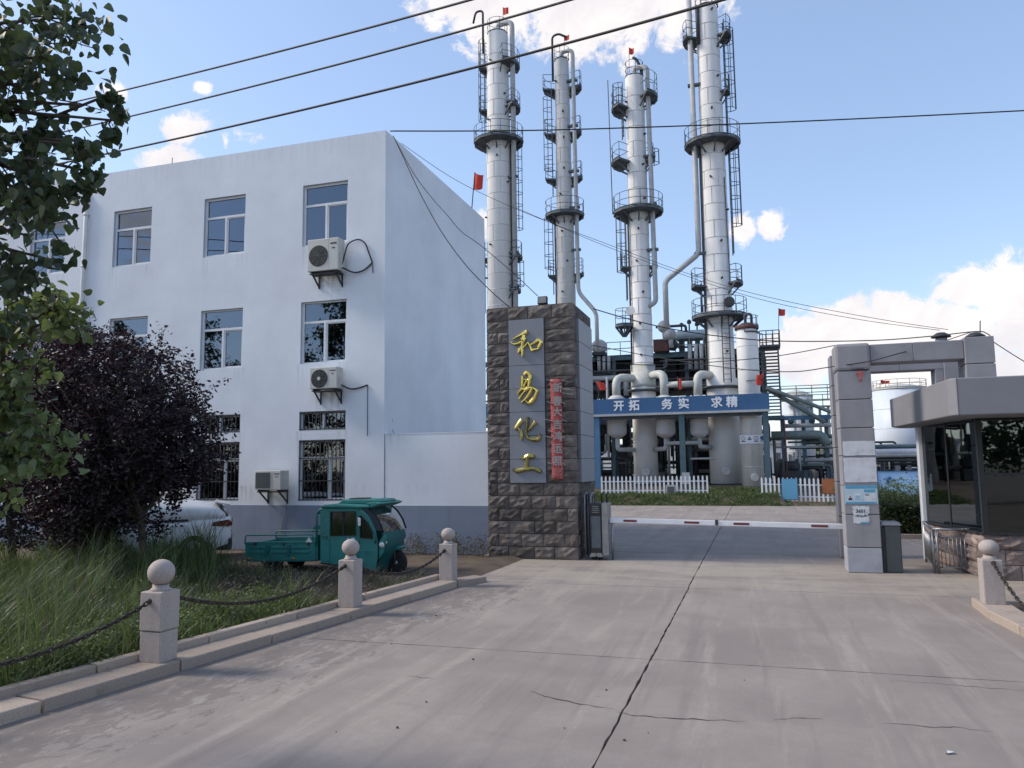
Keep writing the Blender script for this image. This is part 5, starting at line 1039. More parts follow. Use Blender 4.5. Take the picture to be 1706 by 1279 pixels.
# ------------------------------------------------------------------ process structure behind the frame
ps = thing('process_structure', 'dark multi level steel process structure crowded with pipes behind the columns', 'steel structure', (-8, 57, .5))
YS = 57.0
zd = zy(1120, 588, YS)                                      # main deck
xl, xr = xy(800, 600, YS), xy(1272, 600, YS)
for x in np.linspace(xl, xr, 9):
    build('post', MB().box(x - .13, x + .13, YS - .13, YS + .13, .3, zd), 'steel_dark', ps); build('post', MB().box(x - .13, x + .13, YS + 5.9, YS + 6.1, .3, zd), 'steel_dark', ps)
for z in (zd - .15, zy(1120, 640, YS), zy(1120, 700, YS)):
    build('beam', MB().box(xl, xr, YS - .1, YS + .1, z - .18, z + .12), 'steel_teal' if z > zd - .2 else 'steel_dark', ps); build('beam', MB().box(xl, xr, YS + 5.9, YS + 6.1, z - .18, z + .12), 'steel_dark', ps)
build('deck', MB().box(xl, xr, YS - .12, YS + 6, zd, zd + .06), 'steel_teal', ps); build('deck', MB().box(xl, xr, YS + 1.5, YS + 6, zy(1120, 648, YS), zy(1120, 648, YS) + .05), 'machine_dark', ps)
m = MB()
for x in np.linspace(xl, xr, 22): m.tube([(x, YS - .05, zd), (x, YS - .05, zd + 1.05)], .03, 4)
for h in (.55, 1.05): m.tube([(xl, YS - .05, zd + h), (xr, YS - .05, zd + h)], .03, 4)
build('guard_rail', m, 'rail_yellow', ps)
for i in range(90):
    z = random.uniform(1.2, zd - .6); x0 = random.uniform(xl, xr - 2); x1 = min(xr, x0 + random.uniform(2, 9)); y = YS + random.uniform(-2.2, 4.5); r = random.choice((.06, .08, .1, .14, .2)); mt = random.choice(('machine_dark', 'machine_dark', 'pipe_grey', 'steel_dark', 'steel_teal', 'machine_dark'))
    pipe(ps, [(x0, y, z), (x1, y, z), (x1, y, z + random.choice((-1, 1)) * random.uniform(.5, 2))], r, mt, .3, 7)
for i in range(90):
    x = random.uniform(xl, xr); z0 = random.uniform(.8, 4); y = YS + random.uniform(-2.2, 4.5); pipe(ps, [(x, y, z0), (x, y, min(zd, z0 + random.uniform(1.5, 6)))], random.choice((.05, .07, .09, .14)), random.choice(('machine_dark', 'pipe_grey', 'steel_dark', 'steel_dark', 'machine_dark')), .3, 7)
for i in range(9):
    x = xl + (xr - xl) * (i + .5) / 9 + random.uniform(-.5, .5); y = YS + random.uniform(1.5, 4.5); r = random.uniform(.45, .85); z = random.uniform(.6, 4.6); h = random.uniform(1.6, 3.2); build('drum', MB().lathe([(.1, z - .2), (r * .8, z), (r, z + .25), (r, z + h), (r * .7, z + h + .25), (.1, z + h + .35)], (x, y, 0), 18), random.choice(('machine_dark', 'steel_dark', 'column_grey')), ps)
for i in range(7):
    x = random.uniform(xl + 1, xr - 2.5); y = YS + random.uniform(-1, 3.5); z = random.choice((1.2, 2.4, 4.9, 6.3, 8.2)); r = random.uniform(.3, .5); build('drum', MB().lathe([(.1, -.2), (r * .8, 0), (r, .15), (r, 2.2), (r * .8, 2.35), (.1, 2.5)], (x, y, z), 16, 'x'), random.choice(('machine_dark', 'steel_dark')), ps)
for px_ in (1150, 1160, 1169, 1179): x = xy(px_, 600, YS - .4); pipe(ps, [(x, YS - .4, zy(px_, 575, YS)), (x, YS - .4, zy(px_, 616, YS))], .15, 'pipe_grey')
for px_ in (998, 1006, 1014): x = xy(px_, 600, YS - .4); pipe(ps, [(x, YS - .4, zd), (x, YS - .4, zy(px_, 622, YS))], .13, 'pipe_grey')
for k in range(5):                                          # lower cabinets and pump skids
    x = xl + 4 + k * 4.5; build('pump', MB().box(x, x + 1.4, YS - 2.8, YS - 1.9, .9, 1.7).lathe([(.1, 0), (.34, .05), (.34, .9), (.1, 1.0)], (x + .2, YS - 2.3, 2.0), 12, 'x'), 'machine_dark', ps)
ex = thing('horizontal_drum', 'pale horizontal receiver drum on top of the process structure', 'drum', (-3.5, YS + 1, zd)); a, b = at(1128, 566, YS), at(1180, 544, YS)
rz = (b.z - a.z) / 2; build('shell', MB().lathe([(.05, -.35), (rz * .7, -.2), (rz, 0), (rz, b.x - a.x), (rz * .7, b.x - a.x + .2), (.05, b.x - a.x + .35)], (a.x, YS + 1, a.z + rz), 24, 'x'), 'condenser', ex)
for k in range(4):
    x = a.x + (b.x - a.x) * (.12 + .25 * k); build('valve', MB().tube([(x, YS + 1, b.z - .1), (x, YS + 1, b.z + .5)], .06, 6).lathe([(.16, 0), (.16, .2), (.06, .3)], (x, YS + 1, b.z + .3 + .2 * (k % 2)), 10), 'machine_dark', ex); build('saddle', MB().box(x - .15, x + .15, YS + .4, YS + 1.6, zd + .06, a.z + .15), 'steel_dark', ex)
pipe(ex, [(a.x - 1.6, YS + .8, b.z + .35), (a.x + .6, YS + .8, b.z + .35), (a.x + .6, YS + .8, b.z - .1)], .1, 'machine_dark', .25)
cz_ = zd + .06; build('support_rack', MB().box(a.x, b.x + .3, YS + .3, YS + .34, cz_ + .3, cz_ + .45).box(a.x, b.x + .3, YS + .3, YS + .34, cz_ + .8, cz_ + .95).box(a.x + .1, a.x + .35, YS + .2, YS + .4, cz_, a.z).box(b.x - .1, b.x + .2, YS + .2, YS + .4, cz_, a.z), 'machine_dark', ex)
for px_ in (1106, 1116):
    p = at(px_, 544 if px_ == 1106 else 557, YS - .6); e = thing('ball_joint_pipe', 'round grey pipe bulb ' + ('upper one under the cranked pipe' if px_ == 1106 else 'lower one above the red brown machine'), 'pipe joint', tuple(p)); build('bulb', MB().sphere(tuple(p), .46, 16, 10), 'pipe_grey', e); build('neck', MB().tube([p, p + Vector((.1, 0, -1.0))], .2, 8), 'pipe_grey', e)
p = at(1103, 574, YS - .3); e = thing('motor', 'red brown motor housing on the process structure deck', 'motor', tuple(p)); build('housing', MB().box(p.x - .6, p.x + .5, p.y - .4, p.y + .4, zd + .06, p.z + .35), 'machine_rust', e, bevel=.05); build('end_bell', MB().lathe([(.1, .5), (.4, .55), (.45, .9), (.1, 1.2)], (p.x, p.y, zd + .55), 14, 'x'), 'machine_dark', e)
p = at(998, 562, YS - .3); e = thing('motor', 'dark rounded motor beside the right edge of the stone pillar', 'motor', tuple(p)); build('housing', MB().sphere((p.x, p.y, zd + .7), .6, 14, 8), 'pipe_grey', e); build('base', MB().box(p.x - .5, p.x + .5, p.y - .4, p.y + .4, zd + .06, zd + .3), 'machine_dark', e)
nb = 7                                                      # dark boxes added under the deck as its shaded interior, cabinets below
for i in range(nb):
    x0 = xl + (xr - xl) * i / nb; x1 = xl + (xr - xl) * (i + 1) / nb; z0 = zy(1120, 636, YS); o = build('dark_backing', MB().box(x0 + .1, x1 - .1, YS + 1.2, YS + 5.6, z0, zd - .2), 'backing_black', ps)
    for zz in (z0 + .05, zd - .5): build('backing_rib', MB().box(x0 + .1, x1 - .1, YS + 1.1, YS + 1.19, zz, zz + .15), 'steel_dark', o)
    for k in range(2 if i % 3 else 1):
        xa_ = x0 + random.uniform(.1, .8); w_ = random.uniform(1.0, 1.9); z1 = random.uniform(2.2, 5.0); o = build('equipment_cabinet', MB().box(xa_, xa_ + w_, YS + 2.6 + k, YS + 4.6 + k, .5, z1), random.choice(('machine_dark', 'backing_black', 'steel_dark')), ps)
# stair tower on the right of the structure
st = thing('stair_tower', 'dark steel stair tower with many treads and a railed landing on top', 'stair', (1.4, 54, .5)); YT = 54.0
xa, xb = xy(1270, 620, YT), xy(1298, 620, YT); za, zb_ = zy(1285, 579, YT), zy(1290, 690, YT)
for x in (xa, xb): build('stringer', MB().box(x - .05, x + .05, YT - .08, YT + .08, zb_ - .1, za), 'steel_dark', st)
n = 20
for i in range(n): z = zb_ + (za - zb_) * (i + .4) / n; build('tread', MB().box(xa + .05, xb - .05, YT - .05 + .06 * (i % 2), YT + .28 + .06 * (i % 2), z - .035, z + .035), 'steel_dark', st)
build('landing', MB().box(xy(1265, 580, YT), xy(1300, 580, YT), YT - .5, YT + 1.2, za, za + .14), 'steel_dark', st); m = MB(); x0, x1 = xy(1266, 575, YT), xy(1299, 575, YT)
for x in np.linspace(x0, x1, 4):
    for y in (YT - .45, YT + 1.1): m.tube([(x, y, za), (x, y, za + 1.1)], .03, 4)
for h in (.55, 1.1): m.tube([(x0, YT - .45, za + h), (x1, YT - .45, za + h), (x1, YT + 1.1, za + h), (x0, YT + 1.1, za + h)], .03, 4)
build('guard_rail', m, 'steel_dark', st); build('lower_landing', MB().box(xa - .1, xb + .15, YT - .3, YT + 1, zb_ - .35, zb_ - .1), 'steel_teal', st)
for x in (xa, xb): build('post', MB().box(x - .07, x + .07, YT + .3, YT + .44, .3, zb_ - .35), 'steel_dark', st)
flag('red flag on a thin pole above the stair landing', (xy(1297, 575, YT), YT - .4, za + .2), (xy(1297, 515, YT), YT - .4, zy(1297, 515, YT)), (.40, .50), 1)
flag('red flag leaning at the right edge of the stone pillar', (xy(1004, 656, 49.5), 49.5, zt0), (xy(992, 634, 49.5), 49.5, zy(992, 634, 49.5)), (.55, .62), 1)
flag('narrow red flag standing above the middle of the blue beam', (xy(1131, 655, 48.95), 48.95, zt0 - .05), (xy(1129, 627, 48.95), 48.95, zy(1129, 627, 48.95)), (.22, .75), 1)
fg = flag('red flag on a short level pole on the short column', (xy(1271, 640, 49.4), 49.4, zy(1271, 640, 49.4)), (xy(1272, 620, 49.4), 49.4, zy(1272, 620, 49.4)), (.42, .72), -1); build('level_arm', MB().tube([(xy(1243, 634, 49.6), 49.7, zy(1243, 634, 49.6)), (xy(1272, 632, 49.4), 49.4, zy(1272, 632, 49.4))], .025, 5), 'iron', fg)

# ------------------------------------------------------------------ pipe rack and tanks on the right
pr = thing('pipe_rack', 'crowded rack of grey and green pipes between the stair tower and the guard house', 'pipe rack', (4, 55, .3)); YR = 55.0
def rz_(y, x=1340): return zy(x, y, YR)
X0, X1 = xy(1300, 720, YR), 15.5
build('beam', MB().box(X0 - .3, X0 + 5.2, YR - .2, YR + .1, rz_(699), rz_(692)), 'steel_blue', pr); build('beam', MB().box(X0 - .5, X1, YR - .2, YR, rz_(746), rz_(742.5)), 'pipe_grey', pr)
pipe(pr, [(X0 + .3, YR - .3, rz_(709)), (X0 + 5.2, YR - .3, rz_(709))], .14, 'pipe_grey'); pipe(pr, [(X0 - .6, YR - .5, rz_(725)), (xy(1368, 725, YR), YR - .5, rz_(725)), (xy(1376, 735, YR), YR - .5, rz_(742))], .30, 'pipe_green', .5, 12)
pipe(pr, [(X0 - .8, YR - .8, rz_(648, 1280)), (xy(1372, 704, YR), YR - .8, rz_(704, 1372))], .15, 'pipe_green', .3); pipe(pr, [(X0 - .8, YR - 1.2, rz_(648, 1280)), (X0 + 1.6, YR - 1.2, rz_(672, 1330)), (xy(1392, 692, YR), YR - 1.2, rz_(692, 1392))], .13, 'pipe_green', .3)
for i in range(70):
    x0 = random.uniform(X0 - .8, X1 - 3); z = rz_(random.uniform(716 if x0 < X0 + 3 else 752, 796)); x1 = min(X1, x0 + random.uniform(1.5, 6)); y = YR + random.uniform(-1.2, 3); pipe(pr, [(x0, y, z), (x1, y, z), (x1, y, z - random.uniform(.3, 1.2))], random.choice((.05, .07, .1, .13)), random.choice(('machine_dark', 'pipe_grey', 'pipe_green', 'steel_dark', 'machine_dark')), .25, 7)
for i in range(60):
    x = random.uniform(X0 - .6, X1); z0 = random.uniform(.3, 1.4); y = YR + random.uniform(-1, 3); pipe(pr, [(x, y, z0), (x, y, z0 + random.uniform(.8, 2.6 if x < X0 + 4 else 1.6))], random.choice((.05, .07, .1, .16)), random.choice(('pipe_grey', 'machine_dark', 'steel_dark', 'pipe_grey')), .2, 7)
for px_ in (1306, 1340, 1378, 1420, 1468, 1512): x = xy(px_, 740, YR); build('post', MB().box(x - .12, x + .12, YR - .12, YR + .12, .2, rz_(699 if px_ < 1400 else 743)), 'steel_teal' if px_ < 1400 else 'pipe_grey', pr)
for px_ in (1318, 1353): x = xy(px_, 708, YR - .3); build('valve', MB().lathe([(.08, 0), (.2, .1), (.2, .3), (.08, .42)], (x, YR - .3, rz_(709) + .1), 10), 'steel_teal', pr)
for k, (y0, r) in enumerate(((758, .20), (764, .12), (772, .10), (750, .13))): pipe(pr, [(X0 + 5.5, YR - 1.2 - .3 * k, rz_(y0 - 5, 1490)), (X1, YR - 1.2 - .3 * k, rz_(y0 - 5, 1490))], r, ('tank_white', 'pipe_grey', 'machine_dark', 'steel_teal')[k])
build('rust_post', MB().tube([(xy(1313, 795, 50), 50, .3), (xy(1306, 700, 50), 50, zy(1306, 700, 50))], .06, 6), 'machine_rust', pr)
for i in range(7):
    x = X0 + i * 1.1; r = random.uniform(.3, .5); build('drum', MB().lathe([(.1, .4), (r, .6), (r, 2.2), (.1, 2.5)], (x, YR + 1.5, 0), 14), random.choice(('machine_dark', 'column_grey', 'steel_dark')), pr)
def tank(label, xa, xb, yt, Y, rail=True):
    a, b = at(xa, yt, Y), at(xb, yt, Y); r = (b.x - a.x) / 2; c = (a.x + r, Y); t = thing('storage_tank', label, 'tank', (c[0], Y, 0))
    build('shell', MB().lathe([(r, 0), (r, a.z)], (c[0], Y, 0), 48), 'tank_white', t); build('roof', MB().lathe([(r + .04, a.z), (r + .04, a.z + .1), (r * .5, a.z + .45), (.1, a.z + .6)], (c[0], Y, 0), 48), 'pipe_lag', t)
    m = MB(); ring_railing(m, c, r - .05, 0, 360, a.z + .1, .75, 14) if rail else m.tube([(c[0], Y, a.z + .3), (c[0], Y, a.z + 1.0)], .04, 5); build('guard_rail', m, 'rail_yellow', t)
    for k in range(1, 5): build('weld_band', MB().lathe([(r + .004, a.z * k / 5 - .03), (r + .015, a.z * k / 5), (r + .004, a.z * k / 5 + .03)], (c[0], Y, 0), 48), 'tank_white', t)
    return t, c, r, a.z
t, c, r, z = tank('large pale blue storage tank seen through the gateway opening', 1453, 1545, 652, 75.0)
flag('tiny red flag on the rim of the large pale tank', (xy(1466, 650, 74), 73.5, z + .2), (xy(1466, 634, 74), 73.5, zy(1466, 634, 74)), (.7, .32), 1)
tank('smaller pale blue storage tank left of the gateway behind the pipes', 1300, 1354, 662, 70.0, False)
wk = thing('walkway', 'raised steel tank walkway with pale railings crossing between the tanks', 'walkway', (4, 68, 7)); m = MB(); Yw = 68.0; x0, x1 = xy(1302, 670, Yw), xy(1402, 670, Yw)
for (yp_, h) in ((664, 1.15), (675, .9)):
    z = zy(1370, yp_, Yw)
    build('walk_deck', MB().box(x0 + (2 if yp_ > 670 else 0), x1, Yw, Yw + .8, z - .1, z), 'rail_yellow', wk)
    for x in np.arange(x0 + (2 if yp_ > 670 else 0), x1, 1.2): m.tube([(x, Yw, z), (x, Yw, z + h)], .035, 4)
    for q in (.5, 1): m.tube([(x0 + (2 if yp_ > 670 else 0), Yw, z + h * q), (x1, Yw, z + h * q)], .035, 4)
m.tube([(x0, Yw, zy(1302, 648, Yw)), (x1, Yw, zy(1402, 645, Yw))], .05, 4); build('guard_rail', m, 'rail_yellow', wk)
for x in np.linspace(x0 + 1, x1 - 1, 5): build('post', MB().box(x - .1, x + .1, Yw + .3, Yw + .5, 0, zy(1370, 675, Yw) - .1), 'pipe_grey', wk)

# ------------------------------------------------------------------ picket fences, boards, cabinet
def picket_fence(label, a, b, n, h):
    t = thing('picket_fence', label, 'fence', (a[0], a[1], a[2]), 'white picket fences along the yard'); a = Vector(a); b = Vector(b); d = (b - a).normalized(); nn = Vector((-d.y, d.x, 0)); first = None
    for i in range(n + 1):
        p = a.lerp(b, i / n)
        if first is None:
            m = MB(); w = .05; m.prism([(-w, .04), (w, .04), (w, h - .09), (0, h), (-w, h - .09)], lambda u, z, q: a + d * u + nn * q + Vector((0, 0, z)), -.014, .014); first = build('picket', m, 'white_paint', t)
        else: c = first.copy(); COL.objects.link(c); c.parent = t; c.location = p - a
    for z in (h * .22, h * .70): build('rail', MB().beam(a + nn * .04 + Vector((0, 0, z)), b + nn * .04 + Vector((0, 0, z)), .05, .07), 'white_paint', t)
    return t
a = at(1003, 823, 46); b = at(1179, 825, 46); picket_fence('longer white picket fence in front of the two thick columns', (a.x, 46, ground_z(a.x, 46)), (b.x, 46, ground_z(b.x, 46)), 25, 1.12)
picket_fence('white picket fence carrying a blue and an orange board beside the gateway', (.32, 46.2, .10), (6.0, 45.6, -.02), 25, 1.34)
a, b = at(1304, 832, 45.6), at(1328, 798, 45.6); bb = thing('notice_board', 'plain blue board fixed to the right picket fence', 'board', (a.x, 45.6, a.z)); build('panel', MB().box(a.x, b.x, 45.75, 45.78, a.z, b.z), 'board_blue', bb); build('frame', MB().box(a.x - .03, b.x + .03, 45.785, 45.80, a.z - .03, b.z + .03), 'steel_blue', bb)
a, b = at(1371, 822, 45.5), at(1398, 798, 45.5); bb = thing('notice_board', 'plain orange brown board fixed to the right picket fence', 'board', (a.x, 45.5, a.z)); build('panel', MB().box(a.x, b.x, 45.68, 45.71, a.z, b.z), 'orange_board', bb); build('frame', MB().box(a.x - .03, b.x + .03, 45.715, 45.73, a.z - .03, b.z + .03), 'machine_rust', bb)
a, b = at(1110, 828, 45.6), at(1126, 808, 45.6); bb = thing('meter_box', 'small grey meter box standing before the longer picket fence', 'box', (a.x, 45.6, a.z)); build('case', MB().box(a.x, b.x, 45.5, 45.75, a.z - .1, b.z), 'pipe_grey', bb); build('door', MB().box(a.x + .08, b.x - .08, 45.485, 45.499, a.z + .02, b.z - .08), 'cabinet_grey', bb)
a, b = at(1129, 808, 45.9), at(1142, 788, 45.9); bb = thing('notice_plate', 'small pale lattice plate leaning on the centre blue post', 'plate', (a.x, 48.9, 1)); build('plate', MB().box(a.x, b.x, 48.85, 48.9, zy(1135, 806, 48.9), zy(1135, 787, 48.9)), 'pipe_grey', bb)
bb = thing('billboard', 'blue sky billboard behind the hedge left of the guard house', 'billboard', (6, 44, 0)); build('panel', MB().box(6.02, 8.12, 43.98, 44.02, .35, 1.68), 'billboard', bb); build('frame', MB().box(5.96, 6.02, 43.95, 44.05, 0, 1.72).box(8.12, 8.18, 43.95, 44.05, 0, 1.72).box(6.02, 8.12, 43.96, 44.04, 1.681, 1.73), 'steel_blue', bb)
build('print_shape', MB().lathe([(.10, 0), (.14, .25), (.1, .3)], (6.52, 43.97, 1.15), 8), 'sign_blue', bb); build('print_shape', MB().box(6.6, 8.0, 43.972, 43.978, .95, 1.0).box(6.9, 7.6, 43.972, 43.978, 1.3, 1.34), 'paper_pale', bb)
# ------------------------------------------------------------------ teal cargo three wheeler
YK, WK = 14.35, 1.15
tk = thing('cargo_tricycle', 'teal electric cargo three wheeler with a closed cab parked by the white wall', 'tricycle', (-8.8, YK, 0))
def K(x, y): p = at(400 + x / 5.687, 810 + y / 5.687, YK); return (p.x, p.z)      # zoomed photo point on the near side plane
def kp(pts): return [K(*p) for p in pts]
fk = lambda u, w, d: (u, YK + d, w)
def slabk(name, pts, d0, d1, mat='teal_paint', bev=.012, parent=None): m = MB(); m.prism(kp(pts), fk, d0, d1); return build(name, m, mat, parent or tk, bevel=bev, seg=2)
def tubek(name, pts, d, r, mat='teal_paint', n=8): return build(name, MB().tube(bend([(K(x, y)[0], YK + (d if not isinstance(d, list) else d[i]), K(x, y)[1]) for i, (x, y) in enumerate(pts)], .06, 3), r, n), mat, tk)
# bed: floor, side panels with pressed ribs, tail board, rails
slabk('bed_floor', [(92, 690), (800, 690), (800, 715), (92, 715)], .03, WK - .03, 'teal_dark', 0)
for d0, d1 in ((.0, .028), (WK - .028, WK)):
    s_ = slabk('side_panel', [(85, 540), (795, 528), (798, 712), (150, 716), (90, 690)], d0, d1)
    q = -1 if d0 == 0 else 1; e0 = (d0 - .03) if q < 0 else d1; e1 = d0 + .002 if q < 0 else d1 + .03
    for (xa, xb) in ((150, 300), (360, 520), (560, 745)):
        for y in (580, 625): slabk('pressed_rib', [(xa, y - 12), (xb, y - 14), (xb, y + 6), (xa, y + 8)], e0, e1, 'teal_paint', .006, s_)
    slabk('top_rim', [(80, 528), (797, 516), (797, 538), (80, 550)], d0 - .012 if q < 0 else d0, d1 if q < 0 else d1 + .012, 'teal_paint', .008, s_)
    slabk('rib_post', [(300, 560), (345, 560), (322, 660), (285, 660)], e0, e1, 'teal_dark', .004, s_); slabk('rib_post', [(530, 560), (560, 560), (540, 660), (515, 660)], e0, e1, 'teal_dark', .004, s_)
slabk('tail_board', [(78, 545), (100, 545), (100, 712), (92, 712)], .03, WK - .03); slabk('head_board', [(790, 460), (812, 460), (812, 712), (790, 712)], .03, WK - .03)
tubek('bed_rail', [(84, 535), (84, 466), (770, 458), (770, 525)], .015, .016); tubek('bed_rail', [(84, 535), (84, 466), (770, 458), (770, 525)], WK - .015, .016)
slabk('rail_plate', [(500, 410), (700, 404), (660, 470), (460, 474)], WK - .02, WK - .005, 'teal_dark', 0)
tubek('roll_hoop', [(808, 560), (806, 250), (850, 218), (880, 216)], .02, .026); tubek('roll_hoop', [(808, 560), (806, 250), (850, 218), (880, 216)], WK - .02, .026)
tubek('roll_hoop', [(808, 256), (808, 256.5), (808, 255)], [.02, .5, WK - .02], .022)
tri = MB(); a = kp([(705, 530), (775, 530), (742, 480)]); tri.add([(u, YK - .03, w) for u, w in a], [(0, 1, 2)]); build('reflector', tri, 'paper_white', tk, fix=False)
# cab shell
cabp = [(850, 212), (1240, 212), (1330, 290), (1400, 420), (1425, 540), (1430, 700), (1395, 822), (1290, 815), (1160, 770), (850, 730)]
winR = [(955, 243), (1210, 240), (1212, 466), (952, 468)]; winF = [(1248, 282), (1268, 278), (1335, 350), (1380, 440), (1385, 500), (1256, 488)]
def side(d, name):
    # side skin made of strips round the two window openings
    y0, y1 = (YK + d, YK + d + .02)
    S_ = [[(850, 212), (955, 212), (955, 730 + 20), (850, 730)], [(955, 212), (1210, 212), (1210, 240), (955, 243)], [(952, 468), (1212, 466), (1215, 785), (955, 742)], [(1210, 212), (1248, 215), (1250, 800), (1212, 785)],
          [(1248, 215), (1290, 240), (1268, 278), (1248, 282)], [(1290, 240), (1345, 300), (1410, 430), (1430, 545), (1385, 500), (1380, 440), (1335, 350), (1268, 278)], [(1256, 488), (1385, 500), (1430, 545), (1430, 700), (1395, 822), (1250, 800)]]
    m = MB()
    for p in S_: m.prism(kp(p), lambda u, w, q: (u, q, w), y0, y1)
    return build(name, m, 'teal_paint', tk)
sd_ = side(0, 'side_skin'); side(WK - .02, 'side_skin')
for (w_, nm) in ((winR, 'side_window'), (winF, 'door_window')):
    slabk(nm, w_, .022, .028, 'cab_glass', 0); slabk(nm, w_, WK - .03, WK - .024, 'cab_glass', 0)
def outline(pts, d, r, mat): P = kp(pts); return build('window_seal', MB().tube([(u, YK + d, w) for u, w in P], r, 6, closed=True), mat, tk)
outline(winR, -.002, .014, 'rubber'); outline(winF, -.002, .012, 'rubber')
slabk('door_seam', [(1228, 225), (1233, 225), (1236, 790), (1231, 790)], -.003, .001, 'teal_dark', 0); slabk('door_seam', [(942, 225), (947, 225), (947, 740), (942, 740)], -.003, .001, 'teal_dark', 0)
slabk('pressed_line', [(860, 535), (925, 535), (925, 548), (860, 548)], -.008, .001, 'teal_paint', .003); slabk('pressed_line', [(1120, 575), (1180, 580), (1210, 610), (1205, 622), (1170, 592), (1118, 588)], -.008, .001, 'teal_paint', .003); slabk('pressed_line', [(1250, 612), (1390, 612), (1390, 622), (1250, 622)], -.008, .001, 'teal_paint', .003)
slabk('door_handle', [(1255, 722), (1295, 722), (1295, 738), (1255, 738)], -.014, .001, 'chrome', 0); slabk('lettering', [(1122, 492), (1136, 492), (1136, 512), (1122, 512)], -.004, -.001, 'paper_white', 0); slabk('lettering', [(1142, 500), (1160, 500), (1160, 512), (1142, 512)], -.004, -.001, 'paper_white', 0); slabk('lettering', [(1166, 490), (1198, 490), (1198, 512), (1166, 512)], -.004, -.001, 'paper_white', 0)
slabk('cab_back', [(846, 212), (856, 212), (856, 730), (846, 730)], .02, WK - .02, 'teal_paint', 0)
slabk('cab_floor', [(850, 725), (1160, 770), (1380, 815), (1380, 822), (1160, 778), (850, 733)], .02, WK - .02, 'teal_dark', 0)
slabk('roof', [(855, 205), (862, 180), (900, 172), (1000, 166), (1350, 178), (1350, 206), (1240, 212)], -.03, WK + .03, 'teal_paint', .03)
slabk('roof_visor', [(1350, 178), (1300, 160), (1400, 150), (1446, 165), (1420, 182), (1350, 206)], .02, WK - .02, 'teal_paint', .015); slabk('roof_panel', [(980, 168), (1030, 130), (1385, 128), (1420, 150), (1340, 174)], .18, WK - .18, 'teal_paint', .02)
slabk('roof_vent', [(1045, 130), (1060, 118), (1190, 118), (1205, 130)], .35, .75, 'iron', .01)
for x_ in (180, 470, 720): slabk('latch', [(x_, 532), (x_ + 22, 532), (x_ + 22, 562), (x_, 562)], -.03, -.012, 'iron', .004)
for x_ in (120, 560): slabk('side_marker', [(x_, 676), (x_ + 34, 676), (x_ + 34, 690), (x_, 690)], -.016, -.001, 'lamp_amber', .004)
slabk('sill_strip', [(855, 722), (1160, 762), (1300, 800), (1300, 812), (1160, 776), (855, 738)], -.012, .0, 'rubber', 0); slabk('bed_skirt', [(150, 700), (796, 696), (796, 714), (152, 716)], -.012, -.001, 'teal_dark', .004)
slabk('rear_mudguard', [(235, 716), (425, 716), (410, 735), (385, 728), (280, 728), (250, 745)], .02, .2, 'rubber', .01); slabk('fuel_step', [(1005, 752), (1130, 770), (1130, 790), (1005, 772)], -.09, .02, 'iron', .006)
for x_ in (1236, 1400): slabk('hinge', [(x_, 520), (x_ + 12, 520), (x_ + 12, 545), (x_, 545)], -.014, -.001, 'iron', .003)
slabk('window_bar', [(1075, 243), (1090, 243), (1090, 467), (1075, 467)], .012, .021, 'rubber', 0); slabk('side_vent', [(870, 470), (925, 470), (925, 500), (870, 500)], -.010, -.001, 'teal_dark', .003)
slabk('wiper', [(1380, 262), (1392, 262), (1470, 430), (1460, 432)], .45, .47, 'iron', 0); tubek('mirror_arm', [(1250, 330), (1240, 332)], [-.09, .02], .008, 'iron')
# raked windscreen, front shell, lights, fork and wheels
fr_ = kp([(1335, 208), (1400, 262), (1455, 345), (1490, 440)]); m = MB(); vs = []
for u, w in fr_: vs += [(u - .02, YK + .06, w), (u + .04, YK + WK / 2, w), (u - .02, YK + WK - .06, w)]
m.add(vs, [(i * 3 + j, i * 3 + j + 1, i * 3 + j + 4, i * 3 + j + 3) for i in range(3) for j in range(2)], True); build('windscreen', m, 'cab_glass', tk, fix=False)
for d_ in (.04, WK - .04): build('windscreen_frame', MB().tube([(u - .02, YK + d_, w) for u, w in fr_], .02, 6), 'rubber', tk)
build('a_pillar', MB().tube([(u, YK + .01, w) for u, w in kp([(1240, 210), (1330, 285), (1400, 420), (1425, 540)])], .025, 7), 'teal_paint', tk)
lo = kp([(1488, 440), (1510, 500), (1500, 580), (1470, 660), (1420, 740), (1385, 815)]); m = MB(); vs = []
for i, (u, w) in enumerate(lo): k = .16 if i > 2 else .05; vs += [(u - .06, YK + k, w), (u + .05, YK + WK / 2 - .15, w), (u + .05, YK + WK / 2 + .15, w), (u - .06, YK + WK - k, w)]
m.add(vs, [(i * 4 + j, i * 4 + j + 1, i * 4 + j + 5, i * 4 + j + 4) for i in range(len(lo) - 1) for j in range(3)], True); build('front_shell', m, 'teal_dark', tk, fix=False)
slabk('cheek_panel', [(1425, 540), (1490, 445), (1505, 500), (1475, 640), (1430, 700)], .05, .10, 'teal_paint', .015)
u, w = K(1455, 560); build('headlight', MB().sphere((u + .02, YK + .05, w), .062, 14, 8), 'lamp_clear', tk); build('headlight', MB().sphere((u + .03, YK + WK - .12, w), .062, 14, 8), 'lamp_clear', tk)
u, w = K(1490, 540); build('indicator', MB().sphere((u, YK + .12, w), .03, 10, 6), 'lamp_clear', tk)
slabk('front_fender', [(1450, 640), (1480, 605), (1530, 590), (1575, 600), (1560, 625), (1500, 640), (1462, 668)], WK / 2 - .12, WK / 2 + .12, 'teal_paint', .02)
tubek('handle_bar', [(1430, 440), (1480, 425), (1500, 465)], .3, .012, 'iron'); slabk('mirror', [(1250, 292), (1280, 300), (1280, 372), (1256, 374)], -.10, -.08, 'paper_white', .01)
slabk('seat', [(1000, 560), (1190, 560), (1190, 470), (1010, 300), (985, 300)], .25, WK - .25, 'curtain', .03)
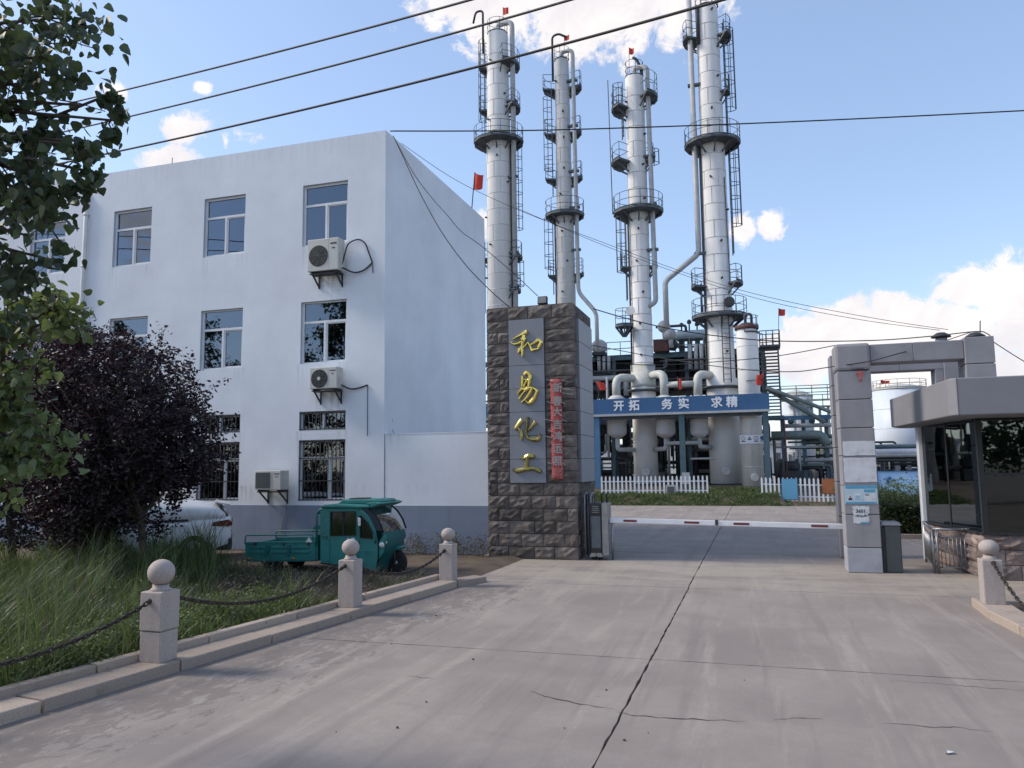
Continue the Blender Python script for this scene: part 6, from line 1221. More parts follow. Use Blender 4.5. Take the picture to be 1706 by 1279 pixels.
def wheel(cx, cy, d, r, w=.09, name='wheel'):
    u, z = K(cx, cy); c = (u, YK + d, r); pr_ = [(r * .62, -w * .42), (r * .9, -w * .5), (r, -w * .25), (r, w * .25), (r * .9, w * .5), (r * .62, w * .42)]
    t = build(name, MB().lathe(pr_, c, 24, 'y'), 'rubber', tk); build('rim', MB().lathe([(r * .6, -w * .3), (r * .55, -w * .38), (r * .2, -w * .2), (.03, -w * .55), (.001, -w * .55)][::-1], c, 18, 'y'), 'pipe_grey', t)
    build('hub', MB().lathe([(r * .62, -.02), (r * .62, .02)], c, 18, 'y'), 'iron', t)
wheel(1500, 760, WK / 2, .25); wheel(330, 770, .14, .26, .11); wheel(330, 770, WK - .14, .26, .11)
u, w = K(1495, 640); u2, w2 = K(1500, 760); [build('fork', MB().tube([(u, YK + WK / 2 + q_, w), (u2, YK + WK / 2 + q_, .25)], .022, 6), 'iron', tk) for q_ in (-.09, .09)]
ua, _ = K(250, 0); ub, _ = K(1300, 0); build('chassis', MB().beam((ua, YK + .3, .40), (ub, YK + .3, .34), .06).beam((ua, YK + WK - .3, .40), (ub, YK + WK - .3, .34), .06).beam((K(330, 0)[0], YK + .1, .26), (K(330, 0)[0], YK + WK - .1, .26), .06), 'iron', tk)

tk.scale = (.94, 1, 1); tk.location.x = -9.0
# ------------------------------------------------------------------ white car behind the plum tree (tail to the right)
YC = 15.7; cw = 1.78; tail = xy(396, 880, 16.0); car = thing('parked_car', 'white hatchback parked tail outward under the dark plum tree', 'car', (tail - 2.1, YC + cw / 2, 0))
def loft(name, secs, mat, parent, n=9, sm=True):        # secs: x, z0, z1, half width bottom, half width top, roundness
    m = MB(); vs = []; k = 0
    for (x, z0, z1, wb, wt, rr) in secs:
        h = z1 - z0; prof = [(-wb * .9, z0), (-wb, z0 + h * .18), (-wb * 1.0, z0 + h * .55), (-(wb * .5 + wt * .5), z0 + h * .8), (-wt, z1 - rr), (-wt + rr * 1.3, z1), (0, z1 + rr * .25)]
        prof = prof + [(-a, b) for a, b in prof[-2::-1]]; k = len(prof); vs += [(tail + x, YC + cw / 2 + a, b) for a, b in prof]
    fs = [(i * k + j, i * k + (j + 1) % k, (i + 1) * k + (j + 1) % k, (i + 1) * k + j) for i in range(len(secs) - 1) for j in range(k)] + [tuple(range(k)), tuple((len(secs) - 1) * k + j for j in reversed(range(k)))]
    m.add(vs, fs, sm); o = build(name, m, mat, parent); return o
h = cw / 2
loft('body', [(-.02, .46, .98, h * .86, h * .80, .06), (-.10, .30, 1.06, h * .95, h * .86, .06), (-.5, .24, 1.04, h, h * .9, .06), (-1.2, .22, .98, h, h * .93, .05), (-2.4, .22, .94, h, h * .93, .05), (-3.2, .22, .92, h, h * .9, .05), (-3.9, .24, .80, h * .95, h * .84, .06), (-4.2, .32, .64, h * .8, h * .66, .06)], 'car_white', car)
loft('greenhouse', [(-.16, .98, 1.18, h * .84, h * .72, .06), (-.34, .98, 1.37, h * .87, h * .68, .08), (-.9, .95, 1.44, h * .89, h * .69, .08), (-1.7, .93, 1.45, h * .9, h * .69, .08), (-2.3, .92, 1.36, h * .9, h * .66, .08), (-3.0, .92, .97, h * .88, h * .8, .03)], 'car_white', car)
yn = lambda z: YC + cw / 2 - (h * .89 - (z - .97) / .4 * (h * .16)) - .012
def sideq(name, pts, mat, dy=0): m = MB(); m.prism([(tail + x, z) for x, z in pts], lambda u, w, d: (u, yn(w) + d + dy, w), -.01, .012); return build(name, m, mat, car)
sideq('side_window', [(-.98, .98), (-1.02, 1.03), (-1.16, 1.20), (-1.30, 1.33), (-1.66, 1.36), (-1.66, .98)], 'frame_dark'); sideq('side_window', [(-1.72, .98), (-1.72, 1.36), (-2.2, 1.28), (-2.68, .98)], 'frame_dark')
build('spoiler', MB().prism([(-.06, 1.33), (-.42, 1.40), (-.42, 1.44), (-.05, 1.37)], lambda u, w, d: (tail + u, d, w), YC + .22, YC + cw - .22), 'car_white', car, bevel=.012)
build('rear_window', MB().prism([(-.13, 1.06), (-.30, 1.32), (-.32, 1.32), (-.16, 1.06)], lambda u, w, d: (tail + u + .04, d, w), YC + .28, YC + cw - .28), 'frame_dark', car)
for y0, y1 in ((YC + .0, YC + .32), (YC + cw - .32, YC + cw + .0)): build('tail_lamp', MB().prism([(-.46, .86), (-.42, .95), (-.08, 1.0), (.005, .93), (.01, .86), (-.10, .84)], lambda u, w, d: (tail + u, d, w), y0 + .015, y1), 'lamp_red', car, bevel=.012)
build('bumper', MB().box(tail - .55, tail + .01, YC + .06, YC + cw - .06, .26, .56), 'frame_dark', car, bevel=.05, seg=2); build('badge', MB().lathe([(.045, 0), (.045, .012)], (tail - .02, YC + cw / 2, .80), 14, 'x'), 'chrome', car)
build('model_lettering', MB().box(tail - .03, tail + .0, YC + .28, YC + .55, .70, .725), 'iron', car); sideq('door_seam', [(-1.685, .4), (-1.695, .4), (-1.695, 1.37), (-1.685, 1.37)], 'iron', -.045)
build('door_handle', MB().box(tail - 1.32, tail - 1.12, YC - .012, YC + .02, .86, .89), 'car_white', car)
for x in (-.85, -3.35):
    for y in (YC + .06, YC + cw - .06):
        w_ = build('wheel', MB().lathe([(.2, -.1), (.30, -.11), (.325, -.06), (.325, .06), (.30, .11), (.2, .1)], (tail + x, y, .325), 24, 'y'), 'rubber', car); build('rim', MB().lathe([(.2, -.112), (.19, -.115), (.06, -.08), (.001, -.10)][::-1], (tail + x, y, .325), 16, 'y'), 'pipe_grey', w_)

car.rotation_euler.z = rad(37); _c, _s = math.cos(rad(37)), math.sin(rad(37)); _p = at(386, 900, 16.2); car.location = (_p.x - (2.1 * _c + h * _s), _p.y - (2.1 * _s - h * _c), 0)
# ------------------------------------------------------------------ far backdrop
fs_ = thing('far_shed', 'long cream walled shed far behind the steel process structure', 'shed', (-12, 84, 0))
build('wall', MB().box(-30, 4, 84, 94, 0, 4.2), 'column_cream', fs_); build('roof', MB().box(-30.3, 4.3, 83.7, 94.3, 4.2, 4.5), 'pipe_grey', fs_)
for i in range(9): build('window', MB().box(-28 + i * 3.5, -26.4 + i * 3.5, 83.95, 83.99, 1.2, 2.8), 'frame_dark', fs_)
# ------------------------------------------------------------------ vegetation
def leaves(n, P, size, droop=.6, shape='deltoid', up=.0, seed=1):
    """a folded leaf at each point: returns vertices, triangle faces, tints"""
    r = np.random.default_rng(seed); P = np.asarray(P, dtype=np.float32); n = len(P)
    s = (size * r.uniform(.65, 1.25, n)).astype(np.float32)
    base = np.array([[0, 0, 0], [-.34, .06, .05], [-.47, .30, .07], [-.27, .68, .02], [0, 1.0, -.08], [.27, .68, .02], [.47, .30, .07], [.34, .06, .05], [0, .45, -.03]] if shape == 'deltoid' else [[0, 0, 0], [-.26, .45, .06], [.26, .45, .06], [0, .5, -.02], [0, 1, -.05]], dtype=np.float32)
    F = np.array([[8, i, (i + 1) % 8] for i in range(8)] if shape == 'deltoid' else [[0, 3, 1], [0, 2, 3], [1, 3, 4], [3, 2, 4]])
    a = r.uniform(0, 2 * np.pi, n); el = r.normal(-droop, .55, n)
    d = np.stack([np.cos(a) * np.cos(el), np.sin(a) * np.cos(el), np.sin(el)], 1)
    t = r.normal(0, 1, (n, 3)); t -= d * (t * d).sum(1)[:, None]; t /= np.linalg.norm(t, axis=1)[:, None] + 1e-6; q = np.cross(d, t)
    V = P[:, None, :] + s[:, None, None] * (base[None, :, 0, None] * t[:, None, :] + base[None, :, 1, None] * d[:, None, :] + base[None, :, 2, None] * q[:, None, :])
    k = len(base); Fq = (F[None] + (np.arange(n) * k)[:, None, None]).reshape(-1, 3); return V.reshape(-1, 3), Fq, np.repeat(r.uniform(0, 1, n), len(F))
def branch(m, a, b, r0, r1, wob, n=6, seed=0):
    a = Vector(a); b = Vector(b); rr = random.Random(seed); pts = [a.lerp(b, i / n) + Vector((rr.uniform(-1, 1), rr.uniform(-1, 1), rr.uniform(-1, 1))) * wob * (1 if 0 < i < n else 0) for i in range(n + 1)]
    m.tube(pts, [r0 + (r1 - r0) * i / n for i in range(n + 1)], 7); return pts
# poplar: trunk out of frame on the left, boughs hanging into the picture
pop = thing('poplar_tree', 'tall green poplar whose leafy boughs hang into the upper left corner', 'tree', (-7.9, 3.4, 0))
m = MB(); tp = branch(m, (-7.9, 3.4, 0), (-7.6, 3.5, 9.5), .24, .08, .08, 8, 3)
def boughs(m, root, specs, seed):
    rr = random.Random(seed); pts = []
    for (x, y, dist, spread, n, tw) in specs:
        tip = EYEV + ray(x, y) * dist; p = branch(m, root, tip, .04, .008, .12, 7, rr.random())
        for i in range(tw):
            s_ = p[rr.randint(3, 7)]; e = s_ + Vector((rr.uniform(-1, 1), rr.uniform(-1, 1), rr.uniform(-1, .6))) * spread * .9; q = branch(m, s_, e, .007, .003, .03, 4, rr.random())
            for w in q[1:]:
                for k in range(n + 4): pts.append(w + Vector((rr.gauss(0, 1), rr.gauss(0, 1), rr.gauss(-.2, 1))) * spread * .21)
    return pts
SP = [(40, 30, 5.2, .55, 5, 12), (70, 95, 5.0, .36, 4, 8), (20, 140, 5.2, .6, 6, 12), (45, 220, 5.1, .36, 4, 8), (90, 30, 5.4, .3, 3, 5), (135, 175, 5.2, .2, 2, 5), (180, 158, 5.2, .16, 2, 4), (120, 240, 5.1, .34, 4, 8), (150, 235, 5.1, .26, 3, 7), (172, 290, 5.1, .18, 3, 6), (80, 300, 5.1, .38, 4, 9), (118, 325, 5.1, .25, 3, 6), (30, 330, 5.2, .5, 5, 10), (-30, 80, 5.3, .6, 6, 10), (-40, 240, 5.3, .6, 5, 9), (45, 392, 5.1, .3, 4, 8), (20, 420, 5.2, .34, 4, 9), (75, 430, 5.3, .26, 4, 7), (30, 500, 5.4, .36, 4, 9), (85, 380, 5.2, .25, 3, 6), (185, 200, 5.2, .12, 2, 4)]
pts = boughs(m, tp[4], SP, 11)
PTS = [p for p in pts]
build('trunk', m, 'bark', pop, fix=False)
def frame_area(p):
    v = p - EYEV; z = v.dot(FW); return CX + F_PX * v.dot(RT) / z, CY - F_PX * v.dot(UPV) / z
def inframe(p): x, y = frame_area(p); return -10 < x < 240 and -10 < y < 960
single = [p for p in PTS if inframe(p)]; random.Random(3).shuffle(single); chosen = single[:230]; rest = [p for p in PTS if p not in set(chosen)] if False else [p for i, p in enumerate(single) if i >= 230] + [p for p in PTS if not inframe(p)]
V, Fq, T_ = leaves(0, rest, .072, .8, seed=5); o = arr_mesh('foliage', V, Fq, 'leaf_poplar', pop, T_); o['kind'] = 'stuff'
leafm = []
for k in range(4):
    V, Fq, T_ = leaves(0, [(0, 0, 0)], .078, .9, seed=40 + k); o = arr_mesh('leaf', V + np.array(ORG[pop.name]), Fq, 'leaf_poplar', pop, T_ * 0 + .2 + .2 * k); leafm.append(o.data); bpy.data.objects.remove(o)
def place_leaves(parent, P, meshes, org, s0=.8, s1=1.25):
    for i, p in enumerate(P):
        o = bpy.data.objects.new('leaf', meshes[i % len(meshes)]); COL.objects.link(o); o.parent = parent; o.location = p - org
        o.rotation_euler = (random.uniform(-.7, .7), random.uniform(-.7, .7), random.uniform(0, 6.28)); o.scale = (random.uniform(s0, s1),) * 3
place_leaves(pop, chosen, leafm, ORG[pop.name])
# lower bough with lighter leaves: a younger poplar shoot
pop2 = thing('poplar_sapling', 'young poplar with pale yellow green leaves at the left edge before the dark trees', 'tree', (-7.3, 4.9, 0)); m = MB(); tp = branch(m, (-7.3, 4.9, 0), (-6.6, 4.9, 3.9), .05, .015, .06, 8, 8)
SP2 = [(40, 480, 5.8, .32, 4, 8), (95, 490, 5.8, .28, 4, 7), (110, 530, 5.8, .2, 3, 5), (20, 560, 5.9, .35, 4, 7), (60, 610, 5.9, .26, 3, 6), (20, 680, 5.9, .32, 4, 7), (50, 690, 5.8, .28, 4, 7), (80, 730, 5.8, .22, 4, 6), (40, 770, 5.8, .3, 4, 8), (95, 775, 5.8, .16, 3, 5), (-30, 620, 5.9, .4, 4, 8), (-20, 740, 5.9, .4, 4, 8), (85, 640, 5.8, .1, 2, 3)]
pts = boughs(m, tp[5], SP2, 21); build('trunk', m, 'bark', pop2, fix=False); single = [p for p in pts if inframe(p)]; random.Random(4).shuffle(single); ch2 = single[:150]; rest = single[150:] + [p for p in pts if not inframe(p)]
V, Fq, T_ = leaves(0, rest, .075, .6, seed=6); o = arr_mesh('foliage', V, Fq, 'leaf_light', pop2, T_); o['kind'] = 'stuff'
leafm = []
for k in range(4):
    V, Fq, T_ = leaves(0, [(0, 0, 0)], .08, .7, seed=60 + k); o = arr_mesh('leaf', V + np.array(ORG[pop2.name]), Fq, 'leaf_light', pop2, T_ * 0 + .3 + .2 * k); leafm.append(o.data); bpy.data.objects.remove(o)
place_leaves(pop2, ch2, leafm, ORG[pop2.name])
# purple leaved plum trees
def plum(label, Y, poly, ntw, size, seed, tx, stems, holes=.0):
    """crown grown twig by twig through a real depth round the outline poly (photo pixels on the plane at depth Y)"""
    X = xy(tx, 900, Y); t = thing('plum_tree', label, 'tree', (X, Y, 0), 'purple leaved plum trees'); m = MB(); rr = random.Random(seed)
    Q = [at(x if x < 200 else 200 + (x - 200) * .84, y, Y) for x, y in poly]; Q = [(p.x, p.z) for p in Q]; n = len(Q)
    def inside(x, z):
        c = False
        for a in range(n):
            (x1, z1), (x2, z2) = Q[a], Q[a - 1]
            if (z1 > z) != (z2 > z) and x < (x2 - x1) * (z - z1) / (z2 - z1) + x1: c = not c
        return c
    x0, x1 = min(q[0] for q in Q), max(q[0] for q in Q); z0, z1 = min(q[1] for q in Q), max(q[1] for q in Q); cx, cz = (x0 + x1) / 2, (z0 + z1) / 2; P = []
    tops = []
    for (sx, sy) in stems: tops.append(branch(m, (xy(sx, 900, Y), Y + rr.uniform(-.2, .2), 0), tuple(at(sx + rr.uniform(-15, 15), sy, Y)), .09, .04, .06, 6, rr.randint(0, 999)))
    k = 0
    while k < ntw:
        x, z = rr.uniform(x0, x1), rr.uniform(z0, z1)
        if not inside(x, z): continue
        if holes and math.sin(x * 3.1 + seed) * math.sin(z * 3.7 + 1) + rr.uniform(-.5, .5) < -1 + holes: continue
        e = min(1, math.hypot((x - cx) / (x1 - x0) * 2, (z - cz) / (z1 - z0) * 2)); dep = (rr.uniform(-1, 1)) * (1.35 * math.sqrt(max(.06, 1 - e * e)) + .15)
        d = Vector((rr.gauss(0, .8) + .35 * (x - cx), rr.gauss(0, .8), rr.gauss(.75, .6))).normalized(); L = rr.uniform(.2, .6); b = Vector((x, Y + dep, z)); tip = b + d * L
        if not inside(tip.x, tip.z) and rr.random() < .72: continue
        k += 1; nl = rr.randint(15, 26)
        if k % 16 == 0: s_ = rr.choice(rr.choice(tops)[3:]); branch(m, s_, b, .03, .008, .08, 5, k)
        for q in range(nl): u = (q + rr.random()) / nl; P.append(b + d * L * u + Vector((rr.gauss(0, .05), rr.gauss(0, .05), rr.gauss(0, .05))))
    build('trunk', m, 'bark', t, fix=False); P = np.array([tuple(p) for p in P]); P = P[P[:, 2] > .1]
    V, Fq, T_ = leaves(0, P, size, .0, 'lance', seed=seed); arr_mesh('crown', V, Fq, 'leaf_purple', t, T_); return t
PO = [(90, 575), (106, 552), (122, 546), (150, 563), (175, 549), (191, 562), (228, 567), (254, 563), (248, 606), (262, 606), (276, 596), (293, 592), (292, 622), (301, 642), (328, 646), (322, 670), (309, 688), (337, 680), (358, 690), (348, 718), (343, 743), (364, 764), (360, 792), (333, 800), (323, 828), (309, 834), (285, 830), (246, 838), (262, 850), (270, 905), (240, 905), (228, 872), (200, 862), (178, 915), (100, 915), (60, 800), (60, 640)]
plum('dark purple leaved plum tree standing before the white car and office windows', 12.4, PO, 2600, .095, 31, 190, [(180, 720), (255, 760), (140, 700)], .2)
PL = [(-190, 520), (-60, 505), (20, 535), (70, 540), (110, 560), (130, 620), (120, 700), (130, 800), (120, 915), (-200, 915)]
plum('dark purple leaved plum tree at the left edge behind the pale sapling', 13.6, PL, 1900, .105, 37, 20, [(20, 700), (-60, 680)])
# grass between kerb and office
def blades(P, H, wid, seed, lean=.35, mat='grass_blade', name='tall_grass', label=None, parent=None):
    r = np.random.default_rng(seed); P = np.asarray(P, dtype=np.float32); n = len(P); a = r.uniform(0, 2 * np.pi, n); h = (H * r.uniform(.35, 1.2, n) * (.62 + .38 * np.sin(P[:, 0] * 2.3 + seed) * np.cos(P[:, 1] * 1.9 + seed * 2) + .22 * np.sin(P[:, 0] * 5.1) * np.sin(P[:, 1] * 4.3)).clip(.3, 1.1)).astype(np.float32); w = wid * r.uniform(.6, 1.3, n); b = r.uniform(.05, lean, n) * h; d = np.stack([np.cos(a), np.sin(a), 0 * a], 1); s = np.stack([-np.sin(a + .6), np.cos(a + .6), 0 * a], 1); Z_ = np.array([0, 0, 1.0])
    rows_ = []
    for (t, bw) in ((0, 1), (.45, .85), (.8, .5)):
        c = P + d * (b * t ** 2.2 * 1.3)[:, None] + Z_ * (h * t * (1 - .12 * t))[:, None]; rows_ += [c - s * (w * bw)[:, None], c + s * (w * bw)[:, None]]
    rows_.append(P + d * (b * 1.5)[:, None] + Z_ * (h * .9)[:, None]); V = np.stack(rows_, 1).reshape(-1, 3)
    F = np.array([[0, 1, 3], [0, 3, 2], [2, 3, 5], [2, 5, 4], [4, 5, 6]]); Fq = (F[None] + (np.arange(n) * 7)[:, None, None]).reshape(-1, 3)
    o = arr_mesh(name, V, Fq, mat, parent, np.repeat(r.uniform(0, 1, n), 5)); 
    if parent is None: o['kind'] = 'stuff'; o['label'] = label
    return o
r = np.random.default_rng(5)
def scatter(n, x0, x1, y0, y1, ok, clump=.0):
    out = []
    C_ = r.uniform((x0, y0), (x1, y1), (max(1, n // 18), 2))
    while len(out) < n:
        c = C_[r.integers(len(C_))]; x, y = c + r.normal(0, .16, 2)
        if r.random() < .3: x, y = r.uniform(x0, x1), r.uniform(y0, y1)
        if ok(x, y): out.append((x, y, ground_z(x, y)))
    return out
back = lambda x, y: x < kx(y) - .58 and y > 2.5
P = scatter(15000, -13, -6.3, 2.8, 10.6, lambda x, y: back(x, y) and y < 10.6 - .28 * (-6 - x)); blades(P, .74, .0075, 1, .55, label='tall rank green grass behind the stepped kerb')
P = scatter(9000, -13, -6.3, 3, 10.5, lambda x, y: back(x, y) and y < (8.4 if x > -10 else 10.5)); blades(P, 1.05, .0065, 2, .42, name='tall_grass', label='long seeding grass stems between kerb and trees')
P = scatter(6500, -17, -6.0, 9.0, 13.2, lambda x, y: back(x, y) and x < -10.4 and y < 12.6); blades(P, .85, .0075, 3, .6, label='grass growing around the plum tree and before the white car')
P = scatter(5200, -14.2, -10.8, 11.4, 14.6, lambda x, y: True); blades(P, 1.35, .008, 13, .4, label='tall grass tuft beside the back of the white car')
P = scatter(1500, -11.6, -9.3, 10.6, 13.6, lambda x, y: back(x, y)); blades(P, .85, .0075, 45, .45, label='scattered tall grass before the bed of the three wheeler')
P = scatter(260, -12, -6.8, 3.2, 10, lambda x, y: back(x, y)); blades(P, 1.5, .007, 44, .3, mat='dry_weed', name='dry_stalks', label='pale dry stalks standing taller than the grass')
P = scatter(4200, -9.5, -6.0, 3.2, 11.5, lambda x, y: kx(y) - 1.25 < x < kx(y) - .56); blades(P, .28, .006, 4, .8, name='short_grass', label='short bright grass along the back of the kerb')
P = scatter(3800, -11.5, -5.8, 10.3, 14.2, lambda x, y: back(x, y)); blades(P, .34, .005, 6, .8, mat='dry_weed', name='dry_grass', label='dry brown weeds below the teal three wheeler')
P = scatter(1200, -11.5, -5.9, 10.6, 14.2, lambda x, y: back(x, y)); blades(P, .30, .006, 16, .8, name='short_grass', label='sparse green weeds below the teal three wheeler')
P = scatter(900, -9, -5.9, 3, 13.4, lambda x, y: kx(y) - .64 < x < kx(y) - .545); blades(P, .42, .006, 47, 1.0, name='short_grass', label='grass blades spilling over the raised back of the left kerb')
def weeds(n, area, ok, hh, mat, name, label, size, seed):
    rr = np.random.default_rng(seed); P = []
    for (x, y, z) in scatter(n, *area, ok):
        k = rr.integers(10, 26); hgt = hh * rr.uniform(.5, 1.1); q = rr.normal(0, 1, (k, 3)) * np.array((.09, .09, 0)); q[:, 2] = rr.uniform(.05, 1, k) * hgt; P.append(q + np.array((x, y, z)))
    V, Fq, T_ = leaves(0, np.concatenate(P), size, .1, 'lance', seed=seed); o = arr_mesh(name, V, Fq, mat, None, T_); o['kind'] = 'stuff'; o['label'] = label
weeds(520, (-9.5, -6, 4.0, 10.4), lambda x, y: kx(y) - 1.5 < x < kx(y) - .6, .45, 'leaf_light', 'leafy_weeds', 'broad leaved green weeds behind the kerb', .055, 71)
weeds(300, (-11, -5.9, 10.3, 14.0), lambda x, y: back(x, y), .32, 'dry_weed', 'dry_weeds', 'dry leafy weeds in front of the three wheeler', .05, 72)
weeds(170, (-9.3, -6.35, 17.6, 18.9), lambda x, y: True, .55, 'dry_weed', 'wall_weeds', 'brownish weeds at the foot of the white boundary wall', .05, 73)
weeds(24, (-7.6, -7.2, 18.3, 18.8), lambda x, y: True, .7, 'hedge_leaf', 'wall_weeds', 'green weed clump against the slate blue wall base', .05, 74)
P = scatter(22000, -9.6, 1.5, 43.3, 49, lambda x, y: y > 43.35 and (y < 47.5 or x > -4)); blades(P, .26, .02, 8, .7, name='grass_verge', label='green grass bank before the white picket fence')
P = scatter(500, .3, 5, 44.2, 46, lambda x, y: True); blades(P, .25, .014, 9, .7, name='grass_verge', label='grass tufts at the foot of the right picket fence')
P = scatter(900, 3.7, 7, 7, 13.4, lambda x, y: x > 3.75); blades(P, .16, .006, 10, .9, name='short_grass', label='thin grass behind the right kerb')
# hedge
hd = thing('hedge', 'clipped dark green hedge between the gateway and the guard house', 'hedge', (4.6, 26.5, 0)); rr = np.random.default_rng(9); n = 15000
q = rr.uniform((3.35, 25.3, .05), (6.4, 28.3, 1.0), (n, 3)); f = rr.integers(0, 3, n); q[f == 0, 2] = rr.normal(1.06, .07, (f == 0).sum()); q[f == 1, 1] = rr.normal(25.3, .06, (f == 1).sum()); kz = q[:, 0] < 4.05; q[kz, 2] *= 1.12
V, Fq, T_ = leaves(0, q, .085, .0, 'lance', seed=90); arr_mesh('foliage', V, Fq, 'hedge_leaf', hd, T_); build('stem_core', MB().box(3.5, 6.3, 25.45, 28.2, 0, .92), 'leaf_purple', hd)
rr = np.random.default_rng(19); q = rr.normal(0, 1, (900, 3)) * np.array((1.0, .3, .16)) + np.array((4.6, 28.8, 1.28)); V, Fq, T_ = leaves(0, q, .11, .0, 'lance', seed=91); sb = thing('shrub', 'loose pale green shrub behind the clipped hedge under the billboard', 'shrub', (4.6, 28.8, 0)); arr_mesh('foliage', V, Fq, 'leaf_light', sb, T_); build('stem', MB().tube([(4.6, 28.8, 0), (4.6, 28.8, 1.2)], .04, 6).tube([(3.9, 28.8, 0), (4.0, 28.8, 1.2)], .03, 6).tube([(5.2, 28.8, 0), (5.2, 28.8, 1.2)], .03, 6), 'bark', sb)
stn = thing('hedge_kerb', 'low pale kerb running along the foot of the hedge', 'kerb', (4.2, 25, 0)); stone_along((6.5, 24.9), (3.3, 24.9), 0, .14, -.05, .14, stn)

# ------------------------------------------------------------------ cables
def cable(label, pts, r=.014, group='overhead cables', name='cable'):
    P = [at(x, y, Y) for x, y, Y in pts]; Q = []
    for i in range(len(P) - 1):
        p0, p1, p2, p3 = P[max(i - 1, 0)], P[i], P[i + 1], P[min(i + 2, len(P) - 1)]; k = 8
        for j in range(k): t = j / k; Q.append(.5 * ((2 * p1) + (p2 - p0) * t + (2 * p0 - 5 * p1 + 4 * p2 - p3) * t * t + (3 * p1 - p0 - 3 * p2 + p3) * t ** 3))
    Q.append(P[-1]); o = build(name, MB().tube(Q, r, 6), 'iron', None, fix=False); return tag(o, label, 'cable', group)
def line3(label, x0, y0, x1, y1, sag, r):
    pts = []
    for i in range(-6, 15):
        t = i / 8; x = x0 + (x1 - x0) * t; y = y0 + (y1 - y0) * t + sag * 4 * t * (1 - t); pts.append((x, y, 13.0 - 3.4 * t))
    return cable(label, [p for p in pts if -900 < p[0] < 2300], r, 'power lines crossing the sky')
line3('upper power line crossing the sky to the top edge', 105, 174, 775, 2, 4, .017); line3('middle power line crossing the sky before the leftmost columns', 215, 194, 942, 2, 5, .017); line3('lowest and thickest power line crossing the sky before the four columns', 215, 248, 1195, 2, 9, .020)
cable('long sagging cable from the office roof corner across all four columns', [(650, 218, 18.95), (780, 218, 19.5), (930, 216, 20), (1180, 208, 21), (1420, 198, 22), (1706, 184, 23), (2000, 168, 24)], .018)
cable('left cable hanging from the roof corner down to the stone pillar top', [(655, 226, 19.05), (672, 262, 18.9), (700, 322, 18.8), (735, 385, 18.6), (775, 440, 18.5), (815, 482, 18.4), (848, 511, 18.4)], .012)
cable('wavy cable hanging from the roof corner to the floodlight', [(657, 230, 19.05), (690, 290, 18.9), (720, 330, 18.8), (745, 358, 18.6), (768, 385, 18.5), (800, 408, 18.4), (850, 450, 18.3), (896, 493, 18.3)], .010)
cable('thin faint cable from the office corner towards the upper roof vent', [(668, 238, 19.2), (760, 300, 20), (870, 352, 21), (1000, 402, 22), (1130, 450, 22), (1230, 482, 22), (1340, 508, 22), (1480, 534, 22), (1580, 549, 22)], .007)
cable('second thin cable just below the faint one towards the vents', [(860, 346, 21), (990, 402, 22), (1100, 444, 22), (1230, 488, 22), (1330, 513, 22), (1450, 535, 22), (1566, 550, 22)], .007)
cable('black cable from the pillar top past the short column to the right roof vent', [(988, 514, 19.5), (1050, 532, 20), (1120, 548, 20.5), (1200, 560, 21), (1300, 568, 21.3), (1450, 567, 21.6), (1550, 560, 21.8), (1626, 552, 21.9), (1645, 556, 21.8), (1652, 562, 21.5)], .014)
cable('cable rising from the columns to the top left corner of the gateway', [(990, 600, 19.9), (1080, 608, 19.9), (1200, 602, 19.8), (1300, 592, 19.7), (1392, 575, 19.6)], .011)
cable('lowest cable slung behind the short column and up across the gateway beam', [(988, 575, 20), (1100, 596, 19.5), (1227, 614, 18.5), (1319, 619, 17.8), (1384, 611, 17.2), (1446, 602, 17.0), (1500, 588, 17.0), (1560, 572, 18.5), (1618, 553, 21.8)], .011)
cable('cable dropping to the right from the gateway end', [(1656, 570, 17.4), (1690, 592, 17.6), (1740, 622, 18)], .009)
an = thing('antenna_rod', 'thin dark antenna rod beside the right roof vent', 'antenna', tuple(at(1633, 566, 21.5))); build('rod', MB().tube([at(1633, 575, 21.5), at(1633, 534, 21.5)], .014, 5), 'iron', an)
flag('larger red flag flying at the rear edge of the office roof', at(786, 347, 26.6), at(791, 287, 26.4), (.33, .62), 1, r=.02)
rf = MB().tube([(-17.0, 19.1, 11.7), (-17.0, 19.1, 11.95)], .012, 5); o = build('roof_pin', rf, 'iron', bld)
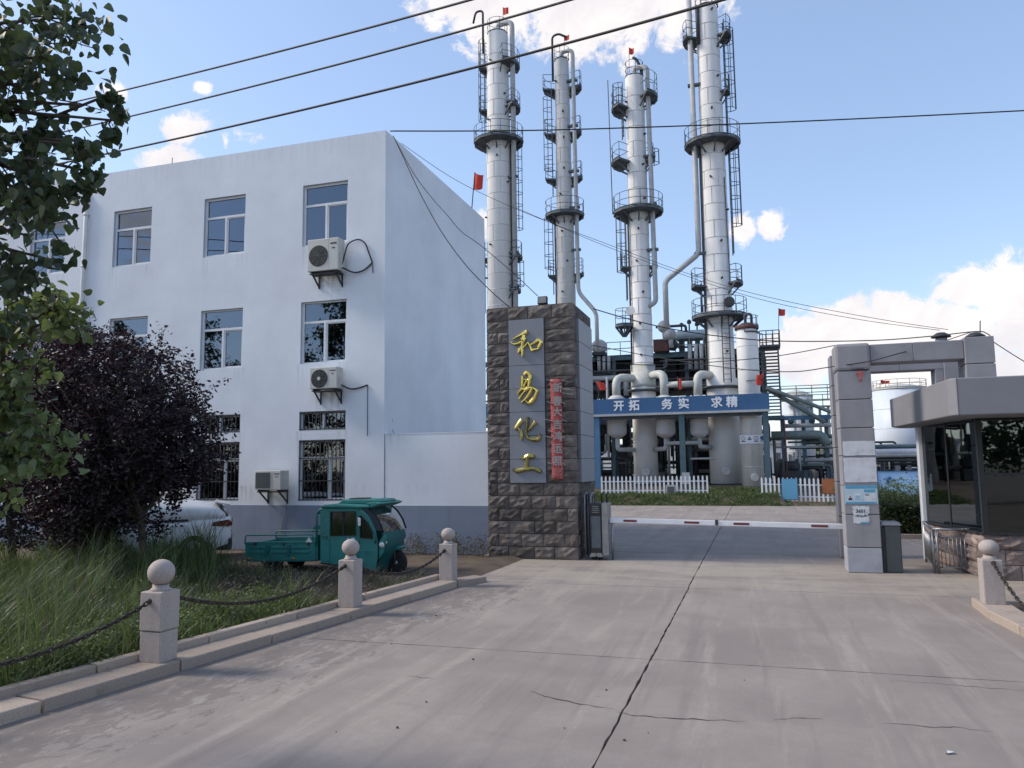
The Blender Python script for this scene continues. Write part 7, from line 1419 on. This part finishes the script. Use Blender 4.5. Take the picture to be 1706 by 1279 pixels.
o = build('crack', MB().tube([at(650, 682, 19.5) + Vector((.0, 0, 0)), at(654, 700, 19.5), at(652, 712, 19.5), at(657, 723, 19.5)], .006, 4), 'iron', None, fix=False)
o.parent = bld; o.location = -ORG[bld.name]; o['label'] = 'thin dangling black wire end above the low wall'; o.name = 'wire_end'
rr = np.random.default_rng(77); n = 26000; q = np.stack([rr.uniform(-140, 190, n), rr.uniform(150, 175, n), np.abs(rr.normal(0, 1, n))], 1); q[:, 2] = rr.uniform(0, 1, n) ** .7 * (5.0 + 2.2 * np.sin(q[:, 0] * .13) + 1.6 * np.sin(q[:, 0] * .37 + 1))
V, Fq, T_ = leaves(0, q, 1.3, .2, seed=78); o = arr_mesh('far_trees', V, Fq, 'leaf_poplar', None, T_); o['kind'] = 'stuff'; o['label'] = 'far dark tree belt closing the horizon beyond the plant'
# roadside trees behind the viewpoint, seen mirrored in the window panes
def roadside(label, X, Y, H, R_, seed):
    t = thing('roadside_tree', label, 'tree', (X, Y, 0), 'trees along the road mirrored in the windows'); m = MB(); tp = branch(m, (X, Y, 0), (X, Y, H * .8), .2, .06, .06, 6, seed); rr = np.random.default_rng(seed); P = []
    for i in range(26):
        an = rr.uniform(0, 6.28); z = H * rr.uniform(.28, .97); k = R_ * math.sqrt(max(.1, 1 - ((z / H - .55) / .5) ** 2)) * rr.uniform(.2, .9); c = np.array((X + k * math.cos(an), Y + k * math.sin(an), z)); branch(m, (X, Y, z * .8), tuple(c), .04, .01, .05, 4, i); P.append(c + rr.normal(0, .45, (170, 3)))
    build('trunk', m, 'bark', t, fix=False); V, Fq, T_ = leaves(0, np.concatenate(P), .24, .3, seed=seed); arr_mesh('crown', V, Fq, 'leaf_poplar', t, T_)
for i, (x, y, hh) in enumerate(((-29, -13, 17), (-35.5, -15, 16), (-44, -14, 18), (-52, -13, 17), (10.5, -13, 7), (14.5, -13.5, 8), (18.5, -14, 7.5))):
    roadside(('tall first', 'narrow second', 'very tall third', 'far left fourth', 'low bushy right', 'middle bushy right', 'last bushy right')[i] + ' roadside poplar across the road behind the camera', x, y, hh, 2.6, 100 + i)
